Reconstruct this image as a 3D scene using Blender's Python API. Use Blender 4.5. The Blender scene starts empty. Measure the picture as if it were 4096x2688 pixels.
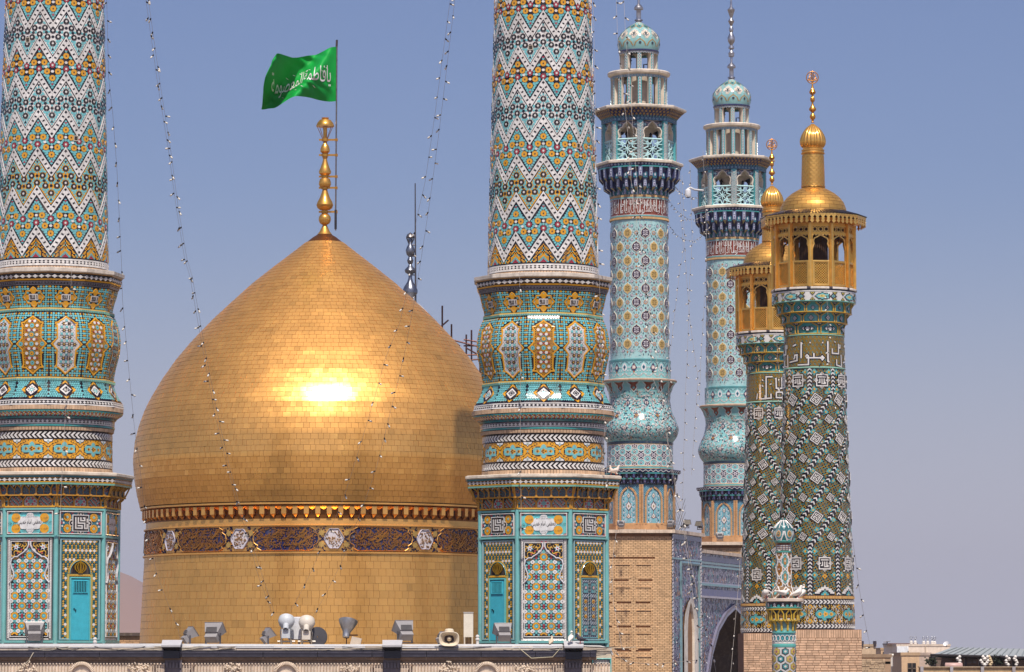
import bpy, math, random
import numpy as np
from mathutils import Matrix, Vector
PI = math.pi
rng = np.random.default_rng(7)
random.seed(7)
SC = bpy.context.scene
COL = SC.collection
# ------------------------------------------------------------------ camera, light, sky
FPX = 15000.0
HC = 16.0
PITCH = math.radians(4.94)
SUN_EL, SUN_AZ = math.radians(58), math.radians(6.5)
cam = bpy.data.cameras.new('camera'); cam_o = bpy.data.objects.new('camera', cam); COL.objects.link(cam_o)
cam.sensor_width = 36; cam.lens = FPX / 4096 * 36; cam.clip_start = 1; cam.clip_end = 30000
cam_o.location = (0, 0, HC); cam_o.rotation_euler = (PI / 2 + PITCH, 0, 0)
SC.camera = cam_o
w = bpy.data.worlds.new('World'); SC.world = w; w.use_nodes = True
nt = w.node_tree; nt.nodes.clear()
out = nt.nodes.new('ShaderNodeOutputWorld'); bg = nt.nodes.new('ShaderNodeBackground')
sky = nt.nodes.new('ShaderNodeTexSky'); sky.sky_type = 'NISHITA'; sky.sun_disc = False
sky.sun_elevation = SUN_EL; sky.sun_rotation = PI - SUN_AZ
sky.altitude = 900; sky.air_density = 1.0; sky.dust_density = 3.0; sky.ozone_density = 2.0
tint = nt.nodes.new('ShaderNodeMix'); tint.data_type = 'RGBA'; tint.blend_type = 'MULTIPLY'; tint.inputs[0].default_value = 1
tint.inputs[7].default_value = (0.90, 0.86, 1.06, 1)
nt.links.new(sky.outputs[0], tint.inputs[6])
tcw = nt.nodes.new('ShaderNodeTexCoord'); sep = nt.nodes.new('ShaderNodeSeparateXYZ'); nt.links.new(tcw.outputs['Generated'], sep.inputs[0])
mrw = nt.nodes.new('ShaderNodeMapRange'); mrw.interpolation_type = 'SMOOTHSTEP'
mrw.inputs['From Min'].default_value = -0.01; mrw.inputs['From Max'].default_value = 0.135; mrw.inputs['To Min'].default_value = 0.92; mrw.inputs['To Max'].default_value = 0.0
nt.links.new(sep.outputs['Z'], mrw.inputs['Value'])
hz = nt.nodes.new('ShaderNodeMix'); hz.data_type = 'RGBA'; nt.links.new(mrw.outputs[0], hz.inputs[0]); nt.links.new(tint.outputs[2], hz.inputs[6])
hz.inputs[7].default_value = (0.55 / 0.09, 0.545 / 0.09, 0.66 / 0.09, 1)
nt.links.new(hz.outputs[2], bg.inputs[0])
bg.inputs[1].default_value = 0.09
nt.links.new(bg.outputs[0], out.inputs[0])
sun = bpy.data.lights.new('sun', 'SUN'); sun.energy = 4.6; sun.angle = math.radians(0.53); sun.color = (1.0, 0.93, 0.82)
sun_o = bpy.data.objects.new('sun', sun); COL.objects.link(sun_o)
sdir = Vector((math.sin(SUN_AZ) * math.cos(SUN_EL), -math.cos(SUN_AZ) * math.cos(SUN_EL), math.sin(SUN_EL)))
sun_o.rotation_euler = sdir.to_track_quat('Z', 'Y').to_euler(); sun_o.location = (0, -50, 120)
SC.view_settings.view_transform = 'Standard'; SC.view_settings.look = 'None'
SC.view_settings.exposure = 0.0; SC.view_settings.gamma = 1.0
try: SC.view_settings.use_curve_mapping = False
except Exception: pass
SC.cycles.max_bounces = 6; SC.cycles.diffuse_bounces = 3; SC.cycles.glossy_bounces = 4
SC.cycles.use_denoising = True
# ------------------------------------------------------------------ pixel <-> place
_c, _s = math.cos(PITCH), math.sin(PITCH)
def at(px, py, Y):
 """the point at distance Y (metres ahead of the camera) that the photograph shows at (px, py)"""
 a = (px - 2048) / FPX; b = (1344 - py) / FPX
 t = Y / (_c - b * _s)
 return np.array((a * t, Y, HC + t * (b * _c + _s)))
def zat(py, Y): return float(at(2048, py, Y)[2])
# ------------------------------------------------------------------ colours
def lin(r, g, b):
 f = lambda c: (c / 12.92 if c <= 0.04045 else ((c + 0.055) / 1.055) ** 2.4)
 return np.array((f(r / 255), f(g / 255), f(b / 255)))
TQ = lin(112, 184, 188); TQD = lin(40, 120, 135); TQL = lin(135, 205, 208); TEAL = lin(66, 150, 150)
YE = lin(224, 160, 34); YEP = lin(205, 165, 75); WH = lin(222, 218, 214); BK = lin(30, 24, 32); RD = lin(168, 52, 70)
NV = lin(36, 40, 92); BR = lin(128, 56, 36); BEI = lin(205, 172, 140); OR = lin(214, 110, 70); CRE = lin(222, 205, 182)
NVD = lin(50, 56, 98); LAV = lin(112, 110, 150); GR = lin(120, 128, 120)
# ------------------------------------------------------------------ materials
def mat(name):
 m = bpy.data.materials.new(name); m.use_nodes = True
 return m, m.node_tree, m.node_tree.nodes['Principled BSDF']
def surface(name, rough=0.5, metal=0.0, spec=0.5, color=None, attr=True, noise=0.12, nscale=3.0, bump=0.0, bscale=30.0, rvar=0.0, coat=0.0, detail=4, streak=0.0):
 m, t, b = mat(name); N = t.nodes.new; L = t.links.new
 tc = N('ShaderNodeTexCoord')
 if attr:
  a = N('ShaderNodeAttribute'); a.attribute_name = 'Col'; src = a.outputs['Color']
 else:
  a = N('ShaderNodeRGB'); a.outputs[0].default_value = (*color, 1); src = a.outputs[0]
 if noise:
  n = N('ShaderNodeTexNoise'); n.inputs['Scale'].default_value = nscale; n.inputs['Detail'].default_value = detail; n.inputs['Roughness'].default_value = 0.65
  L(tc.outputs['Object'], n.inputs['Vector'])
  mr = N('ShaderNodeMapRange'); mr.inputs['From Min'].default_value = 0.3; mr.inputs['From Max'].default_value = 0.7
  mr.inputs['To Min'].default_value = 1 - noise; mr.inputs['To Max'].default_value = 1 + noise * 0.6
  L(n.outputs['Fac'], mr.inputs['Value'])
  mx = N('ShaderNodeMix'); mx.data_type = 'RGBA'; mx.blend_type = 'MULTIPLY'; mx.inputs[0].default_value = 1
  L(src, mx.inputs[6]); L(mr.outputs[0], mx.inputs[7]); src = mx.outputs[2]
  if rvar:
   r2 = N('ShaderNodeMapRange'); r2.inputs['From Min'].default_value = 0.3; r2.inputs['From Max'].default_value = 0.7
   r2.inputs['To Min'].default_value = max(0.02, rough - rvar); r2.inputs['To Max'].default_value = rough + rvar
   L(n.outputs['Fac'], r2.inputs['Value']); L(r2.outputs[0], b.inputs['Roughness'])
 if streak:
  mp = N('ShaderNodeMapping'); mp.inputs['Scale'].default_value = (7, 7, 0.7); L(tc.outputs['Object'], mp.inputs['Vector'])
  n3 = N('ShaderNodeTexNoise'); n3.inputs['Scale'].default_value = 1.0; n3.inputs['Detail'].default_value = 6; L(mp.outputs[0], n3.inputs['Vector'])
  m3 = N('ShaderNodeMapRange'); m3.inputs['From Min'].default_value = 0.5; m3.inputs['From Max'].default_value = 0.78; m3.inputs['To Max'].default_value = streak; L(n3.outputs['Fac'], m3.inputs['Value'])
  x3 = N('ShaderNodeMix'); x3.data_type = 'RGBA'; L(m3.outputs[0], x3.inputs[0]); L(src, x3.inputs[6]); x3.inputs[7].default_value = (*lin(150, 132, 112), 1); src = x3.outputs[2]
 L(src, b.inputs['Base Color'])
 if not (rvar and noise): b.inputs['Roughness'].default_value = rough
 b.inputs['Metallic'].default_value = metal; b.inputs['Specular IOR Level'].default_value = spec
 if coat: b.inputs['Coat Weight'].default_value = coat; b.inputs['Coat Roughness'].default_value = 0.08
 if bump:
  n2 = N('ShaderNodeTexNoise'); n2.inputs['Scale'].default_value = bscale; n2.inputs['Detail'].default_value = 5
  L(tc.outputs['Object'], n2.inputs['Vector'])
  bp = N('ShaderNodeBump'); bp.inputs['Strength'].default_value = bump; bp.inputs['Distance'].default_value = 0.02
  L(n2.outputs['Fac'], bp.inputs['Height']); L(bp.outputs[0], b.inputs['Normal'])
 return m
M = {}
M['glaze'] = surface('glazed_tile', rough=0.16, noise=0.16, nscale=2.2, bump=0.05, bscale=14, rvar=0.07, streak=0.38)
M['matte'] = surface('matte_paint', rough=0.75, noise=0.14, nscale=4, bump=0.12, bscale=25, streak=0.3)
M['stone'] = surface('weathered_stone', rough=0.85, noise=0.28, nscale=3.2, bump=0.35, bscale=22, detail=8, streak=0.45)
M['brick'] = surface('fired_brick', rough=0.9, noise=0.2, nscale=5, bump=0.4, bscale=40)
def two_lobe(name, r0, r1, mixf):
 m = surface(name, rough=r0, metal=1.0, noise=0.10, nscale=1.3, bump=0.08, bscale=5, rvar=0.05); t = m.node_tree; b = t.nodes['Principled BSDF']
 b.inputs['Anisotropic'].default_value = 0.55; b2 = t.nodes.new('ShaderNodeBsdfPrincipled'); b2.inputs['Metallic'].default_value = 0.7; b2.inputs['Roughness'].default_value = r1
 for k in ('Base Color', 'Normal'): t.links.new(b.inputs[k].links[0].from_socket, b2.inputs[k])
 mx = t.nodes.new('ShaderNodeMixShader'); mx.inputs[0].default_value = mixf; o = t.nodes['Material Output']
 t.links.new(b.outputs[0], mx.inputs[1]); t.links.new(b2.outputs[0], mx.inputs[2]); t.links.new(mx.outputs[0], o.inputs['Surface']); return m
M['gold'] = two_lobe('gold_sheet', 0.23, 0.62, 0.48)
M['goldfine'] = two_lobe('polished_gold', 0.17, 0.55, 0.45)
M['goldpaint'] = surface('gilded_metal', rough=0.36, metal=0.85, noise=0.15, nscale=4, rvar=0.08)
M['metal'] = surface('dull_metal', rough=0.35, metal=0.9, noise=0.2, nscale=6, rvar=0.1)
M['plastic'] = surface('painted_metal', rough=0.45, noise=0.12, nscale=5)
M['cloth'] = surface('cloth', rough=0.6, noise=0.06, nscale=3, spec=0.25)
# ------------------------------------------------------------------ mesh builder
class MB:
 def __init__(s): s.v = []; s.l = []; s.t = []; s.c = []; s.s = []; s.n = 0
 def raw(s, verts, loops, totals, col, smooth=False):
  verts = np.asarray(verts, float).reshape(-1, 3); loops = np.asarray(loops, np.int64).ravel(); totals = np.asarray(totals, np.int64).ravel()
  s.v.append(verts); s.l.append(loops + s.n); s.t.append(totals)
  col = np.asarray(col, float)
  if col.ndim == 1: col = np.broadcast_to(col, (len(totals), 3))
  s.c.append(col); s.s.append(np.full(len(totals), smooth)); s.n += len(verts); return s
 def polys(s, P, col, smooth=False):
  """P (K,n,3): K separate n-gons; col (3,) or (K,3)"""
  P = np.asarray(P, float); K, n = P.shape[:2]
  return s.raw(P, np.arange(K * n), np.full(K, n), col, smooth)
 def grid(s, P, col, smooth=True, wrap=False):
  """P (m,n,3) -> quads; rows go up, columns go to the right seen from outside"""
  P = np.asarray(P, float); m, n = P.shape[:2]
  I = np.arange(m * n).reshape(m, n)
  if wrap: I = np.concatenate([I, I[:, :1]], 1)
  q = np.stack([I[:-1, :-1], I[:-1, 1:], I[1:, 1:], I[1:, :-1]], -1).reshape(-1, 4)
  return s.raw(P, q, np.full(len(q), 4), col, smooth)
 def box(s, lo, hi, col, R=None, o=(0, 0, 0)):
  lo = np.array(lo, float); hi = np.array(hi, float)
  v = np.array([[(lo, hi)[i][0], (lo, hi)[j][1], (lo, hi)[k][2]] for i in (0, 1) for j in (0, 1) for k in (0, 1)])
  if R is not None: v = v @ np.asarray(R).T
  v = v + np.array(o)
  q = [0, 1, 3, 2, 4, 6, 7, 5, 0, 4, 5, 1, 2, 3, 7, 6, 0, 2, 6, 4, 1, 5, 7, 3]
  return s.raw(v, q, [4] * 6, col)
 def tube(s, pts, r, n, col, cap=True, smooth=True):
  pts = np.asarray(pts, float); m = len(pts)
  r = np.broadcast_to(np.asarray(r, float), (m,))
  T = np.gradient(pts, axis=0); T /= np.linalg.norm(T, axis=1)[:, None] + 1e-12
  up = np.array((0, 0, 1.0)) if abs(T[0, 2]) < 0.9 else np.array((0, 1.0, 0))
  A = np.cross(T, up); A /= np.linalg.norm(A, axis=1)[:, None] + 1e-12; B = np.cross(T, A)
  th = np.arange(n) * 2 * PI / n
  P = pts[:, None] + r[:, None, None] * (np.cos(th)[None, :, None] * A[:, None] - np.sin(th)[None, :, None] * B[:, None])
  s.grid(P, col, smooth, True)
  if cap:
   s.polys(P[0][::-1][None], col); s.polys(P[-1][None], col)
  return s
 def lathe(s, prof, n, col, center=(0, 0, 0), smooth=True, rot=0.0, poly=False, split=True):
  """prof [(z, r)] bottom to top (or any order going up); a sharp corner is split"""
  c = np.array(center, float)
  a = rot + np.arange(n) * 2 * PI / n + (PI / n if poly else 0)
  k = 1 / math.cos(PI / n) if poly else 1
  ring = lambda z, r: np.stack([c[0] + r * k * np.sin(a), c[1] - r * k * np.cos(a), np.full(n, c[2] + z)], -1)
  prof = list(prof); seg = [[prof[0]]]
  for i in range(1, len(prof)):
   seg[-1].append(prof[i])
   if i < len(prof) - 1 and split:
    d1 = math.atan2(prof[i][0] - prof[i-1][0], prof[i][1] - prof[i-1][1]); d2 = math.atan2(prof[i+1][0] - prof[i][0], prof[i+1][1] - prof[i][1])
    d = abs((d1 - d2 + PI) % (2 * PI) - PI)
    if d > 0.6: seg.append([prof[i]])
  for g in seg:
   s.grid(np.stack([ring(z, r) for z, r in g]), col, smooth and not poly, True)
  return s
 def build(s, name, m, parent=None, jit=0.0, kind=None, link=True):
  me = bpy.data.meshes.new(name)
  if s.v:
   v = np.concatenate(s.v); l = np.concatenate(s.l); t = np.concatenate(s.t); c = np.concatenate(s.c); sm = np.concatenate(s.s)
   me.vertices.add(len(v)); me.vertices.foreach_set('co', v.astype(np.float32).ravel())
   me.loops.add(len(l)); me.loops.foreach_set('vertex_index', l.astype(np.int32))
   me.polygons.add(len(t)); st = np.concatenate([[0], np.cumsum(t)[:-1]])
   me.polygons.foreach_set('loop_start', st.astype(np.int32)); me.polygons.foreach_set('loop_total', t.astype(np.int32))
   me.polygons.foreach_set('use_smooth', sm)
   if jit: c = np.clip(c * (1 + jit * rng.standard_normal((len(c), 1))), 0.002, 0.95)
   at_ = me.attributes.new('Col', 'FLOAT_COLOR', 'FACE')
   at_.data.foreach_set('color', np.concatenate([c, np.ones((len(c), 1))], 1).astype(np.float32).ravel())
   me.update(calc_edges=True); me.validate()
  me.materials.append(M[m] if isinstance(m, str) else m)
  if not link: return me
  return obj(name, me, parent, kind)
def obj(name, me, parent=None, kind=None):
 o = bpy.data.objects.new(name, me); COL.objects.link(o)
 if parent is not None: o.parent = parent
 if kind: o['kind'] = kind
 return o
def thing(name, label, cat, loc=(0, 0, 0), rotz=0.0, group=None):
 o = bpy.data.objects.new(name, None); COL.objects.link(o); o.empty_display_size = 0.3
 o.location = loc; o.rotation_euler = (0, 0, rotz); return tag(o, label, cat, group)
def tag(o, label, cat, group=None):
 o['label'] = label; o['category'] = cat
 if group: o['group'] = group
 return o
def dup(root, loc=None, rotz=None, label=None, scale=None):
 """a thing with copies of its parts and sub-parts"""
 def cp(o, p):
  c = o.copy(); COL.objects.link(c)
  if p is not None: c.parent = p
  for ch in kids.get(o.name, ()): cp(ch, c)
  return c
 kids = {}
 stack = [root]
 while stack:
  x = stack.pop(); k = list(x.children)
  if k: kids[x.name] = k; stack += k
 c = cp(root, None)
 if loc is not None: c.location = loc
 if rotz is not None: c.rotation_euler = (0, 0, rotz)
 if scale is not None: c.scale = (scale,) * 3
 if label: c['label'] = label
 return c
# ------------------------------------------------------------------ surfaces that patterns are laid on: S(u, v, h) -> points
class Round:
 """u = angle (0 faces the camera, grows to the right), v = height; n = number of flat sides (0 = round)"""
 def __init__(s, prof, n=0):
  p = sorted(prof); s.z = np.array([q[0] for q in p]); s.rr = np.array([q[1] for q in p]); s.n = n
 def r(s, z): return np.interp(z, s.z, s.rr)
 def __call__(s, a, z, h=0.0):
  a = np.asarray(a, float); z = np.asarray(z, float); r = s.r(z) + h
  if s.n:
   g = 2 * PI / s.n; d = (a + g / 2) % g - g / 2; r = r / np.cos(d)
  a, z, r = np.broadcast_arrays(a, z, r)
  return np.stack([r * np.sin(a), -r * np.cos(a), z], -1)
class Flat:
 """u to the right, v up, h outward, in metres"""
 def __init__(s, o, ux, uz=(0, 0, 1)):
  s.o = np.array(o, float); s.x = np.array(ux, float) / np.linalg.norm(ux); s.zv = np.array(uz, float) / np.linalg.norm(uz); s.nv = np.cross(s.x, s.zv)
 def __call__(s, u, v, h=0.0):
  u, v, h = np.broadcast_arrays(np.asarray(u, float), np.asarray(v, float), np.asarray(h, float))
  return s.o + u[..., None] * s.x + v[..., None] * s.zv + h[..., None] * s.nv
class Patch:
 """local px coordinates (right, down) about (u0, v0) on a surface"""
 def __init__(s, S, u0, v0, ku, kv, th=0.0): s.S = S; s.u0 = u0; s.v0 = v0; s.ku = ku; s.kv = kv; s.ct = math.cos(th); s.st = math.sin(th)
 def __call__(s, x, y, h=0.0):
  x = np.asarray(x, float); y = np.asarray(y, float)
  return s.S(s.u0 + (x * s.ct - y * s.st) * s.ku, s.v0 - (x * s.st + y * s.ct) * s.kv, h)
def tiles(mb, S, XY, col, h, h0=None, smooth=False):
 """XY (K,n,2) tile outlines on S; raised to h with side faces down to h0"""
 XY = np.asarray(XY, float)
 if XY.ndim == 2: XY = XY[None]
 if len(XY) == 0: return
 K, n = XY.shape[:2]
 top = S(XY[..., 0], XY[..., 1], h)
 e1 = top[:, 1] - top[:, 0]
 nn = np.zeros((K, 3))
 for i in range(1, n - 1): nn += np.cross(top[:, i] - top[:, 0], top[:, i + 1] - top[:, 0])
 probe = S(XY[:, 0, 0], XY[:, 0, 1], np.max(h) + 0.05) - top[:, 0]
 flip = (nn * probe).sum(-1) < 0
 if flip.any():
  XY = XY.copy(); XY[flip] = XY[flip][:, ::-1]; top = S(XY[..., 0], XY[..., 1], h)
 col = np.asarray(col, float)
 mb.polys(top, col, smooth)
 if h0 is not None:
  bot = S(XY[..., 0], XY[..., 1], h0)
  t2 = np.roll(top, -1, 1); b2 = np.roll(bot, -1, 1)
  Q = np.stack([bot, b2, t2, top], 2).reshape(-1, 4, 3)
  c2 = col if col.ndim == 1 else np.repeat(col, n, 0)
  mb.polys(Q, c2)
def ngons(C, r, n, rot=0.0, sx=1.0, sy=1.0):
 """regular n-gons (K,n,2) about centres C (K,2); r scalar or (K,)"""
 C = np.asarray(C, float).reshape(-1, 2); th = rot + np.arange(n) * 2 * PI / n
 r = np.broadcast_to(np.asarray(r, float), (len(C),))[:, None]
 return np.stack([C[:, :1] + r * sx * np.cos(th), C[:, 1:] + r * sy * np.sin(th)], -1)
def stars(C, r, ri, n, rot=0.0, sx=1.0, sy=1.0):
 C = np.asarray(C, float).reshape(-1, 2); th = rot + np.arange(2 * n) * PI / n
 rr = np.where(np.arange(2 * n) % 2 == 0, np.reshape(r, (-1, 1)), ri)
 return np.stack([C[:, :1] + rr * sx * np.cos(th), C[:, 1:] + rr * sy * np.sin(th)], -1)
def rects(C, w, h):
 C = np.asarray(C, float).reshape(-1, 2); d = np.array([(-.5, -.5), (.5, -.5), (.5, .5), (-.5, .5)])
 return C[:, None] + d * np.array((w, h))
def pip(P, poly):
 P = np.asarray(P, float); poly = np.asarray(poly, float); x, y = P[..., 0], P[..., 1]; ins = np.zeros(x.shape, bool); j = len(poly) - 1
 for i in range(len(poly)):
  xi, yi = poly[i]; xj, yj = poly[j]
  if yi != yj:
   c = ((yi > y) != (yj > y)) & (x < (xj - xi) * (y - yi) / (yj - yi) + xi); ins ^= c
  j = i
 return ins
def mirror(half, ax=0):
 """right half of an outline (top to bottom) -> closed outline"""
 h = [tuple(p) for p in half]; m = [((-x, y) if ax == 0 else (x, -y)) for x, y in h][::-1]
 o = h + m; r = [o[0]]
 for p in o[1:]:
  if abs(p[0] - r[-1][0]) + abs(p[1] - r[-1][1]) > 1e-6: r.append(p)
 if abs(r[0][0] - r[-1][0]) + abs(r[0][1] - r[-1][1]) < 1e-6: r.pop()
 return np.array(r)
def offset(poly, d):
 """closed outline moved inward by d (mitred)"""
 p = np.asarray(poly, float); A = 0.5 * np.sum(p[:, 0] * np.roll(p[:, 1], -1) - np.roll(p[:, 0], -1) * p[:, 1])
 e = np.roll(p, -1, 0) - p; e /= np.linalg.norm(e, axis=1)[:, None] + 1e-9
 nrm = np.stack([-e[:, 1], e[:, 0]], 1) * (1 if A > 0 else -1)
 n0 = np.roll(nrm, 1, 0); b = nrm + n0; q = np.maximum((b * b).sum(1), 0.35)
 return p + 2 * d * b / q[:, None]
def frame(mb, S, outer, inner, col, h, h0, closed=True, sub=1):
 """a raised moulding between two outlines of equal length"""
 a = np.asarray(outer, float); b = np.asarray(inner, float)
 if closed: a = np.concatenate([a, a[:1]]); b = np.concatenate([b, b[:1]])
 if sub > 1:
  t = np.linspace(0, len(a) - 1, (len(a) - 1) * sub + 1); k = np.arange(len(a))
  a = np.stack([np.interp(t, k, a[:, 0]), np.interp(t, k, a[:, 1])], 1); b = np.stack([np.interp(t, k, b[:, 0]), np.interp(t, k, b[:, 1])], 1)
 m = (a + b) / 2
 At, Mt, Bt = S(a[:, 0], a[:, 1], h), S(m[:, 0], m[:, 1], h * 1.25), S(b[:, 0], b[:, 1], h)
 A0, B0 = S(a[:, 0], a[:, 1], h0), S(b[:, 0], b[:, 1], h0)
 Q = []
 for p, q in ((A0, At), (At, Mt), (Mt, Bt), (Bt, B0)):
  Q.append(np.stack([p[:-1], p[1:], q[1:], q[:-1]], 1))
 Q = np.concatenate(Q)
 n = np.cross(Q[:, 1] - Q[:, 0], Q[:, 2] - Q[:, 0]); x0, y0 = m[0]
 ref = S(x0, y0, h + 0.1) - S(x0, y0, h)
 k = len(a) - 1
 if (n[k] * ref).sum() < 0: Q = Q[:, ::-1]
 mb.polys(Q, col)
def stroke(mb, S, pts, wd, col, h, h0=None, closed=False):
 """a flat ribbon of width wd along pts"""
 p = np.asarray(pts, float)
 if closed: p = np.concatenate([p, p[:1]])
 d = np.diff(p, axis=0); d /= np.linalg.norm(d, axis=1)[:, None] + 1e-9
 nr = np.stack([-d[:, 1], d[:, 0]], 1)
 nn = np.concatenate([nr[:1], (nr[1:] + nr[:-1]), nr[-1:]])
 if closed: nn[0] = nn[-1] = nr[0] + nr[-1]
 q = (nn * nn).sum(1); nn = nn / np.maximum(np.sqrt(q), 1e-6)[:, None] * np.minimum(2 / np.maximum(np.sqrt(q), 1e-6), 1.5)[:, None] if len(p) > 2 else nn
 if len(p) > 2:
  nn[0] = nr[0] if not closed else nn[0]; nn[-1] = nr[-1] if not closed else nn[-1]
 wd = np.broadcast_to(np.asarray(wd, float), (len(p),))[:, None]
 a = p + nn * wd / 2; b = p - nn * wd / 2
 XY = np.stack([a[:-1], b[:-1], b[1:], a[1:]], 1)
 tiles(mb, S, XY, col, h, h0)
def raster(mb, S, rows, x0, y0, px, py, pal, h, h0=None, gap=0.0):
 """brick mosaic: rows of characters, one brick each"""
 by = {}
 for j, r in enumerate(rows):
  for i, ch in enumerate(r):
   if ch in pal: by.setdefault(ch, []).append((x0 + (i + .5) * px, y0 + (j + .5) * py))
 for ch, c in by.items(): tiles(mb, S, rects(c, px - gap, py - gap), pal[ch], h, h0)
# ------------------------------------------------------------------ Arabic lettering
_F = {}
def _letters():
 base = [('ا', 0xFE8D, 2), ('ب', 0xFE8F, 4), ('ة', 0xFE93, 2), ('ت', 0xFE95, 4), ('ث', 0xFE99, 4), ('ج', 0xFE9D, 4), ('ح', 0xFEA1, 4),
   ('خ', 0xFEA5, 4), ('د', 0xFEA9, 2), ('ذ', 0xFEAB, 2), ('ر', 0xFEAD, 2), ('ز', 0xFEAF, 2), ('س', 0xFEB1, 4), ('ش', 0xFEB5, 4),
   ('ص', 0xFEB9, 4), ('ض', 0xFEBD, 4), ('ط', 0xFEC1, 4), ('ظ', 0xFEC5, 4), ('ع', 0xFEC9, 4), ('غ', 0xFECD, 4), ('ف', 0xFED1, 4),
   ('ق', 0xFED5, 4), ('ك', 0xFED9, 4), ('ل', 0xFEDD, 4), ('م', 0xFEE1, 4), ('ن', 0xFEE5, 4), ('ه', 0xFEE9, 4), ('و', 0xFEED, 2),
   ('ي', 0xFEF1, 4), ('ى', 0xFEEF, 2), ('ئ', 0xFE89, 4), ('آ', 0xFE81, 2)]
 for c, k, n in base: _F[c] = (k, n)
_letters()
def shape(s):
 """visual-order string of joined letter forms"""
 o = []
 for i, c in enumerate(s):
  if c not in _F: o.append(c); continue
  k, n = _F[c]
  prev = i > 0 and s[i-1] in _F and _F[s[i-1]][1] == 4
  nxt = n == 4 and i + 1 < len(s) and s[i+1] in _F
  o.append(chr(k + (3 if prev and nxt else 2 if nxt else 1 if prev else 0)))
 return ''.join(o[::-1])
_TX = {}
def text2d(s, w, h, res=2):
 """(verts (n,2) in a w x h box centred on 0, y DOWN; list of polygons)"""
 if s not in _TX:
  c = bpy.data.curves.new('lettering', 'FONT'); c.body = shape(s); c.resolution_u = res
  o = bpy.data.objects.new('lettering', c); COL.objects.link(o)
  me = o.evaluated_get(bpy.context.evaluated_depsgraph_get()).to_mesh()
  v = np.array([x.co[:2] for x in me.vertices]).reshape(-1, 2); f = [tuple(p.vertices) for p in me.polygons]
  bpy.data.objects.remove(o); bpy.data.curves.remove(c); _TX[s] = (v, f)
 v, f = _TX[s]; lo, hi = v.min(0), v.max(0)
 q = (v - (lo + hi) / 2) / (hi - lo) * np.array((w, -h)); return q, f
def letter(mb, S, s, cx, cy, w, h, col, lift, res=2, bend=None):
 v, f = text2d(s, w, h, res)
 v = v + np.array((cx, cy))
 if bend: v = bend(v)
 P = S(v[:, 0], v[:, 1], lift)
 t = [len(x) for x in f]; l = [i for x in f for i in x]
 a = P[np.array(f[0][:3])]; n = np.cross(a[1] - a[0], a[2] - a[0]); ref = S(v[:1, 0], v[:1, 1], lift + 0.1) - P[:1]
 mb.raw(P, l, t, col)
def shade(col, k): return np.clip(np.asarray(col) * k, 0, 0.9)
# ------------------------------------------------------------------ ground
mb = MB(); mb.polys(np.array([[(-1600, -300, 0), (1600, -300, 0), (1600, 4300, 0), (-1600, 4300, 0)]]), lin(118, 104, 90)); g = mb.build('ground', 'stone'); g['kind'] = 'structure'
# ------------------------------------------------------------------ the golden dome
YD = 135.0; KD = YD * 1.003 / FPX; ZB = 16.4
dx = at(1293, 2300, YD)[0]
dome = thing('golden_dome', 'large gold tiled onion dome on a gold drum with a blue and gold inscription belt', 'dome', (dx, YD, ZB))
def zs(py): return zat(py, YD) - ZB
def zf(py, rpx): return zat(py, YD - rpx * KD) - ZB
sil = [(938, 30), (948, 47), (1006, 120), (1072, 206), (1136, 286), (1207, 364), (1280, 442), (1375, 532), (1445, 590), (1524, 645), (1590, 684), (1648, 713),
       (1710, 735), (1771, 750), (1850, 757), (1928, 750), (1985, 740), (2035, 728)]
prof = np.array([(zs(py), r * KD) for py, r in sil])[::-1]
arc = np.concatenate([[0], np.cumsum(np.hypot(*np.diff(prof, axis=0).T))])
AL = arc[-1]
def dome_at(a, s, h):
 z = np.interp(s, arc, prof[:, 0]); r = np.interp(s, arc, prof[:, 1]); e = 0.03
 dz = np.interp(s + e, arc, prof[:, 0]) - np.interp(s - e, arc, prof[:, 0]); dr = np.interp(s + e, arc, prof[:, 1]) - np.interp(s - e, arc, prof[:, 1])
 l = np.hypot(dz, dr) + 1e-9; nr = dz / l; nz = -dr / l
 a, r, z = np.broadcast_arrays(a, r + nr * h, z + nz * h)
 return np.stack([r * np.sin(a), -r * np.cos(a), z], -1)
GO = lin(253, 192, 108); GOD = lin(140, 86, 36)
mb = MB(); A = np.linspace(0, 2 * PI, 129)[:-1]; ss = np.linspace(0, AL, 70)
mb.grid(dome_at(A[None, :], ss[:, None], -0.01), GOD, True, True)
mb.build('dome_shell', 'gold', dome)
zt, zb = zf(2022, 728), zf(2068, 707)
z0, z1 = zf(2105, 705), zf(2203, 707)
zdb = -0.3
dr_ = Round([(zdb, 728 * KD), (zf(2400, 716), 717 * KD), (z1, 708 * KD), (z0, 705 * KD), (zb, 703 * KD), (zt, 703 * KD)])
mb = MB(); zz = np.array([zdb, zf(2400, 716), z1, z0, zb, zt + 0.25])
mb.grid(dr_(A[None, :], zz[:, None], -0.012), GOD, True, True); mb.build('drum_shell', 'gold', dome)
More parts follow.
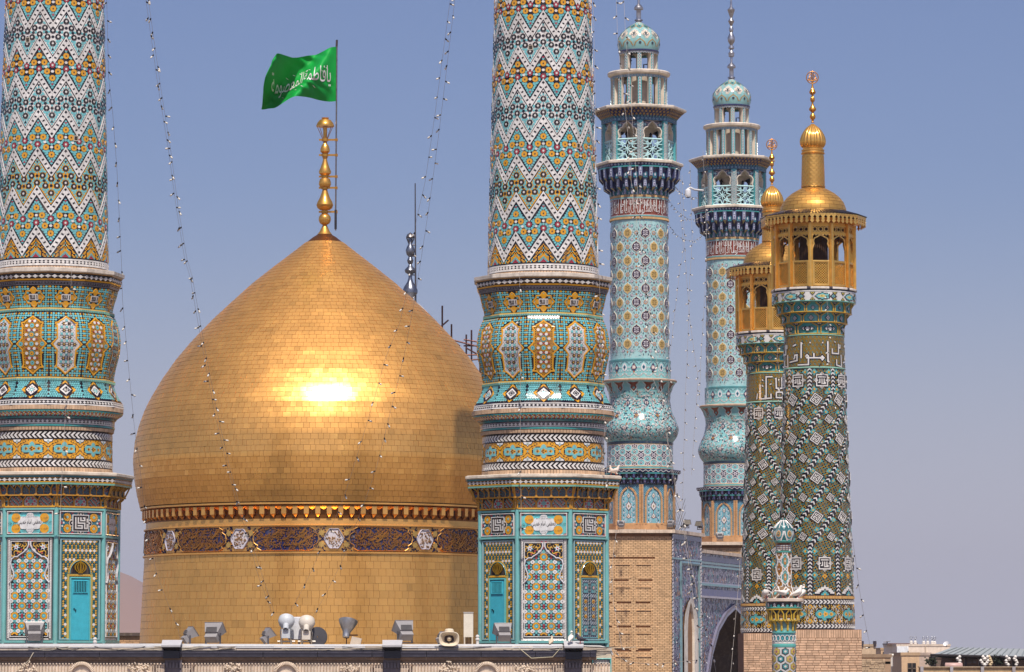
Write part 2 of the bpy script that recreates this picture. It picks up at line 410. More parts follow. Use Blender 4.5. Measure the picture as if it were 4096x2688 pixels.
def gold_tiles(S, v0, v1, tall, wide, first_n, tag_n, rfun, lip):
 rows = int(round((v1 - v0) / tall)); hh = (v1 - v0) / rows; rest = MB(); cand = []
 for j in range(rows):
  va = v0 + j * hh; vb = va + hh; n = max(10, int(round(2 * PI * float(rfun((va + vb) / 2)) / wide)))
  off = (j % 2) * 0.5 + 0.08 * rng.standard_normal()
  g = 0.009 / (float(rfun((va + vb) / 2)) + 0.05)
  a = (np.arange(n) + off) * 2 * PI / n; jit_ = 0.12 * rng.standard_normal(n) * 2 * PI / n
  al = a + jit_ + g / 2; ar = np.roll(a + jit_, -1); ar[-1] += 2 * PI; ar -= g / 2
  tu = rng.normal(0, 0.0015, n); tv = rng.normal(0, 0.0010, n); bl = rng.normal(0, .0007, n)
  k = 1 + rng.normal(0, .028, n); k2 = rng.random(n) < 0.02; k = np.where(k2, k * 0.86, k)
  aa = np.stack([al, (al + ar) / 2, ar], 1)
  vv = np.stack([np.full(n, va + 0.003), np.full(n, (va + vb) / 2), np.full(n, vb - 0.003)], 1)
  H = (lip * np.array([1, .5, .12])[None, :, None] + tv[:, None, None] * np.array([-1, 0, 1])[None, :, None] + tu[:, None, None] * np.array([-1, 0, 1])[None, None, :]
             + bl[:, None, None] * np.array([[0, 0, 0], [0, 1, 0], [0, 0, 0]])[None])
  P = S(np.broadcast_to(aa[:, None, :], (n, 3, 3)), np.broadcast_to(vv[:, :, None], (n, 3, 3)), H + 0.006)
  B = S(np.broadcast_to(aa[:, None, :], (n, 3, 3)), np.broadcast_to(vv[:, :, None], (n, 3, 3)), -0.012)
  am = (al + ar) / 2; am = (am + PI) % (2 * PI) - PI
  for i in range(n):
   col = GO * k[i]
   if abs(am[i]) < first_n[0] and first_n[1] < (va + vb) / 2 < first_n[2] and len(cand) < tag_n:
    m_ = MB(); cand.append(m_)
   else: m_ = rest
   m_._t = getattr(m_, '_t', []); m_._t.append((P[i], B[i], col))
 def flush(m_):
  P = np.stack([t[0] for t in m_._t]); B = np.stack([t[1] for t in m_._t]); C = np.stack([t[2] for t in m_._t]); K = len(P)
  V = np.concatenate([P.reshape(K, 9, 3), B[:, [0, 0, 2, 2], [0, 2, 2, 0]]], 1)
  q = [(0, 1, 4, 3), (1, 2, 5, 4), (3, 4, 7, 6), (4, 5, 8, 7)]
  I = np.arange(K)[:, None, None] * 13
  top = (I + np.array(q)[None]).reshape(-1, 4)
  side = (I + np.array([(9, 10, 2, 0), (10, 11, 8, 2), (11, 12, 6, 8), (12, 9, 0, 6)])[None]).reshape(-1, 4)
  m_.raw(V.reshape(-1, 3), top, np.full(len(top), 4), np.repeat(C, 4, 0), True)
  m_.raw(np.zeros((0, 3)), [], [], np.zeros((0, 3)))
  V2 = np.concatenate([P[:, [0, 0, 2, 2], [0, 2, 2, 0]], B[:, [0, 0, 2, 2], [0, 2, 2, 0]]], 1)
  I = np.arange(K)[:, None, None] * 8
  side = (I + np.array([(4, 5, 1, 0), (5, 6, 2, 1), (6, 7, 3, 2), (7, 4, 0, 3)])[None]).reshape(-1, 4)
  m_.raw(V2.reshape(-1, 3), side, np.full(len(side), 4), np.repeat(C, 4, 0), False)
 flush(rest)
 for c in cand: flush(c)
 return rest, cand
rest, cand = gold_tiles(dome_at, 0.0, AL - 0.5, 21.5 * KD, 26 * KD, (0.62, 1.25, 3.3), 210, lambda s: np.interp(s, arc, prof[:, 1]), 0.0055)
rest.build('gold_tiles', 'gold', dome, kind='stuff')
for c in cand: c.build('gold_tile', 'gold', dome)
rest, cand = gold_tiles(dr_, zdb, z1 - 0.10, 28 * KD, 29 * KD, (0.55, 0.9, 3.0), 90, lambda z: dr_.r(z), 0.004)
rest.build('drum_tiles', 'gold', dome, kind='stuff')
for c in cand: c.build('gold_tile', 'gold', dome)
mb = MB()
R = lambda z, r: (z, r * KD)
mb.lathe([R(z0 + .02, 706), R(zb - .05, 704)], 128, GO)
mb.lathe([R(z1 - .10, 709), R(z1 - .09, 716), R(z1 - .035, 716), R(z1 - .02, 709)], 128, GO)
mb.lathe([R(z0 + .01, 707), R(z0 + .02, 713), R(z0 + .06, 713), R(z0 + .075, 707)], 128, GO)
mb.lathe([R(zt - .01, 705), R(zt + .06, 727), R(zt + .12, 727), R(zt + .16, 716)], 128, GO)
mb.build('gold_moulding', 'gold', dome)
NC = 104; ca = 2 * PI / NC; hw = 0.085
c_mb = MB(); H = zt - zb
Sx = lambda x, y, z: (x, y, z)
f = 0.15
pts = {'a': (-hw, 0, 0.12), 'b': (hw, 0, 0.12), 'c': (-hw, -f, H * .30), 'd': (hw, -f, H * .30), 'e': (-hw, -f, H), 'f': (hw, -f, H), 'g': (-hw, 0, H), 'h': (hw, 0, H)}
g_ = lambda *k: np.array([[pts[i] for i in k]])
apex = (0, 0, -0.02)
c_mb.polys(g_('c', 'd', 'f', 'e'), GO); c_mb.polys(g_('a', 'c', 'e', 'g'), GO); c_mb.polys(g_('d', 'b', 'h', 'f'), GO)
c_mb.polys(np.array([[pts['c'], apex, pts['d']]]), GO); c_mb.polys(np.array([[pts['a'], apex, pts['c']]]), GO); c_mb.polys(np.array([[pts['d'], apex, pts['b']]]), GO)
cm = c_mb.build('corbel', 'gold', link=False)
for i in range(NC):
 a = i * ca + .02; o = obj('corbel', cm, dome)
 rr = 703.5 * KD; o.location = (rr * math.sin(a), -rr * math.cos(a), zb - 0.0); o.rotation_euler = (0, 0, a)
mb = MB()
for i in range(NC):
 a = (i + .5) * ca + .02; rr = 704 * KD
 p = lambda da, r, z: (r * math.sin(a + da), -r * math.cos(a + da), z)
 w_ = ca * .5
 mb.polys(np.array([[p(-w_, rr + .14, zt), p(0, rr, zt - .13), p(w_, rr + .14, zt)]]), GO)
 mb.polys(np.array([[p(-w_, rr + .14, zt), p(-w_, rr + .0, zt - .02), p(0, rr, zt - .13)]]), GO); mb.polys(np.array([[p(w_, rr + .14, zt), p(0, rr, zt - .13), p(w_, rr, zt - .02)]]), GO)
mb.build('corbel_facets', 'gold', dome)
mid = (z0 + z1) / 2; bh = (z0 - z1); nb = 12
mb = MB(); mb.grid(dr_(A[None, :], np.array([z1, z0])[:, None], 0.0), shade(GO, .9), True, True); mb.build('belt_ground', 'goldpaint', dome)
per = 2 * PI / nb; a_off = -0.155
kk = 1 / (707 * KD)
rb = 49
pan = mirror([(0, -rb + 4), (96, -rb + 4), (112, -36), (110, -26), (126, -16), (130, 0), (126, 16), (110, 26), (112, 36), (96, rb - 4), (0, rb - 4)])
pan = np.array([p for p in pan]);
t_ = np.linspace(0, 2 * PI, 41)[:-1]
rnd = np.stack([np.cos(t_) * (34 + 4.0 * np.cos(4 * t_)), np.sin(t_) * (42 + 4.5 * np.cos(4 * t_ + PI))], 1)
words = ['انا فتحنا لك فتحا مبينا', 'ويتم نعمته عليك', 'نصر من الله وفتح قريب']
def dense(poly, m=6):
 p = np.concatenate([poly, poly[:1]]); o = []
 for i in range(len(poly)):
  L_ = np.hypot(*(p[i+1] - p[i])); n = max(1, int(L_ / m))
  for q in range(n): o.append(p[i] + (p[i+1] - p[i]) * q / n)
 return np.array(o)
def fan(mb, S, poly, col, h, nx=10):
 """fill an outline that is convex in y by vertical slices, so that it follows a curved surface"""
 p = np.asarray(poly, float); xs = np.linspace(p[:, 0].min(), p[:, 0].max(), nx * 2 + 1)
 def ext(x):
  q = np.concatenate([p, p[:1]]); ys = []
  for i in range(len(p)):
   x0, y0 = q[i]; x1, y1 = q[i+1]
   if min(x0, x1) - 1e-6 <= x <= max(x0, x1) + 1e-6:
    if abs(x1 - x0) < 1e-6: ys += [y0, y1]
    else: ys.append(y0 + (y1 - y0) * (x - x0) / (x1 - x0))
  return min(ys), max(ys)
 E = np.array([ext(x) for x in xs]); Q = []
 for i in range(len(xs) - 1):
  Q.append([(xs[i], E[i, 1]), (xs[i+1], E[i+1, 1]), (xs[i+1], E[i+1, 0]), (xs[i], E[i, 0])])
 tiles(mb, S, np.array(Q), col, h)
for i in range(nb):
 a0 = a_off + i * per
 P = Patch(dr_, a0, mid, KD * kk, KD)
 m1 = MB(); fan(m1, P, pan, NV, 0.012, 12); p_o = m1.build('inscription_panel', 'glaze', dome)
 m1 = MB(); frame(m1, P, dense(pan, 12), dense(pan, 12) * 0.965, GO, 0.05, 0.0); m1.build('panel_border', 'goldpaint', p_o)
 m1 = MB()
 n_ = 500; C = np.stack([rng.uniform(-122, 122, n_), rng.uniform(-42, 42, n_)], 1); C = C[pip(C, pan * .93)]
 tiles(m1, P, stars(C, rng.uniform(2.8, 5.0, len(C)), 1.9, 3, 0.3), lin(196, 132, 74), 0.04, 0.012)
 for q in range(9):
  x, y = rng.uniform(-95, 80), rng.uniform(-30, 30); L_ = rng.uniform(22, 46); u = np.linspace(0, 1, 9)
  stroke(m1, P, np.stack([x + L_ * u, y + 8 * (1 - (2 * u - .6) ** 2) * 1.2 - 6 * u], 1), 1.5 + 4 * np.sin(PI * u), lin(205, 140, 66), 0.055, 0.012)
 letter(m1, P, words[i % 3], 0, -14, 190, 40, lin(205, 140, 66), 0.058); letter(m1, P, words[(i + 1) % 3], 4, 20, 200, 38, lin(205, 140, 66), 0.058)
 m1.build('gold_lettering', 'goldpaint', p_o)
 P2 = Patch(dr_, a0 + per / 2, mid, KD * kk, KD)
 m1 = MB(); fan(m1, P2, rnd, lin(214, 206, 210), 0.02, 10); r_o = m1.build('roundel', 'glaze', dome)
 m1 = MB(); frame(m1, P2, rnd, rnd * .92, lin(190, 185, 200), 0.045, 0.0); m1.build('roundel_rim', 'glaze', r_o)
 m1 = MB(); C = np.stack([rng.uniform(-28, 28, 70), rng.uniform(-36, 36, 70)], 1); C = C[pip(C, rnd * .85)]
 tiles(m1, P2, stars(C, 3.2, 1.4, 3), lin(190, 140, 80), 0.04, 0.02); letter(m1, P2, words[2], 0, 4, 44, 30, GO, 0.05); m1.build('gold_lettering', 'goldpaint', r_o)
 m1 = MB()
 for s_ in (-1, 1):
  C = np.array([(s_ * 47, -22), (s_ * 47, 22)]); tiles(m1, P2, stars(C, 13, 9, 8), shade(GO, 1.05), 0.04, 0)
  C = np.stack([s_ * rng.uniform(30, 68, 46), rng.uniform(-46, 46, 46)], 1); tiles(m1, P2, stars(C, 3.6, 1.3, 4, .4), NV, 0.022, 0)
  for sy in (-1, 1): stroke(m1, P2, [(s_ * 36, sy * 46), (s_ * 58, sy * 14), (s_ * 40, 0), (s_ * 58, -sy * 8), (s_ * 66, -sy * 30)], 2.2, NV, 0.028, 0)
 m1.build('scrollwork', 'goldpaint', dome)
fx = KD
fin_z = lambda py: zat(py, YD) - ZB
FN = [(938, 30), (925, 20), (905, 11), (900, 8), (899, 11), (893, 20), (880, 25), (868, 24), (860, 18), (852, 9), (848, 8), (842, 8), (840, 20), (832, 30), (820, 34), (808, 30), (790, 20),
      (770, 13), (757, 9), (755, 12), (750, 13), (748, 20), (738, 25), (728, 24), (716, 20), (710, 9), (704, 9), (702, 15), (694, 24), (686, 25), (670, 18), (650, 11), (636, 8), (630, 11),
      (616, 8), (614, 12), (606, 19), (596, 19), (582, 14), (574, 8), (560, 7), (540, 8), (512, 8), (511, 10)]
mb = MB(); mb.lathe([(fin_z(p), r * KD) for p, r in FN], 28, lin(235, 178, 90)); fo = mb.build('finial', 'goldfine', dome)
mb = MB(); mb.lathe([(fin_z(505), 8 * KD), (fin_z(507), 36 * KD), (fin_z(503), 36.5 * KD), (fin_z(492), 32 * KD), (fin_z(480), 22 * KD), (fin_z(478), 14 * KD)], 28, lin(235, 178, 90))
mb.lathe([(fin_z(480), 10 * KD), (fin_z(475), 14 * KD), (fin_z(471), 15 * KD), (fin_z(470), 0.01)], 20, lin(235, 178, 90)); mb.build('finial_cap', 'goldfine', fo)
mb = MB()
for k in range(6):
 a = k * PI / 3 + .3; mb.tube([(8 * KD * math.sin(a), -8 * KD * math.cos(a), fin_z(560)), (33 * KD * math.sin(a), -33 * KD * math.cos(a), fin_z(506))], .012, 5, lin(215, 150, 70))
mb.build('cap_stay', 'goldfine', fo)
for py in (560, 621, 707, 752, 848):
 mb = MB(); z = fin_z(py); mb.lathe([(z - .05, .085), (z - .045, .12), (z + .045, .12), (z + .05, .085)], 16, lin(220, 160, 70))
 mb.box((-.22, -.03, z - .03), (.42, -.02 + .02, z + .04), lin(215, 155, 70)); mb.box((.36, -.05, z - .045), (.46, .05, z + .05), lin(200, 140, 60)); mb.build('pole_clamp', 'goldfine', fo)
px_ = at(1343, 800, YD)[0]
pole = thing('flag_pole', 'thin grey metal flag pole clamped to the finial of the golden dome', 'flag pole', (px_, YD - .02, zat(922, YD)))
mb = MB(); H = zat(160, YD) - zat(922, YD); mb.tube([(0, 0, 0), (0.02, 0, H)], .028, 8, lin(150, 140, 135)); mb.build('pole', 'metal', pole)
mb = MB(); mb.tube([(0, 0, .05), (0, 0, .75)], .045, 8, lin(90, 85, 85)); mb.build('pole_sleeve', 'metal', pole); mb = MB(); mb.tube([(.01, 0, H - .25), (.02, 0, H)], .04, 8, lin(120, 100, 90)); mb.build('pole_cap', 'metal', pole)
top = np.array([(1346, 187), (1318, 192), (1290, 200), (1262, 208), (1220, 214), (1190, 222), (1168, 234), (1140, 236), (1110, 250), (1092, 272), (1078, 300), (1058, 345), (1040, 392)], float)
top = np.array([(1346, 187), (1322, 193), (1296, 203), (1268, 209), (1236, 215), (1205, 222), (1172, 236), (1142, 238), (1118, 240), (1100, 256), (1094, 270)], float)
bot = np.array([(1344, 405), (1318, 405), (1288, 403), (1258, 401), (1226, 399), (1194, 403), (1160, 412), (1128, 421), (1096, 428), (1068, 428), (1042, 430)], float)
nu, nv = 90, 50
u = np.linspace(0, 1, nu); v = np.linspace(0, 1, nv); k = np.linspace(0, 1, len(top))
def flag_at(U, V, h=0.0):
 U = np.clip(U, 0, 1); V = np.clip(V, 0, 1)
 tx, ty = np.interp(U, k, top[:, 0]), np.interp(U, k, top[:, 1]); bx, by = np.interp(U, k, bot[:, 0]), np.interp(U, k, bot[:, 1])
 ex = -6 * np.sin(PI * V) * U * 0 ; X = tx + (bx - tx) * V + ex; Y_ = ty + (by - ty) * V
 env = np.clip(U * 3.0, 0, 1)
 d = 1.1 * env * np.sin(7.2 * U + 3.4 * (1 - V) * 1.15 - 1.9) * (.45 + .55 * U) + 0.10 * env * np.sin(19 * U - 9 * V) + 0.035 * np.sin(34 * U + 21 * V + 2 * np.sin(9 * V)) * env + .5 * U
 D = YD - .02 - d
 a = (X - 2048) / FPX; b = (1344 - Y_) / FPX; t = YD / (_c - b * _s)
 return np.stack([a * t - px_, D - YD + .02 - h, HC + t * (b * _c + _s) - zat(922, YD)], -1)
flag = thing('flag', 'green flag with white calligraphy blowing to the left above the golden dome', 'flag', (px_, YD - .02, zat(922, YD)))
mb = MB(); FG = lin(12, 158, 62); mb.grid(flag_at(u[None, :], v[::-1][:, None])[:, ::-1], FG, True); mb.build('flag_cloth', 'cloth', flag)
mb = MB()
S_ = lambda x, y, h: flag_at(x, y, h)
def sub_letter(mb, s, cx, cy, w_, h_, col, lift, res=3):
 v_, f_ = text2d(s, w_, h_, res); v_ = v_ + np.array((cx, cy)); V_ = v_.copy(); V_[:, 0] = 1 - v_[:, 0]
 import bmesh
 bm = bmesh.new(); vs = [bm.verts.new((x, y, 0)) for x, y in V_]
 for q in f_:
  try: bm.faces.new([vs[i] for i in q])
  except Exception: pass
 for _ in range(4):
  es = [e for e in bm.edges if e.calc_length() > 0.045]
  if not es: break
  bmesh.ops.subdivide_edges(bm, edges=es, cuts=1)
 bmesh.ops.triangulate(bm, faces=bm.faces)
 bm.verts.index_update(); co = np.array([q.co[:2] for q in bm.verts]); fc = [[q.index for q in f.verts] for f in bm.faces]; bm.free()
 P = flag_at(co[:, 0], co[:, 1], lift); F = np.array(fc)
 n = np.cross(P[F[:, 1]] - P[F[:, 0]], P[F[:, 2]] - P[F[:, 0]]); F[n[:, 1] > 0] = F[n[:, 1] > 0][:, ::-1]
 mb.raw(P, F, np.full(len(F), 3), col)
WHF = lin(232, 228, 228)
sub_letter(mb, 'يافاطمة', 0.735, .53, .36, .40, WHF, .03)
sub_letter(mb, 'المعصومة', 0.335, .56, .42, .46, WHF, .03)
for x, y in ((.86, .40), (.62, .36), (.5, .38), (.42, .36), (.33, .4), (.55, .78), (.47, .8), (.3, .82), (.7, .78), (.8, .45), (.57, .42)):
 q = .02; P = flag_at(np.array([[1 - x - q, 1 - x + q * .3, 1 - x + q, 1 - x - q * .3]]), np.array([[y + q, y - q, y - q * 1.4, y + q * .6]]), .03)
 mb.polys(P, WHF)
mb.build('white_calligraphy', 'cloth', flag)
# ------------------------------------------------------------------ the two large mosaic minarets (the right one is built, the left one copied)
YM = 115.0; KM = YM * 1.003 / FPX; AXM = 2173
TQL2 = lin(112, 190, 196); GREY = lin(118, 112, 122); GOLDY = lin(170, 118, 34)
def mz(py, r=240): return zat(py, YM - r * KM) - ZB
mx = at(AXM, 2400, YM)[0]
mina = thing('mosaic_minaret', 'large mosaic minaret right of the golden dome, with zigzag shaft, bulging collar and octagonal base', 'minaret', (mx, YM, ZB), 0, 'large zigzag mosaic minarets')
def px_patch(S, a, py, r):
 z = mz(py, r); return Patch(S, a, z, KM / float(S.r(z)), KM)
# ---- shaft
shaft = Round([(mz(1100, 222), 222 * KM), (mz(1080, 221), 221 * KM), (mz(0, 193), 193.5 * KM), (mz(-700, 175), 176 * KM), (mz(-1500, 160), 160 * KM)])
mb = MB(); A = np.linspace(0, 2 * PI, 97)[:-1]
zz = np.concatenate([np.linspace(mz(1100, 222), mz(0, 193), 14), [mz(-700, 175), mz(-1400, 160)]])
mb.grid(shaft(A[None, :], zz[:, None], 0), BK, True, True)
mb.build('shaft', 'glaze', mina)
mb = MB(); zt_ = mz(-60, 190); mb.grid(shaft(A[None, :], np.array([zt_, mz(-1400, 160)])[:, None], .02), TQ, True, True)
mb.lathe([(mz(-1400, 160), 162 * KM), (mz(-1660, 160), 158 * KM), (mz(-1720, 100), 120 * KM), (mz(-1760, 100), .02)], 24, TQ)
mb.build('unseen_upper_shaft', 'glaze', mina)  # out of view; height and plain top shaped for the shadow on the drum
PER = PI / 6; AMP = 84.0; VIS = math.radians(118)
apex_py = [-98, 39, 176, 313, 458, 612, 764, 922]
tri = lambda a: 2 * np.abs(((a / PER + .5) % 1) - .5)
def sh(py): return np.interp(py, np.arange(-200, 1120, 10), np.array([mz(p, 193.5 + (p / 1080) * 27.5) for p in range(-200, 1120, 10)]))
class ShaftPx:
 def __call__(s, a, py, h): return shaft(a, sh(py), h)
SP = ShaftPx()
stuff = MB()
nhp = 8
for bi, ap in enumerate(apex_py):
 mb = MB()
 for o0, o1 in ((0, 8.5), (29.5, 38)):
  e = np.arange(-int(VIS / PER * 2) * nhp // 1, int(VIS / PER * 2) * nhp + 1) * (PER / 2 / nhp)
  t = AMP * tri(e)
  XY = np.stack([np.stack([e[:-1], ap + t[:-1] + o0], 1), np.stack([e[1:], ap + t[1:] + o0], 1), np.stack([e[1:], ap + t[1:] + o1], 1), np.stack([e[:-1], ap + t[:-1] + o1], 1)], 1)
  tiles(mb, SP, XY, WH, .022, 0)
 R_ = float(shaft.r(sh(ap + 60))) / KM
 e = (np.arange(-int(VIS / PER * 2) * 5, int(VIS / PER * 2) * 5) + .5) * (PER / 2 / 5)
 c = np.stack([e * R_, ap + 19 + AMP * tri(e)], 1)
 st = stars(c, 9.3, 5.6, 6, .5); st[..., 0] /= R_
 tiles(mb, SP, st, WH, .018, 0)
 e2 = (np.arange(-int(VIS / PER * 2) * 5, int(VIS / PER * 2) * 5)) * (PER / 2 / 5)
 for s_ in (-8.5, 8.5):
  c = np.stack([e2 * R_, ap + 19 + AMP * tri(e2) + s_], 1); q = ngons(c, 2.6, 4); q[..., 0] /= R_; tiles(mb, SP, q, WH, .016, 0)
 mb.build('zigzag_band', 'glaze', mina, .05)
def rosette(name, outer, inner, r, ri, n, petals=False):
 mb = MB(); F = Flat((0, 0, 0), (1, 0, 0))
 if petals:
  th = np.arange(n) * 2 * PI / n
  P_ = np.stack([np.stack([ri * np.cos(th + s1) * f_, ri * np.sin(th + s1) * f_], 1) for s1, f_ in ((-PI / n * .8, 1.0), (-PI / n * .86, r / ri * .9), (0, r / ri), (PI / n * .86, r / ri * .9), (PI / n * .8, 1.0))], 1)
  tiles(mb, F, P_ * KM, outer, .026, 0)
 else: tiles(mb, F, ngons([(0, 0)], r, n) * KM, outer, .026, 0)
 tiles(mb, F, ngons([(0, 0)], ri, 8) * KM, inner, .032, .02)
 return mb.build(name, 'glaze', link=False)
ros_y = rosette('rosette', YE, BK, 12.2, 3.2, 10); ros_k = rosette('rosette', BK, WH, 12.5, 4.6, 10, True); ros_r = rosette('rosette', RD, WH, 11.5, 4.6, 10, True)
spots_y = [(0, -66), (-21, -37), (21, -37), (-53 - 21, 3), (-53 + 21, 3), (-53, 32)]
spots_r = [(0, -9), (-53, -24)]
whites = [(0, -37), (-53, 3), (-27, -17), (-53 - 26, -17)]
kinds = ['y', 'k', 'y', 'k', 'y', 'K', 'y']
nper = int(VIS / PER)
ros_made = []
for i in range(1, len(apex_py)):
 lo, up = apex_py[i], apex_py[i - 1]; gap = lo - up; kd = kinds[i - 1]; g_ = gap / 152
 R_ = float(shaft.r(sh(lo - 20))) / KM; sx = PER * R_ / 106
 fl = [(x * sx, y * g_, 'f') for x, y in spots_y] + [(x * sx, y * g_, 'r') for x, y in spots_r]
 if kd != 'y':
  e = np.linspace(-VIS, VIS, int(2 * VIS / PER) * 16 + 1); t = AMP * tri(e)
  XY = np.stack([np.stack([e[:-1], lo - 6 + t[:-1]], 1), np.stack([e[1:], lo - 6 + t[1:]], 1), np.stack([e[1:], up + 45 + t[1:]], 1), np.stack([e[:-1], up + 45 + t[:-1]], 1)], 1)
  tiles(stuff, SP, XY, WH if kd == 'k' else YE, .008)
 pitch = 10.6; pts = []
 hx = PER * R_ / 10
 xs = np.arange(-int(VIS / PER * 10), int(VIS / PER * 10) + 1) * hx
 ys = np.arange(-118, 96, 9.2)
 for j, y in enumerate(ys): pts.append(np.stack([xs + (j % 2) * hx / 2, np.full(len(xs), y)], 1))
 pts = np.concatenate(pts); t = AMP * tri(pts[:, 0] / R_)
 ok = (pts[:, 1] < t - 11.5) & (pts[:, 1] > t - gap + 38 + 11.5)
 pts = pts[ok]; W_ = PER * R_
 loc = np.stack([((pts[:, 0] + W_ * .75) % W_) - W_ * .75, pts[:, 1]], 1)
 dmin = np.full(len(pts), 1e9)
 for x, y, q in fl:
  for k in (-1, 0, 1): dmin = np.minimum(dmin, np.hypot(loc[:, 0] - x - k * W_, loc[:, 1] - y))
 for x, y in whites:
  for k in (-1, 0, 1): dmin = np.minimum(dmin, np.hypot(loc[:, 0] - x * sx - k * W_, (loc[:, 1] - y * g_)) + 6)
 P_ = pts[dmin > 15.2]
 ring = []
 for x, y, q in fl:
  for m_ in range(10):
   th = m_ * 2 * PI / 10 + .3; ring.append((x + 17.3 * math.cos(th), y + 17.3 * math.sin(th)))
 q = ngons(P_, 5.2 if kd == 'y' else 4.5, 6, .5); q[..., 0] /= R_; q[..., 1] += lo; tiles(stuff, SP, q, TQ if kd == 'y' else TQL2, .016, 0)
 wh = np.array([(x * sx, y * g_) for x, y in whites])
 for k in range(-nper, nper + 1):
  ctr = wh + (k * W_, 0); ok = np.abs(ctr[:, 0] / R_) < VIS
  q = ngons(ctr[ok], 6.6, 6, 0, 1, .85); q[..., 0] /= R_; q[..., 1] += lo; tiles(stuff, SP, q, WH if kd == 'y' else BK, .02, 0)
  rg = np.array(ring) + (k * W_, 0); t = AMP * tri(rg[:, 0] / R_)
  dm = np.full(len(rg), 1e9)
  for x, y, q_ in fl:
   for k2 in (-1, 0, 1, 2): dm = np.minimum(dm, np.hypot(rg[:, 0] - x - (k + k2) * W_, rg[:, 1] - y))
  for x, y in whites: dm = np.minimum(dm, np.hypot(rg[:, 0] - x * sx - k * W_, rg[:, 1] - y * g_) + 7)
  ok = (np.abs(rg[:, 0] / R_) < VIS) & (rg[:, 1] < t - 10) & (rg[:, 1] > t - gap + 48) & (dm > 16.4)
  q = ngons(rg[ok], 4.6 if kd == 'y' else 4.0, 5, 0.2); q[..., 0] /= R_; q[..., 1] += lo; tiles(stuff, SP, q, TQ, .0162, 0)
  for x, y, ty in fl + [(0, -93 * g_ , 's'), (-53 * sx, 59 * g_, 's')]:
   a = (x + k * W_) / R_
   if abs(a) > math.radians(100): continue
   if ty == 's':
    q = ngons([(a * R_, y)], 6.5, 3, (PI / 6 if y > 0 else -PI / 6) + 0); q[..., 0] /= R_; q[..., 1] += lo; tiles(stuff, SP, q, RD if kd == 'y' else BK, .02, 0); continue
   me = ros_k if kd != 'y' else (ros_y if ty == 'f' else ros_r)
   if lo + y < -40 : continue
   o = obj('rosette', me, mina); p = SP(a, lo + y, 0.0); o.location = p; o.rotation_euler = (0.026, 0, a); ros_made.append((abs(a), o))
ros_made.sort(key=lambda q: q[0])
for a, o in ros_made[300:]:
 me = o.data; co = np.array([v.co[:] for v in me.vertices]); Mx = np.array(Matrix.Translation(o.location) @ o.rotation_euler.to_matrix().to_4x4())
 co = co @ Mx[:3, :3].T + Mx[:3, 3]; fc = np.zeros(len(me.polygons) * 4); me.attributes['Col'].data.foreach_get('color', fc)
 stuff.raw(co, [i for p in me.polygons for i in p.vertices], [len(p.vertices) for p in me.polygons], fc.reshape(-1, 4)[:, :3]); bpy.data.objects.remove(o)
R_ = float(shaft.r(sh(1010))) / KM; W_ = PER * R_
b_ = W_ / 24; by = {0: [], 1: [], 2: []}
for k in range(-nper, nper + 1):
 for ix in range(-12, 13):
  for iy in range(0, 22):
   x, y = ix * b_, 1046 - iy * 4.9
   if y < 922 + AMP * abs(ix) / 12 + 47: continue
   a = (x + k * W_) / R_
   if abs(a) > VIS: continue
   st_ = abs(ix) + iy
   if abs(ix) <= 4 and iy < 7 - max(0, abs(ix) - 1) * 1.1:
    c_ = 2 if (abs(ix) <= 2 - iy) else (1 if abs(ix) + iy <= 4 else 0)
    if abs(ix) == 4 and iy > 3: continue
   elif abs(ix) == 5 and iy < 6: continue
   else:
    d = (abs(ix) * 1 + iy) % 3
    if d == 0 or (d == 1 and (ix % 4 == 0)): continue
    c_ = 1 if ((iy // 2 + abs(ix)) % 5 == 0) else 0
   by[c_].append((a * R_, y))
for c_, col in ((0, YE), (1, TQ), (2, RD)):
 if by[c_]: q = rects(by[c_], b_ - .7, 4.2); q[..., 0] /= R_; tiles(stuff, SP, q, col, .016, 0)
def ring(mb, S, p0, p1, r0, r1, col, h=0.012, n=96, a0=-PI, a1=PI, base=None):
 """a plain glazed band between two photo rows"""
 a = np.linspace(a0, a1, n + 1)
 if S.n: g = 2 * PI / S.n; a = np.unique(np.concatenate([np.arange(-S.n, S.n + 1) * g / 2 + 0, [-PI, PI]])); a = a[(a >= -PI - 1e-6) & (a <= PI + 1e-6)]
 z = np.array([mz(p1, r1), mz(p0, r0)])
 P_ = S(a[None, :], z[:, None], h); mb.grid(P_, col, not S.n)
 for row, sg in ((0, 1), (1, -1)):
  Q = np.stack([S(a, z[row], 0.0), P_[row]]) ; mb.grid(Q if row == 0 else Q[::-1], col, not S.n)
def row_of(mb, S, py, r, n, make, col, h, h0=0.0):
 """n repeats round the whole circle, made in px about each centre"""
 z = mz(py, r); Rr = float(S.r(z)); k = np.arange(n); a = (k + .5) * 2 * PI / n - PI; a = a[np.abs(a) < VIS]
 c = np.stack([a * Rr / KM, np.zeros(len(a))], 1); q = make(c); q = np.stack([q[..., 0] * KM / Rr, z - q[..., 1] * KM], -1)
 tiles(mb, S, q, col, h, h0)
ring(stuff, shaft, 1054, 1060, 221, 221, WH, .014); ring(stuff, shaft, 1073, 1080, 221, 221, WH, .014)
row_of(stuff, shaft, 1066.5, 221, 84, lambda c: stars(c, 8.2, 4.6, 6, 0), WH, .016)
row_of(stuff, shaft, 1087, 222, 120, lambda c: rects(c, 10, 9), shade(BEI, .9), .012)
stuff.build('mosaic_tiles', 'glaze', mina, .07, kind='stuff')
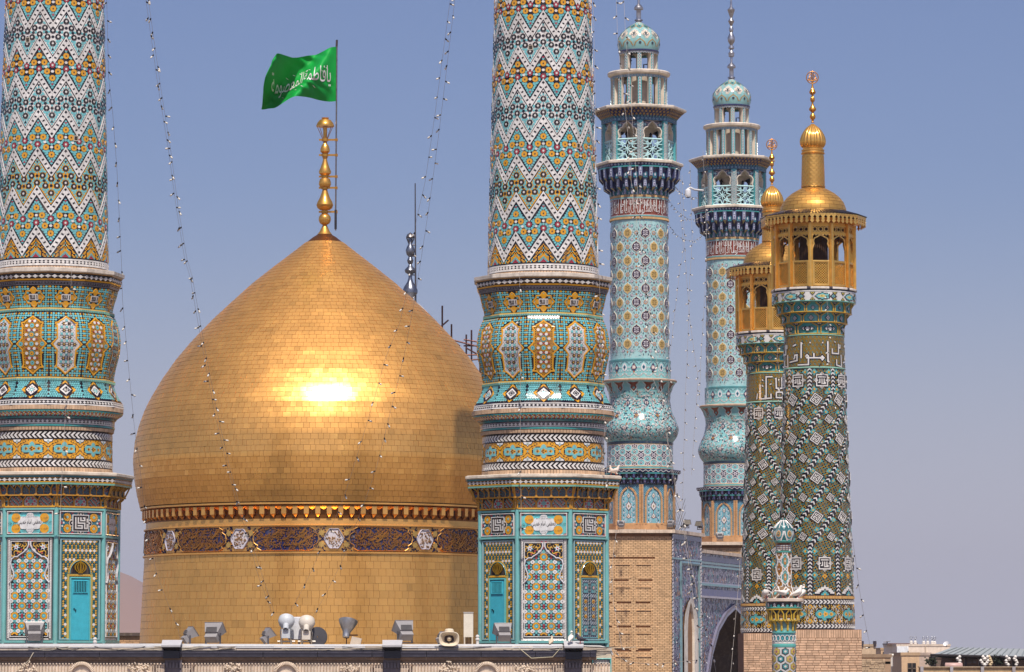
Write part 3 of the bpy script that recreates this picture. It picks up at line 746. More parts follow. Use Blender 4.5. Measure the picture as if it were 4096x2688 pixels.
for a, py in ((-.25, 190), (.72, 577), (-1.15, 592), (.1, 300)):
 if py == 300: continue
 mb = MB(); F = Flat((0, 0, 0), (1, 0, 0)); k = KM
 frame(mb, F, rects([(0, 0)], 20 * k, 22 * k)[0], rects([(0, 0)], 13 * k, 15 * k)[0], lin(190, 180, 165), .04, 0); tiles(mb, F, rects([(0, 0)], 13 * k, 15 * k), lin(20, 14, 12), .034)
 o = mb.build('vent_hole', 'matte', mina); o.location = SP(a, py, 0); o.rotation_euler = (.026, 0, a)
# ---- ledge, flared neck, bulge, flare: twelve flat sides
body = Round([(mz(1160, 250), 250 * KM), (mz(1180, 247), 246 * KM), (mz(1211, 237), 237 * KM), (mz(1235, 232), 232 * KM), (mz(1250, 231), 231 * KM), (mz(1262, 238), 236 * KM), (mz(1275, 243), 243 * KM),
              (mz(1300, 252), 252 * KM), (mz(1330, 259), 258.5 * KM), (mz(1356, 262), 261.5 * KM), (mz(1385, 262), 261.5 * KM), (mz(1412, 258), 258 * KM), (mz(1440, 252), 252 * KM), (mz(1470, 245), 245 * KM), (mz(1500, 240), 240 * KM), (mz(1522, 237), 237 * KM),
              (mz(1535, 238), 238 * KM), (mz(1548, 240), 240.5 * KM), (mz(1562, 244), 244.5 * KM), (mz(1578, 252), 251.5 * KM), (mz(1594, 260), 260.5 * KM), (mz(1608, 271), 271 * KM)], 12)
def sides(S, zlist, col, mb, n=12, h=0.0, jit=0):
 g = 2 * PI / n; a = -PI + np.arange(n) * g + (0 if n != 12 else 0); a0 = (np.arange(n) - .5) * g
 for q in a0:
  aa = np.array([q + 1e-5, q + g / 2, q + g - 1e-5]); mb.grid(S(aa[None, :], np.array(zlist)[:, None], h), col, True)
mb = MB(); sides(body, body.z, BK, mb); mb.build('collar', 'glaze', mina)
mb = MB(); E_ = lambda py, r: (mz(py, 262), r * KM)
mb.lathe([E_(1116, 255), E_(1104, 275), E_(1091, 276), E_(1089, 268), E_(1086, 222)], 12, lin(226, 214, 200), poly=True); mb.build('ledge_slab', 'stone', mina, .03)
mb = MB(); mb.lathe([E_(1157, 248), E_(1154, 255), E_(1142, 256), E_(1141, 259), E_(1134, 261), E_(1133, 260), E_(1115, 263), E_(1112, 266), E_(1106, 267), E_(1103, 272)], 12, BK, poly=True)
Lb = Round([(mz(1157, 255), 251 * KM), (mz(1142, 256), 256 * KM), (mz(1133, 260), 260 * KM), (mz(1100, 262), 266 * KM)], 12)
ring(mb, Lb, 1106, 1111, 265, 265, GOLDY, .03); ring(mb, Lb, 1134, 1140, 259, 259, YE, .035); ring(mb, Lb, 1143, 1146, 256, 256, GREY, .03); ring(mb, Lb, 1154, 1158, 255, 255, GREY, .02)
row_of(mb, Lb, 1124, 260, 66, lambda c: stars(c, 12.5, 7.5, 4, 0, 1, .62), WH, .03)
row_of(mb, Lb, 1150, 255, 130, lambda c: stars(c, 5.6, 2.8, 4, 0), GREY, .02)
mb.build('ledge_band', 'glaze', mina)
def mold(py, r, name='rope_moulding'):
 mb = MB(); z = mz(py, r)
 mb.lathe([(z - .075, r * KM - .02), (z - .05, r * KM + .04), (z, r * KM + .05)], 12, TQL, poly=True); mb.lathe([(z, r * KM + .05), (z + .035, r * KM + .045), (z + .05, r * KM - .02)], 12, lin(215, 180, 95), poly=True)
 n = 150; a = np.arange(n) * 2 * PI / n; a = (a + PI) % (2 * PI) - PI; a = a[np.abs(a) < VIS]
 S = Round([(z - 1, r * KM), (z + 1, r * KM)], 12); d = .008
 q = np.stack([np.stack([a - d, np.full_like(a, z - .07)], 1), np.stack([a + d * .2, np.full_like(a, z - .07)], 1), np.stack([a + d * 1.6, np.full_like(a, z - .0)], 1), np.stack([a + d * .4, np.full_like(a, z - .0)], 1)], 1)
 tiles(mb, S, q, lin(120, 165, 140), .058, .02); mb.build(name, 'glaze', mina)
mold(1254, 232); mold(1527, 237)
G12 = 2 * PI / 12
ground = MB()
def keepout(xy, polys_):
 ok = np.ones(len(xy), bool)
 for p in polys_: ok &= ~pip(xy, p)
 return ok
med_out = mirror([(0, -50), (11, -42), (17, -31), (36, -31), (39, -18), (56, 0)]); med_out = mirror([(x, y) for x, y in [(0, -50), (11, -42), (17, -31), (36, -31), (39, -18), (56, 0), (39, 18), (36, 31), (17, 31), (11, 42), (0, 50)]]) * .82
cart_out = mirror([(0, -113), (14, -102), (30, -93), (33, -88), (46, -87), (46, -78), (40, -72), (40, -24), (62, 0), (40, 24), (40, 72), (41, 80), (47, 88), (46, 93), (31, 93), (14, 106), (0, 118)])
loz_out = np.array([(0, -37), (42, 0), (0, 37), (-42, 0)])
def ground_tiles(py0, py1, rmid, dx_, dy_, zones, style):
 """the field of small tiles round the medallions; px about the middle of each side"""
 pm = (py0 + py1) / 2; cells = {}
 for k in range(-4, 5):
  if abs(k * G12) > VIS: continue
  P = px_patch(body, k * G12, pm, rmid)
  ys = np.arange(py0 - pm + dy_ * .6, py1 - pm - dy_ * .4, dy_); nx = int(rmid * G12 / dx_ / 2) ;
  for j, y in enumerate(ys):
   z = mz(pm + y, rmid); rr = float(body.r(z)) / KM; half = rr * math.tan(G12 / 2); ux = rmid / rr
   n = max(1, round(rmid * math.tan(G12 / 2) / dx_ - .5)); de = half / (n + .5)
   for i in range(-n, n + 1):
    x = i * de + (de / 2 if (style == 1 and j % 2) else 0)
    if abs(x) > half - 1: continue
    if any(pip(np.array([(x, y)]), zz_)[0] for zz_ in zones): continue
    if style == 0:
     if i % 2 == 0 and j % 2 == 0: cells.setdefault(('y', k), []).append((x, y))
     else: cells.setdefault(('t', k), []).append((x, y))
    else: cells.setdefault(('b', k), []).append((x, y))
  R0 = float(body.r(mz(pm, rmid)))
  conv = lambda q: np.stack([k * G12 + np.arctan2(q[..., 0], rmid), mz(pm, rmid) - q[..., 1] * KM], -1)
  for ty, sty in (('y', lambda c: stars(c, 4.2, 2.6, 4)), ('t', lambda c: ngons(c, 5.7, 6, 0, dx_ / 11 * .98, dy_ / 11 * .98)), ('b', lambda c: ngons(c, 5.4, 4, .2, dx_ / 9, dy_ / 9))):
   c = cells.get((ty, k))
   if c: tiles(ground, body, conv(sty(np.array(c))), YE if ty == 'y' else TQ, .014, 0)
ground_tiles(1162, 1246, 238, 10.6, 8.3, [med_out * 1.1], 0)
ground_tiles(1266, 1518, 252, 10.6, 8.6, [cart_out * 1.05], 0)
ground_tiles(1534, 1606, 252, 8.6, 7.4, [loz_out * 1.06], 1)
ground.build('field_tiles', 'glaze', mina, .08, kind='stuff')
def onside(k, pm, rmid):
 class Q:
  def __call__(s, x, y, h): return body(k * G12 + np.arctan2(np.asarray(x, float), rmid), mz(pm, rmid) - np.asarray(y, float) * KM, h)
 return Q()
ALLAH = ['WWWWWWWWWWWWWW', 'W............W', 'W.WWWWW.W.W..W', 'W.W...W.W.W..W', 'W.W.WWW.W.W..W', 'W.W...W.W.W..W', 'W.WWW.W.W.W..W', 'W............W', 'WWWWWWWWWWWWWW']
ALLAH = ['            ', ' KKK K K  K ', ' K K K K  K ', ' KKK K K  K ', '   K K K  K ', ' KKKKKKK  K ', '            ']
def face_parts(build, k, name, zrot):
 """a part is built once on the front side and its copies turned round the axis"""
mdm = MB(); Q = onside(0, 1207, 238)
tiles(mdm, Q, med_out * .9, BK, .016);
mi = offset(med_out, 5.5); frame(mdm, Q, med_out, mi, YE, .022, .0)
for x, y in ((0, -22), (0, 22), (-24, 0), (24, 0)): tiles(mdm, Q, ngons([(x, y)], 10, 10), YE, .024, .016)
for x, y in ((-33, 0), (33, 0), (0, -33), (0, 33), (-22, -17), (22, -17), (-22, 17), (22, 17), (-14, -24), (14, -24), (-14, 24), (14, 24)): tiles(mdm, Q, ngons([(x, y)], 4.5, 6), TQ, .022, .016)
tiles(mdm, Q, rects([(0, 0)], 36, 24), WH, .034, .016)
raster(mdm, Q, ALLAH, -18, -10.5, 3.0, 3.0, {'K': BK}, .042, .034)
md_me = mdm.build('name_medallion', 'glaze', link=False)
cA = MB(); Q = onside(0, 1392, 258); ci = offset(cart_out, 6.0)
def cart(mb, Q):
 tiles(mb, Q, np.array([(p[0], p[1]) for p in ci])[None], BK, .018);
 frame(mb, Q, cart_out, ci, YE, .06, 0)
def sliced(mb, Q, poly, col, h):
 """a field that follows the bulge: horizontal slices"""
 p = np.asarray(poly); ys = np.linspace(p[:, 1].min() + .5, p[:, 1].max() - .5, 26); E = []
 for y in ys:
  xs = []
  for i in range(len(p)):
   x0, y0 = p[i]; x1, y1 = p[(i + 1) % len(p)]
   if (y0 - y) * (y1 - y) <= 0 and abs(y1 - y0) > 1e-9: xs.append(x0 + (x1 - x0) * (y - y0) / (y1 - y0))
  E.append((min(xs), max(xs)))
 E = np.array(E); q = np.stack([np.stack([E[:-1, 0], ys[:-1]], 1), np.stack([E[:-1, 1], ys[:-1]], 1), np.stack([E[1:, 1], ys[1:]], 1), np.stack([E[1:, 0], ys[1:]], 1)], 1)
 tiles(mb, Q, q, col, h)
frame(cA, Q, cart_out, ci, YE, .022, 0, sub=3); sliced(cA, Q, ci, BK, .008)
g = np.array([(x + (j % 2) * 2.6, y) for j, y in enumerate(np.arange(-106, 112, 4.6)) for x in np.arange(-52, 53, 5.2)]); g = g[pip(g, offset(ci, 1.5))]; tiles(cA, Q, ngons(g, 2.3, 5), YE, .012, .008)
ins = lambda c, m: c[pip(c, offset(ci, m))]
C = np.array([(0, y) for y in range(-104, 110, 36)], float) + (0, 32)
for j, y in enumerate((-72, -36, 0, 36, 72)):
 for x in (-42, 0, 42):
  c = ins(np.array([(x, y)]), 2) if x else np.array([(x, y)])
  if len(c): tiles(cA, Q, ngons(c, 12.5, 12), BK, .02, .012); tiles(cA, Q, ngons(c, 8.4, 10), (TQ if j % 2 == 0 else YE), .03, .02); tiles(cA, Q, ngons(c, 2.2, 6), BK, .034, .03)
  if len(c): th = np.arange(12) * PI / 6; rc = c + 11 * np.stack([np.cos(th), np.sin(th)], 1); tiles(cA, Q, ngons(rc, 2.4, 5), (YE if j % 2 == 0 else TQ), .028, .02)
c = ins(np.array([(x, y) for y in (-72, -36, 0, 36, 72) for x in (-21, 21)] + [(x, y) for y in (-90, -54, -18, 18, 54, 90) for x in (-10.5, 10.5)], float), 5); tiles(cA, Q, ngons(c, 6.2, 8), WH, .03, .012)
c = ins(np.array([(x, y) for y in (-90, -54, -18, 18, 54, 90) for x in (0, -21, 21)] + [(x, y) for y in (-72, -36, 0, 36, 72) for x in (-33, 33)], float), 3); tiles(cA, Q, stars(c, 5, 2.2, 4, .3), RD, .026, .012)
cA_me = cA.build('cartouche', 'glaze', link=False)
cB = MB(); frame(cB, Q, cart_out, ci, YE, .022, 0, sub=3); sliced(cB, Q, ci, shade(WH, .9), .012)
c = ins(np.array([(x, y) for y in np.arange(-94.5, 100, 27) for x in (-40, -20, 0, 20, 40)], float), 4); tiles(cB, Q, ngons(c, 5.6, 7), TQ, .028, .012)
c = ins(np.array([(x, y) for y in np.arange(-81, 90, 27) for x in (-30.5, -10.5, 10.5, 30.5)], float), 5); tiles(cB, Q, stars(c, 8.6, 5.4, 6), BK, .022, .012); tiles(cB, Q, stars(c, 5.4, 2.2, 5), lin(205, 160, 80), .028, .022)
c = ins(np.array([(x, y) for y in np.arange(-101, 105, 13.5) for x in np.arange(-45, 46, 10)], float), 3); tiles(cB, Q, ngons(c, 1.5, 4), BK, .02, .012)
c = ins(np.array([(x + 5, y + 6.7) for y in np.arange(-101, 100, 13.5) for x in np.arange(-45, 46, 10)], float), 3); tiles(cB, Q, ngons(c, 1.4, 4), lin(110, 120, 150), .02, .012)
cB_me = cB.build('cartouche', 'glaze', link=False)
KUF = ['KKKKKKK', 'K     K', 'K KKK K', 'K K K K', 'K KKK  ', 'K    KK', 'KKKK K ', '     K ']
def loz(kind):
 mb = MB(); Q = onside(0, 1571, 252); tiles(mb, Q, loz_out * .98, BK, .02); frame(mb, Q, loz_out, loz_out * .72, YE, .024, 0, sub=3)
 L = loz_out * .56;
 tiles(mb, Q, L, WH, .034, .02)
 if kind:
  class RQ:
   def __call__(s, x, y, h): return Q((np.asarray(x) - np.asarray(y)) * .76, (np.asarray(x) + np.asarray(y)) * .62, h)
  raster(mb, RQ(), KUF, -9.8, -11.2, 2.8, 2.8, {'K': BK}, .046, .034)
 else:
  th = np.arange(8) * PI / 4; rc = np.stack([13 * np.cos(th), 10 * np.sin(th)], 1); tiles(mb, Q, ngons(rc, 2.6, 4, .7), BK, .044, .034); tiles(mb, Q, ngons(rc * .5 * (1, 1), 2.6, 5), TQ, .044, .034)
 return mb.build('lozenge', 'glaze', link=False)
lz = [loz(0), loz(1)]
for k in range(-4, 5):
 for me, nm in ((md_me, 'name_medallion'), (cA_me if k % 2 == 0 else cB_me, 'cartouche'), (lz[k % 2], 'lozenge')):
  o = obj(nm, me, mina); o.rotation_euler = (0, 0, k * G12)
# ---- bands below the flare
mb = MB(); mb.lathe([E_(1630, 276), E_(1608, 271)], 12, BK, poly=True); Lb = Round([(mz(1632, 276), 276 * KM), (mz(1606, 271), 271 * KM)], 12)
ring(mb, Lb, 1610, 1614, 271, 271, WH, .02); ring(mb, Lb, 1626, 1631, 275, 275, WH, .02); row_of(mb, Lb, 1620, 273, 110, lambda c: stars(c, 7, 3.4, 4, 0, 1, .8), WH, .02); mb.build('dotted_band', 'glaze', mina)
mb = MB(); mb.lathe([E_(1650, 282), E_(1646, 284), E_(1634, 283), E_(1631, 276)], 60, shade(BEI, .8)); Lb = Round([(mz(1660, 283), 283.5 * KM), (mz(1620, 283), 283.5 * KM)]); row_of(mb, Lb, 1640, 283, 150, lambda c: rects(c, 10.3, 16), BEI, .014); mb.build('brick_course', 'brick', mina, .08)
low = Round([(mz(1650, 281), 281 * KM), (mz(1657, 279), 280 * KM), (mz(1674, 256), 258 * KM), (mz(1684, 250), 250 * KM), (mz(1716, 248), 248 * KM), (mz(1732, 245), 245 * KM), (mz(1735, 243), 241 * KM), (mz(1905, 243), 243 * KM)])
mb = MB(); mb.grid(low(A[None, :], low.z[:, None], 0), BK, True, True); mb.build('lower_drum', 'glaze', mina)
mb = MB(); ring(mb, low, 1651, 1656, 280, 280, TEAL, .02)
for j, (py, cols) in enumerate(((1659, (TQ, YE)), (1663, (WH, RD)), (1667, (YE, WH)), (1671, (TQ, RD)))):
 for q in (0, 1): row_of(mb, low, py, 270, 90, lambda c: ngons(c + (q * 9.4 + (j % 2) * 4, 0), 4.2, 6, 0, 1, .6), cols[q], .012)
ring(mb, low, 1676, 1684, 252, 252, shade(TQD, .8), .02); ring(mb, low, 1687, 1692, 250, 250, GREY, .015); ring(mb, low, 1701, 1706, 248, 248, WH, .015)
row_of(mb, low, 1696, 249, 90, lambda c: stars(c, 9, 4.6, 4, 0, 1, .7), WH, .015); ring(mb, low, 1708, 1715, 248, 248, TEAL, .03); mb.build('banded_moulding', 'glaze', mina)
mb = MB(); row_of(mb, low, 1724, 246, 120, lambda c: rects(c, 11, 12), BEI, .02); mb.build('brick_course', 'brick', mina, .08); mb = MB(); row_of(mb, low, 1890, 243, 120, lambda c: rects(c, 11, 22), shade(BEI, .95), .02); mb.build('brick_course', 'brick', mina, .08)
def chev(py, hgt):
 mb = MB()
 def mk(c):
  w_ = 9.5; d = 13; o = np.array([(-w_ / 2 - d / 2, 0), (d / 2 - w_ / 2, -hgt / 2), (d / 2 + w_ / 2, -hgt / 2), (w_ / 2 - d / 2, 0), (d / 2 + w_ / 2, hgt / 2), (d / 2 - w_ / 2, hgt / 2)])
  a = c[:, None] + o[[0, 3, 2, 1]]; b = c[:, None] + o[[0, 5, 4, 3]]; return np.concatenate([a, b])
 row_of(mb, low, py, 243, 80, mk, WH, .018); return mb
chev(1750, 24).build('chevron_band', 'glaze', mina, .04); chev(1862, 24).build('chevron_band', 'glaze', mina, .04)
mb = MB(); R0 = 243
ST = ['.........tt.........', '........tttt........', '...bbbb.tttt.bbbb...', '..ttttttttttttttttt.', '.tttttttt.ytttttttt.', 'bttt.yttyb.yytt.yttb', 'bttyb.ytb.yb.tyb.ytb', 'bttt.yttyb.yytt.yttb', '.tttttttt.ytttttttt.', '..ttttttttttttttttt.', '...bbbb.tttt.bbbb...', '........tttt........', '.........tt.........']
for k in range(-4, 5):
 a0 = k * G12; P = px_patch(low, a0, 1805, R0)
 q = np.array([(-62, -34), (-40, -37), (0, -37), (40, -37), (62, -34)])
 xs = np.linspace(-63.6, 63.6, 9)
 tiles(mb, P, np.stack([np.stack([xs[:-1], np.full(8, -37)], 1), np.stack([xs[1:], np.full(8, -37)], 1), np.stack([xs[1:], np.full(8, 37)], 1), np.stack([xs[:-1], np.full(8, 37)], 1)], 1), YE, .008)
 raster(mb, P, ST, -46, -27, 4.6, 4.15, {'t': TQ, 'b': BK, 'y': YE}, .02, .008)
 c = np.array([(s1 * x, s2 * y) for s1 in (-1, 1) for s2 in (-1, 1) for x, y in ((36, 24), (26, 29), (47, 20), (54, 26), (44, 12), (58, 8), (14, 33))]); tiles(mb, P, ngons(c, 2.4, 5), BK, .012)
 for s1 in (-1, 1):
  for s2 in (-1, 1):
   th = np.linspace(0, 5.2, 10); stroke(mb, P, np.stack([s1 * (33 + 6 * np.cos(th)), s2 * (29 + 6 * np.sin(th))], 1), 1.3, BK, .0125); stroke(mb, P, [(s1 * 63, s2 * 6), (s1 * 50, s2 * 16), (s1 * 40, s2 * 22)], 1.4, BK, .0125)
 for s2 in (-1, 1):
  P2 = px_patch(low, a0 + G12 / 2, 1805, R0)
  tiles(mb, P2, np.array([(-22, s2 * 37), (-16, s2 * 27), (-6, s2 * 25), (0, s2 * 17), (6, s2 * 25), (16, s2 * 27), (22, s2 * 37)]), BK, .013); tiles(mb, P2, np.array([(-18, s2 * 37), (-14, s2 * 29), (-5, s2 * 27), (0, s2 * 20), (5, s2 * 27), (14, s2 * 29), (18, s2 * 37)]), WH, .017)
  tiles(mb, P2, ngons([(0, s2 * 30)], 4.5, 6), lin(120, 190, 195), .021); tiles(mb, P2, ngons([(0, s2 * 30)], 2, 5), YE, .025)
 tiles(mb, P2, ngons([(0, 0)], 4, 4), TQ, .02)
ring(mb, low, 1764, 1766, 243, 243, BK, .022); ring(mb, low, 1843, 1846, 243, 243, BK, .022); mb.build('cartouche_belt', 'glaze', mina, .05)
# ---- octagonal base with honeycombed cornice
oc = lambda py, r: (mz(py, 285), r * KM)
mb = MB(); mb.lathe([oc(1912, 300), oc(1907, 309), oc(1898, 309), oc(1895, 300), oc(1893, 240)], 8, lin(222, 208, 190), poly=True); mb.build('cornice_slab', 'stone', mina, .03)
O8 = Round([(mz(1950, 285), 293 * KM), (mz(1905, 285), 299 * KM)], 8)
mb = MB(); mb.lathe([oc(1948, 286), oc(1946, 294), oc(1910, 299), oc(1908, 303)], 8, BK, poly=True)
ring(mb, O8, 1909, 1918, 299, 299, lin(58, 120, 128), .03); ring(mb, O8, 1919, 1921, 298, 298, GOLDY, .03); ring(mb, O8, 1934, 1938, 297, 297, YE, .04); ring(mb, O8, 1939, 1946, 296, 296, lin(130, 190, 170), .04)
row_of(mb, O8, 1927, 297, 96, lambda c: stars(c, 10.5, 5.6, 4, 0, 1, .72), WH, .035); mb.build('cornice_band', 'glaze', mina, .04)
O9 = Round([(mz(2055, 262), 250 * KM), (mz(1980, 262), 250 * KM), (mz(1940, 262), 250 * KM)], 8)
mb = MB(); mb.lathe([oc(2060, 246), oc(1992, 246), oc(1991, 262), oc(1945, 266)], 8, lin(30, 60, 75), poly=True); mb.build('cornice_core', 'glaze', mina)
G8 = PI / 4; W8 = lambda r: 2 * r * math.tan(PI / 8)
AM = lin(196, 140, 42); ORB = lin(190, 92, 60)
def arch_pts(w_, h_, n=5):
 """pointed niche outline, bottom middle origin, y up"""
 r = [(w_ / 2, 0), (w_ / 2, h_ * .62), (w_ * .26, h_ * .88), (0, h_)]; return r
class FaceBuilder:
 """one side of the octagonal base, px units: x right, y = photo row; r = distance of the plane from the axis in px"""
 def __init__(s): s.mb = MB()
 def plane(s, r):
  return lambda x, y, h=0.0: np.stack(np.broadcast_arrays(np.asarray(x, float) * KM, -(r * KM + np.asarray(h, float)), np.interp(np.asarray(y, float), _yy, _zz) ), -1)
_yy = np.arange(1880, 2640, 10.0); _zz = np.array([mz(y, 252) for y in _yy])
def niche(P, mb, cx, y0, w_, h_, fill, deep, pat, rib=AM):
 """a recessed pointed niche with raised ribs and a small mosaic at its back"""
 a = arch_pts(w_, h_); o = [(cx + x, y0 - y) for x, y in a] + [(cx - x, y0 - y) for x, y in a[::-1][1:]]; o = np.array(o)
 tiles(mb, P, o, fill, 0.0)
 c = o.mean(0)
 if pat:
  g = np.array([(cx + i * w_ * .19, y0 - h_ * (.12 + .17 * j)) for i in (-2, -1, 0, 1, 2) for j in range(5)]); g = g[pip(g, c + (o - c) * .86)]
  for q, cc in enumerate(pat): tiles(mb, P, ngons(g[q::len(pat)], w_ * .085, 5), cc, .012, 0)
def muq_face():
 mb = MB(); F = FaceBuilder()
 t1 = F.plane(272); t2 = F.plane(251); w1 = W8(274); w2 = W8(254)
 n = 6; cw = w1 / n * .98
 for i in range(-3, 4):
  for s_ in (-.25, .25): pass
 pal1 = (lin(120, 70, 48), lin(48, 120, 130))
 for i in range(6):
  cx = (i - 2.5) * 29.5; niche(t1, mb, cx, 1987, 25, 38, lin(36, 66, 84), 0, pal1)
 for s_ in (-1, 1):
  cx = s_ * 103; niche(t1, mb, cx, 1987, 26, 38, lin(62, 92, 118), 0, None); tiles(mb, t1, ngons([(cx, 1968)], 6.5, 8), ORB, .012, 0); tiles(mb, t1, ngons([(cx, 1968)], 4, 8), BK, .018, 0)
 pal2 = (ORB, TQ, lin(130, 60, 40)); pal3 = (WH, lin(205, 70, 90), TQ)
 for i in (-1, 0, 1):
  cx = i * 59; o = np.array([(cx - 25, 2030), (cx + 25, 2030), (cx + 25, 2008), (cx + 13, 1994), (cx - 13, 1994), (cx - 25, 2008)])
  tiles(mb, t2, o, (WH if i == 0 else lin(205, 190, 170)), .0)
  c = np.array([(cx + x, y) for x in np.arange(-22, 23, 5.5) for y in np.arange(1997, 2030, 5.3)]); c = c[pip(c, cx * np.array([1, 0]) + (o - (cx, 0)) * 1.0)]
  if i == 0:
   tiles(mb, t2, ngons([(cx, 2013)], 9, 8), TQ, .014, 0); th = np.arange(6) * PI / 3; rc = np.stack([cx + 16 * np.cos(th), 2013 + 12 * np.sin(th)], 1); tiles(mb, t2, ngons(rc, 4.6, 8), lin(205, 64, 84), .014, 0)
   c = c[::2]; tiles(mb, t2, ngons(c, 1.6, 4), BK, .01, 0)
  else:
   for q, cc in enumerate(((ORB), (TQ), (BK), (ORB))): tiles(mb, t2, ngons(c[q::4], 2.7, 5), cc, .012, 0)
 for s_ in (-1, 1):
  cx = s_ * 98; o = np.array([(cx - 11, 2030), (cx + 11, 2030), (cx + 11, 2006), (cx, 1994), (cx - 11, 2006)]); tiles(mb, t2, o, TQ, 0); tiles(mb, t2, np.array([(cx - 6, 2016), (cx + 6, 2016), (cx, 2024)]), BK, .012, 0); tiles(mb, t2, ngons([(cx, 2008)], 3.5, 4), YE, .012, 0)
 return mb.build('niche_mosaic', 'glaze', link=False, jit=.06)
def rib_face():
 mb = MB(); F = FaceBuilder(); t1 = F.plane(274); t2 = F.plane(253); tt = F.plane(294)
 bar = lambda P, p, wd, h=.05: stroke(mb, P, p, wd, AM, h, -.02)
 z = lambda y: float(np.interp(y, _yy, _zz))
 def tb(p, q, r): mb.tube([p, q], r, 6, AM, smooth=False)
 X = lambda x, y, r: (x * KM, -r * KM, z(y))
 for i in range(-1, 3):
  cx = (i - .5) * 59
  tb(X(cx, 1989, 275), X(cx, 1962, 276), .03)
  for d in (-13, 13): tb(X(cx, 1964, 276), X(cx + d, 1947, 292), .022)
 for i in range(-1, 2):
  cx = i * 59; tb(X(cx, 1987, 272), X(cx, 1966, 272), .014)
  for d in (-13, 13): tb(X(cx, 1968, 272), X(cx + d, 1948, 290), .014)
 for i in (-1.5, -.5, .5, 1.5):
  cx = i * 59; tb(X(cx, 2034, 254), X(cx, 2006, 254), .032)
  for d in (-15, 15): tb(X(cx, 2008, 254), X(cx + d, 1992, 268), .022)
  mb.box((cx * KM - .04, -282 * KM, z(1991)), (cx * KM + .04, -270 * KM, z(1984)), AM)
 for s_ in (-1, 1): tb(X(s_ * 110, 2034, 256), X(s_ * 110, 2004, 256), .028); tb(X(s_ * 110, 2006, 256), X(s_ * 113, 1992, 270), .022); tb(X(s_ * 112, 1989, 272), X(s_ * 116, 1947, 292), .026)
 w1 = W8(275) / 2; w2 = W8(256) / 2
 mb.box((-w1 * KM, -278 * KM, z(1992)), (w1 * KM, -250 * KM, z(1987)), AM); mb.box((-w2 * KM, -260 * KM, z(2037)), (w2 * KM, -246 * KM, z(2031)), lin(214, 160, 50))
 for i in range(-2, 3):
  cx = (i) * 29.5; tiles(mb, F.plane(284), np.array([(cx - 6, 1950), (cx + 6, 1950), (cx, 1958)]), lin(205, 198, 190), 0)
 return mb.build('cornice_ribs', 'glaze', link=False)
mqm = muq_face(); rbm = rib_face()
for k in (-2, -1, 0, 1, 2):
 o = obj('niche_mosaic', mqm, mina); o.rotation_euler = (0, 0, k * G8); o = obj('cornice_ribs', rbm, mina); o.rotation_euler = (0, 0, k * G8)
mb = MB(); mb.lathe([(0.0, 253 * KM - .05), (mz(2036, 253), 253 * KM - .05)], 8, lin(60, 110, 115), poly=True); mb.build('base_wall', 'glaze', mina)
RB = 253; wB = W8(RB)
for k in (-3, -2, -1, 0, 1, 2):
 mb = MB(); a = (k + .5) * G8; r = RB / math.cos(PI / 8) * KM - .03; mb.tube([(0, 0, 0), (0, 0, mz(2038, RB))], .075, 10, lin(116, 182, 180)); o = mb.build('corner_colonnette', 'glaze', mina); o.location = (r * math.sin(a), -r * math.cos(a), 0)
FB = FaceBuilder(); FP = FB.plane(RB)
def rail_me(y0, y1): mb = MB(); h = wB / 2 - 6; tiles(mb, FP, np.array([(-h, y0), (h, y0), (h, y1), (-h, y1)]), lin(118, 184, 180), .06, -.05); return mb.build('turquoise_rail', 'glaze', link=False)
rail = [rail_me(*q) for q in ((2040, 2047), (2146, 2154), (2563, 2572))]
def panel_border(mb, x0, y0, x1, y1, wd, col, h): frame(mb, FP, [(x0, y0), (x1, y0), (x1, y1), (x0, y1)], [(x0 + wd, y0 + wd), (x1 - wd, y0 + wd), (x1 - wd, y1 - wd), (x0 + wd, y1 - wd)], col, h, -.05)
QX = 92
def insc_panel():
 mb = MB(); tiles(mb, FP, np.array([(-QX, 2053), (QX, 2053), (QX, 2142), (-QX, 2142)]), lin(104, 196, 200), .0, -.05); panel_border(mb, -QX, 2052, QX, 2143, 4, lin(214, 210, 206), .04)
 for x, y in ((-57, 2078), (57, 2078), (-57, 2121), (57, 2121)): tiles(mb, FP, ngons([(x, y)], 18, 20), YE, .014, 0)
 th = np.linspace(0, 2 * PI, 49)[:-1]; cl = np.stack([48 * np.cos(th) * (1 + .06 * np.cos(8 * th)), 2098 + 30 * np.sin(th) * (1 + .1 * np.cos(8 * th))], 1); cl[:, 1] = np.where(np.abs(cl[:, 0]) < 16, 2098 + (cl[:, 1] - 2098) * 1.28, cl[:, 1]); tiles(mb, FP, cl, lin(226, 226, 226), .022, 0)
 P = Patch(None, 0, 0, 1, 1); B_ = lin(24, 22, 28)
 FL = lambda x, y, h: FP(x, y, h)
 letter(mb, FL, 'العظمى امام خميني', 0, 2098, 96, 26, B_, .032)
 letter(mb, FL, 'حضرت آية', 74, 2093, 26, 18, B_, .032); letter(mb, FL, 'دام ظله', -72, 2102, 30, 18, B_, .032)
 for y, w_ in ((2066, 70), (2074, 60), (2124, 60), (2132, 84)): letter(mb, FL, 'بسم الله الرحمن الرحيم', 0, y, w_, 8, shade(lin(50, 70, 90), 1), .033)
 for x in (-57, 57):
  for y in (2078, 2121): letter(mb, FL, 'قريب', x, y, 26, 8, B_, .03)
 for x in (-80, -40, 40, 80):
  for y in (2058, 2138): tiles(mb, FP, stars([(x, y)], 5, 2, 5), lin(40, 50, 80), .012, 0)
 for x in (-85, 85): tiles(mb, FP, stars([(x, 2138)], 6, 3, 5), RD, .014, 0); tiles(mb, FP, stars([(x, 2058)], 6, 3, 5), RD, .014, 0)
 return mb.build('inscription_panel', 'glaze', link=False)
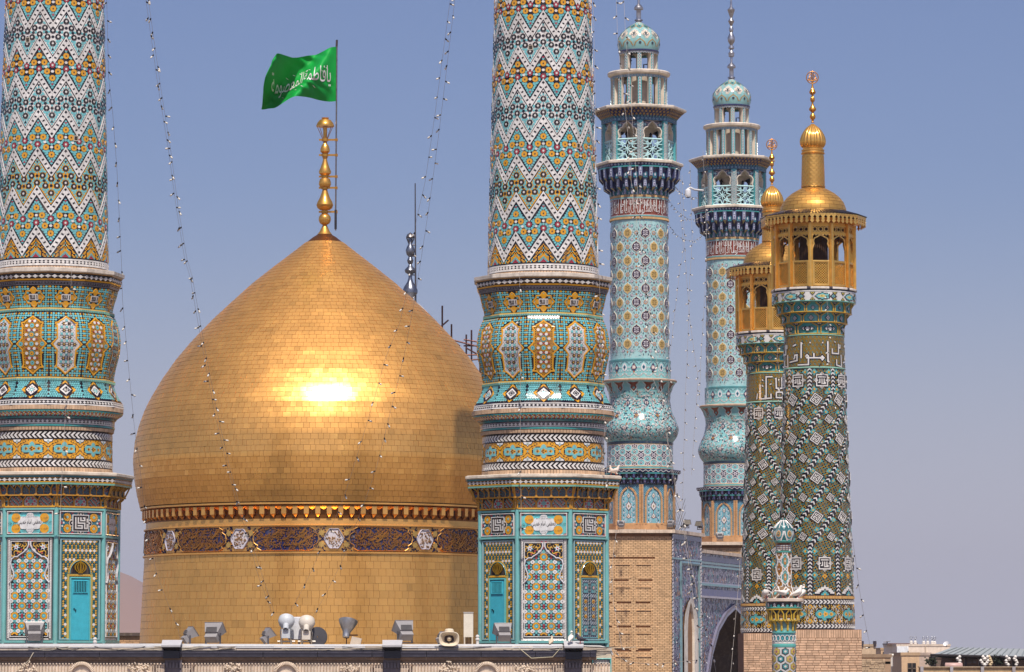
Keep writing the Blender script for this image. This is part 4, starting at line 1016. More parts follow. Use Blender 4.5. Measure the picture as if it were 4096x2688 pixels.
KU2 = ['WWWWWWWWWWWWW', 'WKKKKKKKKKKKW', 'WKWKWKWKWWKKW', 'WKWKWKWKKWKWW', 'WKWKWKWWWWKWK', 'WKWKWKKKKKKWW', 'WKWKWWWWWWKKW', 'WKWKKKKKKWKWW', 'WKWKWWWWKWKWK', 'WKWKKKKWKWKWK', 'WKWWWWWWKWWWK', 'WKKKKKKKKKKKK', 'WWWWWWWWWWWWW']
def kufic_panel():
 mb = MB(); tiles(mb, FP, np.array([(-QX, 2053), (QX, 2053), (QX, 2142), (-QX, 2142)]), shade(TQD, .9), .0, -.05); panel_border(mb, -QX, 2052, QX, 2143, 4, lin(214, 210, 206), .04)
 for x, y in ((-58, 2075), (58, 2075), (-58, 2120), (58, 2120)):
  th = np.arange(12) * PI / 6; c = np.stack([x + 13 * np.cos(th), y + 13 * np.sin(th)], 1); tiles(mb, FP, ngons([(x, y)], 17.5, 12), BK, .008, 0); tiles(mb, FP, ngons(c, 4.3, 6), YE, .018, .008); tiles(mb, FP, ngons([(x, y)], 8.5, 10), YE, .016, .008); tiles(mb, FP, ngons([(x, y)], 5.2, 8), TQ, .02, .01)
 for x, y in [(x, y) for x in (-84, -36, 36, 84) for y in (2058, 2098, 2137)] + [(0, 2057), (0, 2139)]: tiles(mb, FP, stars([(x, y)], 8, 3.4, 6), RD, .014, 0);
 for x, y in [(x, y) for x in (-80, -44, 44, 80) for y in (2085, 2111)] + [(-74, 2098), (74, 2098)]: tiles(mb, FP, ngons([(x, y)], 4.4, 5), WH, .014, 0)
 for x, y in ((0, -35), (0, 35), (-38, 0), (38, 0)): tiles(mb, FP, ngons([(x, 2098 + y)], 13, 10), CRE, .018, 0); tiles(mb, FP, ngons([(x, 2098 + y)], 10.4, 10), BK, .022, .018); tiles(mb, FP, ngons([(x, 2098 + y)], 4, 4), WH, .026, .022)
 tiles(mb, FP, rects([(0, 2098)], 72, 66), WH, .026, 0); tiles(mb, FP, rects([(0, 2098)], 66, 60), BK, .03, .026)
 raster(mb, lambda x, y, h: FP(x, y, h), [r[1:-1] for r in KU2[1:-1]], -31, 2098 - 28, 5.6, 5.1, {'W': WH}, .036, .03)
 return mb.build('kufic_panel', 'glaze', link=False)
def arch_panel():
 mb = MB(); X0 = 90; tiles(mb, FP, np.array([(-X0, 2158), (X0, 2158), (X0, 2562), (-X0, 2562)]), BK, -.02, -.05)
 panel_border(mb, -X0, 2157, X0, 2562, 2.5, lin(150, 148, 150), .02); frame(mb, FP, rects([(0, 2359.5)], 154, 379)[0], rects([(0, 2359.5)], 148, 373)[0], WH, .03, -.03)
 d = []
 for y in np.arange(2162, 2556, 6.6): d += [(-83.5, y), (83.5, y)]
 for x in np.arange(-78, 80, 6.6): d += [(x, 2163.5), (x, 2556)]
 d = np.array(d); q = np.array([(-4.4, -3), (2.2, -3), (4.4, 3), (-2.2, 3)]); tiles(mb, FP, d[:, None] + q, WH, .004, -.02)
 arch = np.array([(4, 2172), (4, 2186), (12, 2204), (26, 2216), (42, 2226), (48, 2232), (60, 2232), (72, 2242), (76, 2256), (72, 2274), (64, 2292), (62, 2306), (66, 2318), (80, 2334), (88, 2345)])
 fieldp = np.array([(x - 2, y) for x, y in arch] ); fp = np.concatenate([[(-74, 2544), (74, 2544), (74, 2340)], fieldp[::-1][1:], [(-x, y) for x, y in fieldp[:-1]], [(-74, 2340)]])
 sl = []
 for s_ in (-1, 1):
  stroke(mb, FP, [(s_ * x, y) for x, y in arch[:14]], 5.5, lin(196, 194, 198), .05, -.02); stroke(mb, FP, [(s_ * x, y) for x, y in arch[:14]], 2, lin(226, 224, 226), .062, .05)
 u, vv = 29.2, 39.6
 def inside(c, m=0): return c[pip(c, fp)]
 yel, tqc, whc, red, tqs, bks = [], [], [], [], [], []
 for j in range(-1, 12):
  for i in range(-4, 5):
   x, y = i * u, 2228 + j * vv
   if (i + j) % 2 == 0:
    yel += [(x + 12 * math.cos(q * PI / 5), y + 12 * math.sin(q * PI / 5)) for q in range(10)]; tqc.append((x, y))
   else:
    red.append((x, y)); tqs += [(x + dx_, y + dy_) for dx_, dy_ in ((-9, -6), (9, -6), (-9, 6), (9, 6), (0, -13), (0, 13))]
   whc.append((x + u / 2, y + vv / 2)); tqs += [(x, y + vv / 2 - 5), (x, y + vv / 2 + 5), (x - 6, y + vv / 2), (x + 6, y + vv / 2)]
 tiles(mb, FP, ngons(inside(np.array(tqs)), 4.6, 6), TQ, .0, -.02); tiles(mb, FP, ngons(inside(np.array(whc)), 8.6, 10), WH, .012, -.02); tiles(mb, FP, ngons(inside(np.array(whc)), 2.4, 6), lin(110, 110, 130), .016, .01)
 tiles(mb, FP, ngons(inside(np.array(yel)), 4.3, 6), YE, .01, -.02); tiles(mb, FP, ngons(inside(np.array(tqc)), 7.8, 10), lin(80, 180, 192), .012, -.02); tiles(mb, FP, ngons(inside(np.array(tqc)), 2, 6), lin(190, 220, 225), .016, .012)
 r_ = inside(np.array(red)); tiles(mb, FP, stars(np.concatenate([r_ + (0, -4.5), r_ + (0, 4.5)]), 5.4, 3.8, 5, .3), RD, .01, -.02)
 for s_ in (-1, 1):
  for cx, cy, r0, t0, t1 in ((22, 2184, 8, 0, 4.6), (30, 2196, 6, 2, 6), (44, 2182, 7, -1, 3.5), (64, 2180, 8, .5, 5), (66, 2200, 7, 3, 7.5), (40, 2208, 6, 0, 4), (56, 2216, 8, 2.5, 6.5), (68, 2224, 6, 0, 4), (20, 2176, 5, 3, 7), (70, 2300, 5, 0, 5), (72, 2318, 5, 2, 6), (70, 2290, 4, 1, 5), (50, 2180, 5, 3, 7)):
   th = np.linspace(t0, t1, 9); stroke(mb, FP, np.stack([s_ * (cx + r0 * np.cos(th)), cy + r0 * np.sin(th)], 1), np.linspace(5, 2, 9), lin(214, 166, 60), .012, -.02)
  tiles(mb, FP, stars([(s_ * 54, 2194)], 15, 6.5, 6, .2), lin(170, 205, 220), .02, -.02); tiles(mb, FP, stars([(s_ * 54, 2194)], 11, 5, 6, .2), lin(232, 232, 234), .026, .02); tiles(mb, FP, ngons([(s_ * 54, 2194)], 3.6, 5), RD, .03, .02)
  for c in ((34, 2204), (48, 2216), (8, 2168)): tiles(mb, FP, ngons([(s_ * c[0], c[1])], 4, 5), RD, .014, -.02)
  tiles(mb, FP, ngons([(s_ * 72, 2308)], 4, 6), lin(200, 215, 225), .014, -.02)
 return mb.build('arched_mosaic', 'glaze', link=False, jit=.04)
def door_wall():
 mb = MB(); X0 = 92; tiles(mb, FP, np.array([(-X0, 2158), (X0, 2158), (X0, 2562), (-X0, 2562)]), lin(70, 110, 112), -.02, -.05)
 frame(mb, FP, rects([(0, 2360)], 176, 400)[0], rects([(0, 2360)], 166, 390)[0], lin(150, 185, 190), .02, -.03)
 arch = lambda x: 2296 - 52 * np.sqrt(np.maximum(0, 1 - (np.abs(x) / 46.0) ** 2.2))
 W_, Y_, T_, B_, O_ = [], [], [], [], []
 for j, y in enumerate(np.arange(2170, 2556, 9.15)):
  for i in range(-9, 10):
   x = i * 8.9
   if abs(x) > 80: continue
   if abs(x) < 56 and y > arch(np.array(x)) - 9: continue
   ph = j % 4
   if ph == 0: (W_ if i % 2 else Y_).append((x, y))
   elif ph == 2: (T_ if i % 2 else Y_).append((x, y))
   else: (Y_ if (i + j // 2) % 2 else T_).append((x, y))
   B_.append((x + 4.45, y + 4.5))
 tiles(mb, FP, stars(W_, 6.6, 5.2, 8), WH, .008, -.02); tiles(mb, FP, stars(Y_, 5.0, 3.0, 5), lin(214, 165, 60), .006, -.02); tiles(mb, FP, stars(T_, 6.0, 2.8, 6), shade(TQD, .75), .006, -.02)
 B_ = np.array(B_); B_ = B_[(np.abs(B_[:, 0]) > 58) | (B_[:, 1] < 2238)]; tiles(mb, FP, ngons(B_, 1.8, 4), BK, .004, -.02)
 th = np.linspace(0, PI, 21); oa = np.stack([52 * np.cos(th), 2298 - 58 * np.sin(th)], 1); ia = np.stack([46 * np.cos(th), 2298 - 52 * np.sin(th)], 1)
 q = np.stack([oa[:-1], oa[1:], ia[1:], ia[:-1]], 1); tiles(mb, FP, q, lin(190, 165, 80), .02, -.02)
 for s_ in (-1, 1): tiles(mb, FP, np.array([(s_ * 47, 2300), (s_ * 56, 2300), (s_ * 56, 2562), (s_ * 47, 2562)]), lin(188, 165, 84), .012, -.02)
 tiles(mb, FP, np.array([(-47, 2300), (47, 2300), (47, 2310), (-47, 2310)]), lin(188, 165, 84), .012, -.02)
 c = np.array([(x, 2305) for x in np.arange(-44, 46, 7)] + [(49 * math.cos(t), 2298 - 55 * math.sin(t)) for t in np.linspace(.15, PI - .15, 18)]); tiles(mb, FP, ngons(c, 2.6, 5), YE, .03, .01)
 lun = np.concatenate([ia, [(-46, 2298)]]); tiles(mb, FP, lun, lin(34, 22, 26), .004, -.02); frame(mb, FP, np.concatenate([ia * 1.0]), np.stack([44.4 * np.cos(th), 2298 - 50.4 * np.sin(th)], 1), lin(110, 180, 185), .03, 0, closed=False)
 return mb.build('arched_doorway', 'glaze', link=False, jit=.05)
def emblem():
 mb = MB(); G_ = lin(214, 164, 44); zc = 2272
 stroke(mb, FP, [(0, 2250), (0, 2293)], 6, G_, .05, 0)
 for s_ in (-1, 1):
  t = np.linspace(0, 1, 10); stroke(mb, FP, np.stack([s_ * (3 + 10 * np.sin(PI * t) ** .8), 2252 + 41 * t], 1), 1.5 + 3.5 * np.sin(PI * t), G_, .046, 0); stroke(mb, FP, np.stack([s_ * (3 + 21 * np.sin(PI * t * .97) ** .75), 2251 + 43 * t], 1), 1.5 + 3.8 * np.sin(PI * t), G_, .044, 0)
 stroke(mb, FP, [(-10, 2295), (10, 2295)], 3, G_, .05, 0); tiles(mb, FP, ngons([(0, 2248)], 3.4, 6), G_, .05, 0); return mb.build('gilt_emblem', 'goldpaint', link=False)
DT = lin(66, 178, 196)
def metal_door():
 mb = MB(); tiles(mb, FP, np.array([(-46, 2312), (46, 2312), (46, 2562), (-46, 2562)]), lin(88, 170, 172), .02, -.03)
 frame(mb, FP, [(-45, 2313), (45, 2313), (45, 2562), (-45, 2562)], [(-40, 2318), (40, 2318), (40, 2562), (-40, 2562)], lin(96, 180, 182), .05, 0)
 tiles(mb, FP, np.array([(-39, 2322), (39, 2322), (39, 2560), (-39, 2560)]), DT, .035, 0); tiles(mb, FP, np.array([(-39, 2317), (39, 2317), (39, 2323), (-39, 2323)]), shade(DT, .45), .03, 0)
 tiles(mb, FP, np.array([(-29, 2328), (29, 2328), (29, 2372), (-29, 2372)]), lin(14, 18, 26), .037); frame(mb, FP, rects([(0, 2350)], 64, 50)[0], rects([(0, 2350)], 57, 43)[0], DT, .055, .03)
 stroke(mb, FP, [(-34, 2380), (34, 2380)], 2, shade(DT, .8), .042, .03)
 return mb
def door_bars():
 mb = MB(); z0_, z1_ = float(np.interp(2371, _yy, _zz)), float(np.interp(2329, _yy, _zz))
 for i in range(8): mb.tube([((-25 + i * 7.2) * KM, -RB * KM - .055, z0_), ((-25 + i * 7.2) * KM, -RB * KM - .055, z1_)], .016, 6, shade(DT, .85))
 return mb.build('window_bars', 'plastic', link=False)
def door_handle():
 mb = MB(); tiles(mb, FP, ngons([(-27, 2438)], 3, 8), lin(30, 60, 70), .06, .03); tiles(mb, FP, rects([(-20, 2444)], 4, 9), lin(30, 70, 80), .055, .03); return mb.build('door_handle', 'metal', link=False)
def tile_door():
 mb = MB(); tiles(mb, FP, np.array([(-46, 2312), (46, 2312), (46, 2562), (-46, 2562)]), lin(128, 128, 148), .01, -.03)
 frame(mb, FP, [(-46, 2313), (46, 2313), (46, 2552), (-46, 2552)], [(-43, 2316), (43, 2316), (43, 2549), (-43, 2549)], lin(90, 165, 168), .03, 0); stroke(mb, FP, [(0, 2318), (0, 2549)], 2.6, lin(30, 66, 72), .03, 0)
 for s_ in (-1, 1):
  cx = s_ * 22; g = np.array([(cx + x, y) for x in np.arange(-18, 19, 4.1) for y in np.arange(2320, 2548, 4.4)])
  for q, cc in enumerate((WH, lin(70, 75, 100), lin(120, 170, 180))): tiles(mb, FP, ngons(g[q::3], 1.9, 4), cc, .018, .01)
  for yc, hh in ((2350, 44), (2520, 44)):
   frame(mb, FP, rects([(cx, yc)], 30, hh)[0], rects([(cx, yc)], 26, hh - 4)[0], lin(50, 55, 78), .028, .01); tiles(mb, FP, rects([(cx, yc)], 26, hh - 4), lin(96, 150, 156), .022, .01); tiles(mb, FP, stars([(cx, yc)], 11, 7, 8), BK, .026, .02); tiles(mb, FP, stars([(cx, yc)], 8, 3.2, 8), lin(222, 200, 196), .032, .02); tiles(mb, FP, ngons([(cx, yc)], 2, 5), RD, .036, .03)
  frame(mb, FP, rects([(cx, 2435)], 22, 92)[0], rects([(cx, 2435)], 19, 89)[0], lin(40, 46, 66), .03, .01)
  for y in (2405, 2435, 2465): tiles(mb, FP, stars([(cx, y)], 9.5, 6, 6), lin(214, 170, 50), .026, .01); tiles(mb, FP, stars([(cx, y)], 5, 2.6, 5), lin(150, 40, 30), .032, .02)
 return mb.build('tiled_door', 'glaze', link=False, jit=.04)
ip, kp, apn, dw, em = insc_panel(), kufic_panel(), arch_panel(), door_wall(), emblem()
md = metal_door().build('metal_door', 'plastic', link=False); bars = door_bars(); hd = door_handle(); tdoor = tile_door()
for k in (-2, -1, 0, 1, 2):
 lst = [('turquoise_rail', q) for q in rail] + ([('inscription_panel', ip), ('arched_mosaic', apn)] if k % 2 == 0 else [('kufic_panel', kp), ('arched_doorway', dw), ('gilt_emblem', em)])
 for nm, me in lst: o = obj(nm, me, mina); o.rotation_euler = (0, 0, k * G8)
d1 = obj('metal_door', md, mina); obj('window_bars', bars, d1); obj('door_handle', hd, d1); d1.rotation_euler = (0, 0, -G8); d1['side'] = 1
d2 = obj('tiled_door', tdoor, mina); d2.rotation_euler = (0, 0, G8); d2['side'] = 1
# ---- the left minaret
ML = math.radians(-10); YL = YM / 1.013
mina2 = dup(mina, (at(195, 2400, YL)[0], YL, ZB), ML, 'large mosaic minaret left of the golden dome, cut by the left edge of the photo')
for o in mina2.children:
 if o.get('side'): o.rotation_euler = (0, 0, -o.rotation_euler[2])
# ------------------------------------------------------------------ the two turquoise minarets with open lanterns, far right of the centre
YA = 165.0; KA = YA * 1.003 / FPX; ZA = 15.0
def az(py, r=125): return zat(py, YA - r * KA) - ZA
tqm = thing('turquoise_minaret', 'pale turquoise tiled minaret with three open lantern storeys, nearer to the golden dome', 'minaret', (at(2560, 1900, YA)[0], YA, ZA), 0, 'turquoise minarets with lanterns')
def ap(py, r, rz=125): return (az(py, rz), r * KA)
TA = lin(166, 206, 206); CR2 = lin(226, 212, 194); BLU = lin(58, 130, 165)
def apatch(S, a, py, r): z = az(py, r); return Patch(S, a, z, KA / float(S.r(z)), KA)
def arow(mb, S, py, r, n, make, col, h, h0=0.0, off=.5, vis=VIS):
 z = az(py, r); Rr = float(S.r(z)); a = (np.arange(n) + off) * 2 * PI / n; a = (a + PI) % (2 * PI) - PI; a = a[np.abs(a) < vis]
 q = make(np.stack([a * Rr / KA, np.zeros(len(a))], 1)); tiles(mb, S, np.stack([q[..., 0] * KA / Rr, z - q[..., 1] * KA], -1), col, h, h0)
def aring(mb, S, p0, p1, r, col, h):
 a = np.linspace(-PI, PI, 73); z = np.array([az(p1, r), az(p0, r)]); mb.grid(S(a[None, :], z[:, None], h), col, True)
 for q in ((S(a, z[0], 0.0), S(a, z[0], h)), (S(a, z[1], h), S(a, z[1], 0.0))): mb.grid(np.stack(q), col, True)
A72 = np.linspace(0, 2 * PI, 73)[:-1]
V8 = PI / 8
mb = MB(); ST_ = lin(188, 186, 190)
mb.lathe([ap(62, 17), ap(57, 16), ap(56, 10), ap(18, 9.5), ap(17, 10), ap(17, 18), ap(10, 19), ap(0, 12), ap(-6, 5), ap(-30, 5), ap(-34, 12), ap(-48, 14), ap(-56, 8), ap(-64, 6), ap(-70, 13), ap(-78, 12), ap(-84, 5), ap(-100, 15), ap(-116, 17), ap(-140, 6), ap(-150, 10), ap(-160, 9), ap(-168, 4), ap(-190, 14), ap(-204, 5), ap(-214, 8), ap(-240, 17), ap(-252, 6), ap(-300, 2), ap(-420, 1)], 20, ST_); mb.build('finial', 'metal', tqm)
dmS = Round([ap(188, 79), ap(176, 83), ap(160, 86), ap(147, 85.5), ap(134, 82), ap(120, 74), ap(106, 63), ap(94, 49), ap(82, 32), ap(72, 16), ap(66, 8)])
mb = MB(); mb.grid(dmS(A72[None, :], dmS.z[:, None], 0), lin(142, 188, 186), True, True)
for k in range(10):
 for off, py, f in ((0, 133, 1.0), (.5, 98, .62)):
  a = (k + off + .55) * 2 * PI / 10; a = (a + PI) % (2 * PI) - PI
  if abs(a) > VIS: continue
  P = apatch(dmS, a, py, 70)
  t = np.linspace(0, 2 * PI, 25)[:-1]; o = np.stack([18 * f * np.cos(t) * (1 + .12 * np.cos(4 * t)), 19 * f * np.sin(t) * (1 + .16 * np.cos(4 * t))], 1)
  tiles(mb, P, o, CR2 if off == 0 else lin(190, 150, 96), .012); tiles(mb, P, o * .78, lin(92, 160, 160) if off else CR2, .02);
  for s_ in (-1, 1): th = np.linspace(0, 5, 9); stroke(mb, P, np.stack([s_ * f * (6 + 5 * np.cos(th)), f * 5 * np.sin(th)], 1), 1.8 * f, lin(60, 60, 70), .028)
  stroke(mb, P, [(0, -12 * f), (0, 12 * f)], 2 * f, lin(50, 66, 80), .028)
 a = (k + 1.05) * 2 * PI / 10; a = (a + PI) % (2 * PI) - PI
 if abs(a) < VIS:
  P = apatch(dmS, a, 165, 84); stroke(mb, P, [(-24, 16), (-18, 2), (0, -12), (18, 2), (24, 16)], 4, lin(178, 140, 84), .014); tiles(mb, P, ngons([(0, 4)], 6, 6), lin(60, 70, 84), .014)
  for dx_, py in ((-14, 120), (14, 120), (0, 112), (-25, 140), (25, 140), (0, 145)): tiles(mb, apatch(dmS, a, py, 74), ngons([(dx_ * .8, 0)], 3.4, 6), WH, .02); tiles(mb, apatch(dmS, a, py, 74), ngons([(dx_ * .8, 0)], 1.6, 5), NV, .026)
for k in range(10):
 a = (k + .05) * 2 * PI / 10; a = (a + PI) % (2 * PI) - PI
 if abs(a) < VIS: P = apatch(dmS, a, 82, 32); tiles(mb, P, stars([(0, 0)], 7, 5, 4), WH, .012); tiles(mb, P, ngons([(0, 0)], 3, 4), NV, .02)
mb.build('lantern_dome', 'glaze', tqm)
mb = MB(); mb.lathe([ap(194, 78), ap(192, 82), ap(188, 82), ap(186, 79)], 48, lin(52, 54, 92)); mb.build('dome_ring', 'glaze', tqm)
def lantern(py0, py1, r, n, pw, arch_h, off, pat, name):
 """cylindrical arcade: n piers, round arches between them"""
 S = Round([(az(py1, r) - 1, r * KA), (az(py0, r) + 1, r * KA)]); Si = Round([(az(py1, r) - 1, (r - 16) * KA), (az(py0, r) + 1, (r - 16) * KA)])
 g = 2 * PI / n; half = (g * r - pw) / 2
 t = np.linspace(0, PI, 11)
 for k in range(n):
  a = (k + off) * g; mb = MB()
  xs = [pw / 2] * 1; yb = py1; ys = py0 + arch_h
  right = [(pw / 2, yb), (pw / 2, ys)] + [(pw / 2 + half * (1 - math.cos(q)), ys - (arch_h - 5) * math.sin(q)) for q in np.linspace(0.15, PI / 2, 7)]
  rows = [(yb, pw / 2)] + [(ys - (arch_h - 5) * math.sin(q), pw / 2 + half * (1 - math.cos(q))) for q in np.linspace(0, PI / 2, 8)] + [(py0 + 4.9, g * r / 2), (py0, g * r / 2)]
  y = np.array([q[0] for q in rows]); w_ = np.array([q[1] for q in rows]); zz = np.array([az(q, r) for q in y]); u = np.linspace(-1, 1, 7)
  F_ = S(a + w_[:, None] * u[None] / r, zz[:, None] + 0 * u[None], 0); B_ = Si(a + w_[:, None] * u[None] / r, zz[:, None] + 0 * u[None], 0)
  mb.grid(F_, CR2, True); mb.grid(B_[:, ::-1], CR2, True)
  mb.grid(np.stack([F_[:, -1], B_[:, -1]], 1), CR2, False); mb.grid(np.stack([B_[:, 0], F_[:, 0]], 1), CR2, False)
  o = mb.build(name, 'stone', tqm)
  if abs((a + PI) % (2 * PI) - PI) < VIS:
   mb = MB(); P = Patch(S, a, az(py1, r), KA / (r * KA), KA); hh = (py1 - py0)
   w2 = pw * .8 if pat else pw
   tiles(mb, P, np.array([(-w2 / 2, 0), (w2 / 2, 0), (w2 / 2, -hh + arch_h * .4), (-w2 / 2, -hh + arch_h * .4)]), lin(84, 160, 166), .02, 0)
   c = np.array([(0, -q) for q in np.arange(6, hh - arch_h * .4, 11.5)])
   if pat: tiles(mb, P, stars(c, 6.5, 4.2, 4), WH, .03, .02); tiles(mb, P, ngons(c, 3, 4), lin(40, 60, 90), .036)
   else: tiles(mb, P, ngons(c, 5.6, 6, 0, .8, 1), WH, .03, .02); tiles(mb, P, ngons(c + (0, 1), 3.2, 4, 0, .8, 1), lin(70, 40, 60), .036)
   mb.build('pier_tiles', 'glaze', o)
 return S
lantern(193, 282, 74, 8, 17, 22, .5 + .5, True, 'lantern_pier')
S1 = Round([(az(215, 74) - .2, 75 * KA), (az(190, 74) + .5, 75 * KA)])
mb = MB(); aring(mb, S1, 193, 209, 74, lin(84, 160, 166), .02)
for py, o_ in ((196, .5), (201.5, 0), (207, .5)): arow(mb, S1, py, 74, 44, lambda c: ngons(c, 4.4, 4), WH, .04, .02, o_); arow(mb, S1, py, 74, 44, lambda c: ngons(c, 2.2, 4), NV, .046, .04, o_)
mb.build('diamond_band', 'glaze', tqm)
mb = MB()
for x in (-16, -6): mb.tube([((-30 + x) * KA, 0, az(282, 0)), ((-14 + x) * KA * 1.5, -.2, az(205, 0))], .035, 5, lin(40, 40, 52))
for q in range(6): zq = az(282 - q * 13, 0); mb.tube([((-46 + q * 2.2) * KA, -.05, zq), ((-34 + q * 2) * KA, -.05, zq)], .03, 5, lin(40, 40, 52))
mb.tube([(20 * KA, 0, az(290, 0)), (20 * KA, 0, az(258, 0)), (34 * KA, 0, az(258, 0))], .03, 5, lin(60, 60, 70)); mb.build('ladder', 'metal', tqm)
mb = MB(); mb.lathe([ap(296, 108, 110), ap(292, 116, 110), ap(288, 125, 110), ap(280, 127, 110), ap(276, 124, 110), ap(275, 70, 110)], 64, CR2); mb.build('ring_slab', 'stone', tqm)
lantern(290, 420, 111, 16, 15, 26, 0.0, False, 'arcade_pier')
S2 = Round([(az(330, 111) - .2, 111.5 * KA), (az(280, 111) + .5, 111.5 * KA)])
mb = MB(); aring(mb, S2, 296, 305, 111, lin(84, 150, 160), .02); arow(mb, S2, 300.5, 111, 60, lambda c: ngons(c, 4.4, 5, PI / 2), WH, .034, .02); arow(mb, S2, 300.5, 111, 60, lambda c: ngons(c, 2.6, 4), NV, .04, .03); mb.build('teardrop_band', 'glaze', tqm)
mb = MB(); mb.lathe([ap(420, 60, 60), ap(300, 46, 60)], 20, lin(190, 176, 160)); mb.build('stair_core', 'stone', tqm)
def oct_lathe(mb, prof, col, n=8): mb.lathe(prof, n, col, poly=True, rot=V8)
ca_ = math.cos(PI / 8)
mb = MB(); oct_lathe(mb, [ap(428, 184 * ca_, 175), ap(424, 191 * ca_, 175), ap(417, 192 * ca_, 175), ap(414, 186 * ca_, 175), ap(412, 100, 175)], CR2); mb.build('canopy_slab', 'stone', tqm)
class Oct(Round):
 def __call__(s, a, z, h=0.0): return Round.__call__(s, np.asarray(a) - 0.0, z, h)
class RotS:
 """an eight-sided surface turned so that a corner faces the camera"""
 def __init__(s, prof, rot): s.S = Round(prof, 8); s.rot = rot; s.n = 8
 def r(s, z): return s.S.r(z)
 def __call__(s, a, z, h=0.0):
  P = s.S(np.asarray(a, float) - s.rot, z, h); c, d = math.cos(s.rot), math.sin(s.rot)
  return np.stack([P[..., 0] * c - P[..., 1] * d, P[..., 0] * d + P[..., 1] * c, P[..., 2]], -1)
cove = RotS([ap(468, 148 * ca_, 160), ap(455, 156 * ca_, 160), ap(428, 184 * ca_, 160)], V8)
mb = MB(); oct_lathe(mb, [(z, r) for z, r in zip(cove.S.z, cove.S.rr)], NVD); ob = mb.build('canopy_cove', 'glaze', tqm)
mb = MB()
for j, py in enumerate((434, 444, 454)): arow(mb, cove, py, 168 * ca_, 64, lambda c: stars(c, 5.6, 2.8, 4, .4), lin(176, 138, 76), .02, 0, j * .5)
arow(mb, cove, 463, 152 * ca_, 72, lambda c: ngons(c, 4, 5), lin(80, 140, 150), .02, 0); mb.build('cove_tiles', 'glaze', tqm, .05)
RG = 151
gal = RotS([ap(640, RG * ca_, 140), ap(460, RG * ca_, 140)], V8)
mb = MB(); oct_lathe(mb, [ap(480, (RG + 1) * ca_, 140), ap(466, (RG + 1) * ca_, 140)], lin(50, 92, 120))
arow(mb, gal, 473, RG * ca_, 56, lambda c: ngons(c, 4.4, 5, PI / 2), lin(140, 180, 190), .03, 0); arow(mb, gal, 473, RG * ca_, 56, lambda c: ngons(c, 2.3, 4), NV, .04, .02); mb.build('gallery_lintel', 'glaze', tqm)
def zpy(y): return az(y, RG)
pm_ = MB()
d_ = 13 * KA
Ro = RG * KA
Sf = Flat((0, 0, 0), (1, 0, 0))
def post(ang):
 mb = MB(); c, s_ = math.cos(0), 0
 z0_, z1_ = zpy(636), zpy(478); w_ = 13.5 * KA; fl = PI / 8
 xr = w_ * math.cos(fl); yr = w_ * math.sin(fl)
 pr = [(-xr, yr), (0, 0), (xr, yr), (xr * .8, yr + .28), (-xr * .8, yr + .28)]
 B_ = np.array([(x, y, z0_) for x, y in pr]); T_ = np.array([(x, y, z1_) for x, y in pr]); mb.grid(np.stack([B_, T_]), lin(84, 165, 170), False, True)
 for s2, ux in ((-1, (xr, -yr, 0)), (1, (xr, yr, 0))):
  P = Flat((0, 0, z0_), ux); cc = np.array([(s2 * (3.4 + 6.4 * q) * KA, (5 + j * 10.5 + q * 5.2) * KA) for j in range(14) for q in (0, 1)])
  tiles(mb, P, ngons(cc, 4.3 * KA, 6, PI / 2, .8, 1.1), WH, .014); tiles(mb, P, ngons(cc, 2.0 * KA, 5, PI / 2), lin(60, 40, 50), .022)
 return mb.build('gallery_post', 'glaze', link=False)
pmesh = post(0)
for k in range(8):
 a = k * PI / 4; o = obj('gallery_post', pmesh, tqm); o.location = (Ro * math.sin(a), -Ro * math.cos(a), 0); o.rotation_euler = (0, 0, a)
fw = 2 * RG * math.sin(PI / 8); fh = (RG * ca_) * KA
def GF(x, y, h=0.0): x, y, h = np.broadcast_arrays(np.asarray(x, float), np.asarray(y, float), np.asarray(h, float)); return np.stack([x * KA, -fh - h + .12, np.interp(y, np.arange(440, 680, 5), [zpy(q) for q in range(440, 680, 5)])], -1)
hw_ = fw / 2 - 10
def arch_face():
 mb = MB(); ar = [(hw_ - 1, 560), (hw_ - 8, 553), (hw_ - 12, 540), (hw_ - 9, 528), (hw_ - 8, 518), (hw_ - 16, 506), (hw_ - 26, 503), (hw_ - 30, 494), (hw_ - 38, 487), (0, 480)]
 for s_ in (-1, 1):
  for (x0, y0), (x1, y1) in zip(ar[:-1], ar[1:]):
   q = np.array([(s_ * x0, y0), (s_ * (hw_ + .5), y0), (s_ * (hw_ + .5), y1), (s_ * x1, y1)]); tiles(mb, GF, q, lin(74, 84, 110), .0, -.25)
  stroke(mb, GF, [(s_ * x, y) for x, y in ar], 4, CR2, .03, -.25)
  for cx, cy in ((hw_ - 7, 492), (hw_ - 16, 494)): tiles(mb, GF, stars([(s_ * cx, cy)], 6.5, 3.6, 4), TA, .012)
  for cx, cy in ((hw_ - 3, 508), (hw_ - 4, 520), (hw_ - 5, 533), (hw_ - 4, 546), (hw_ - 20, 486), (hw_ - 28, 488)): tiles(mb, GF, stars([(s_ * cx, cy)], 4.4, 1.8, 5), lin(200, 170, 160), .012)
 tiles(mb, GF, np.array([(-hw_, 476), (hw_, 476), (hw_, 482), (-hw_, 482)]), lin(50, 44, 62), .004, -.25)
 return mb.build('scalloped_arch', 'glaze', link=False)
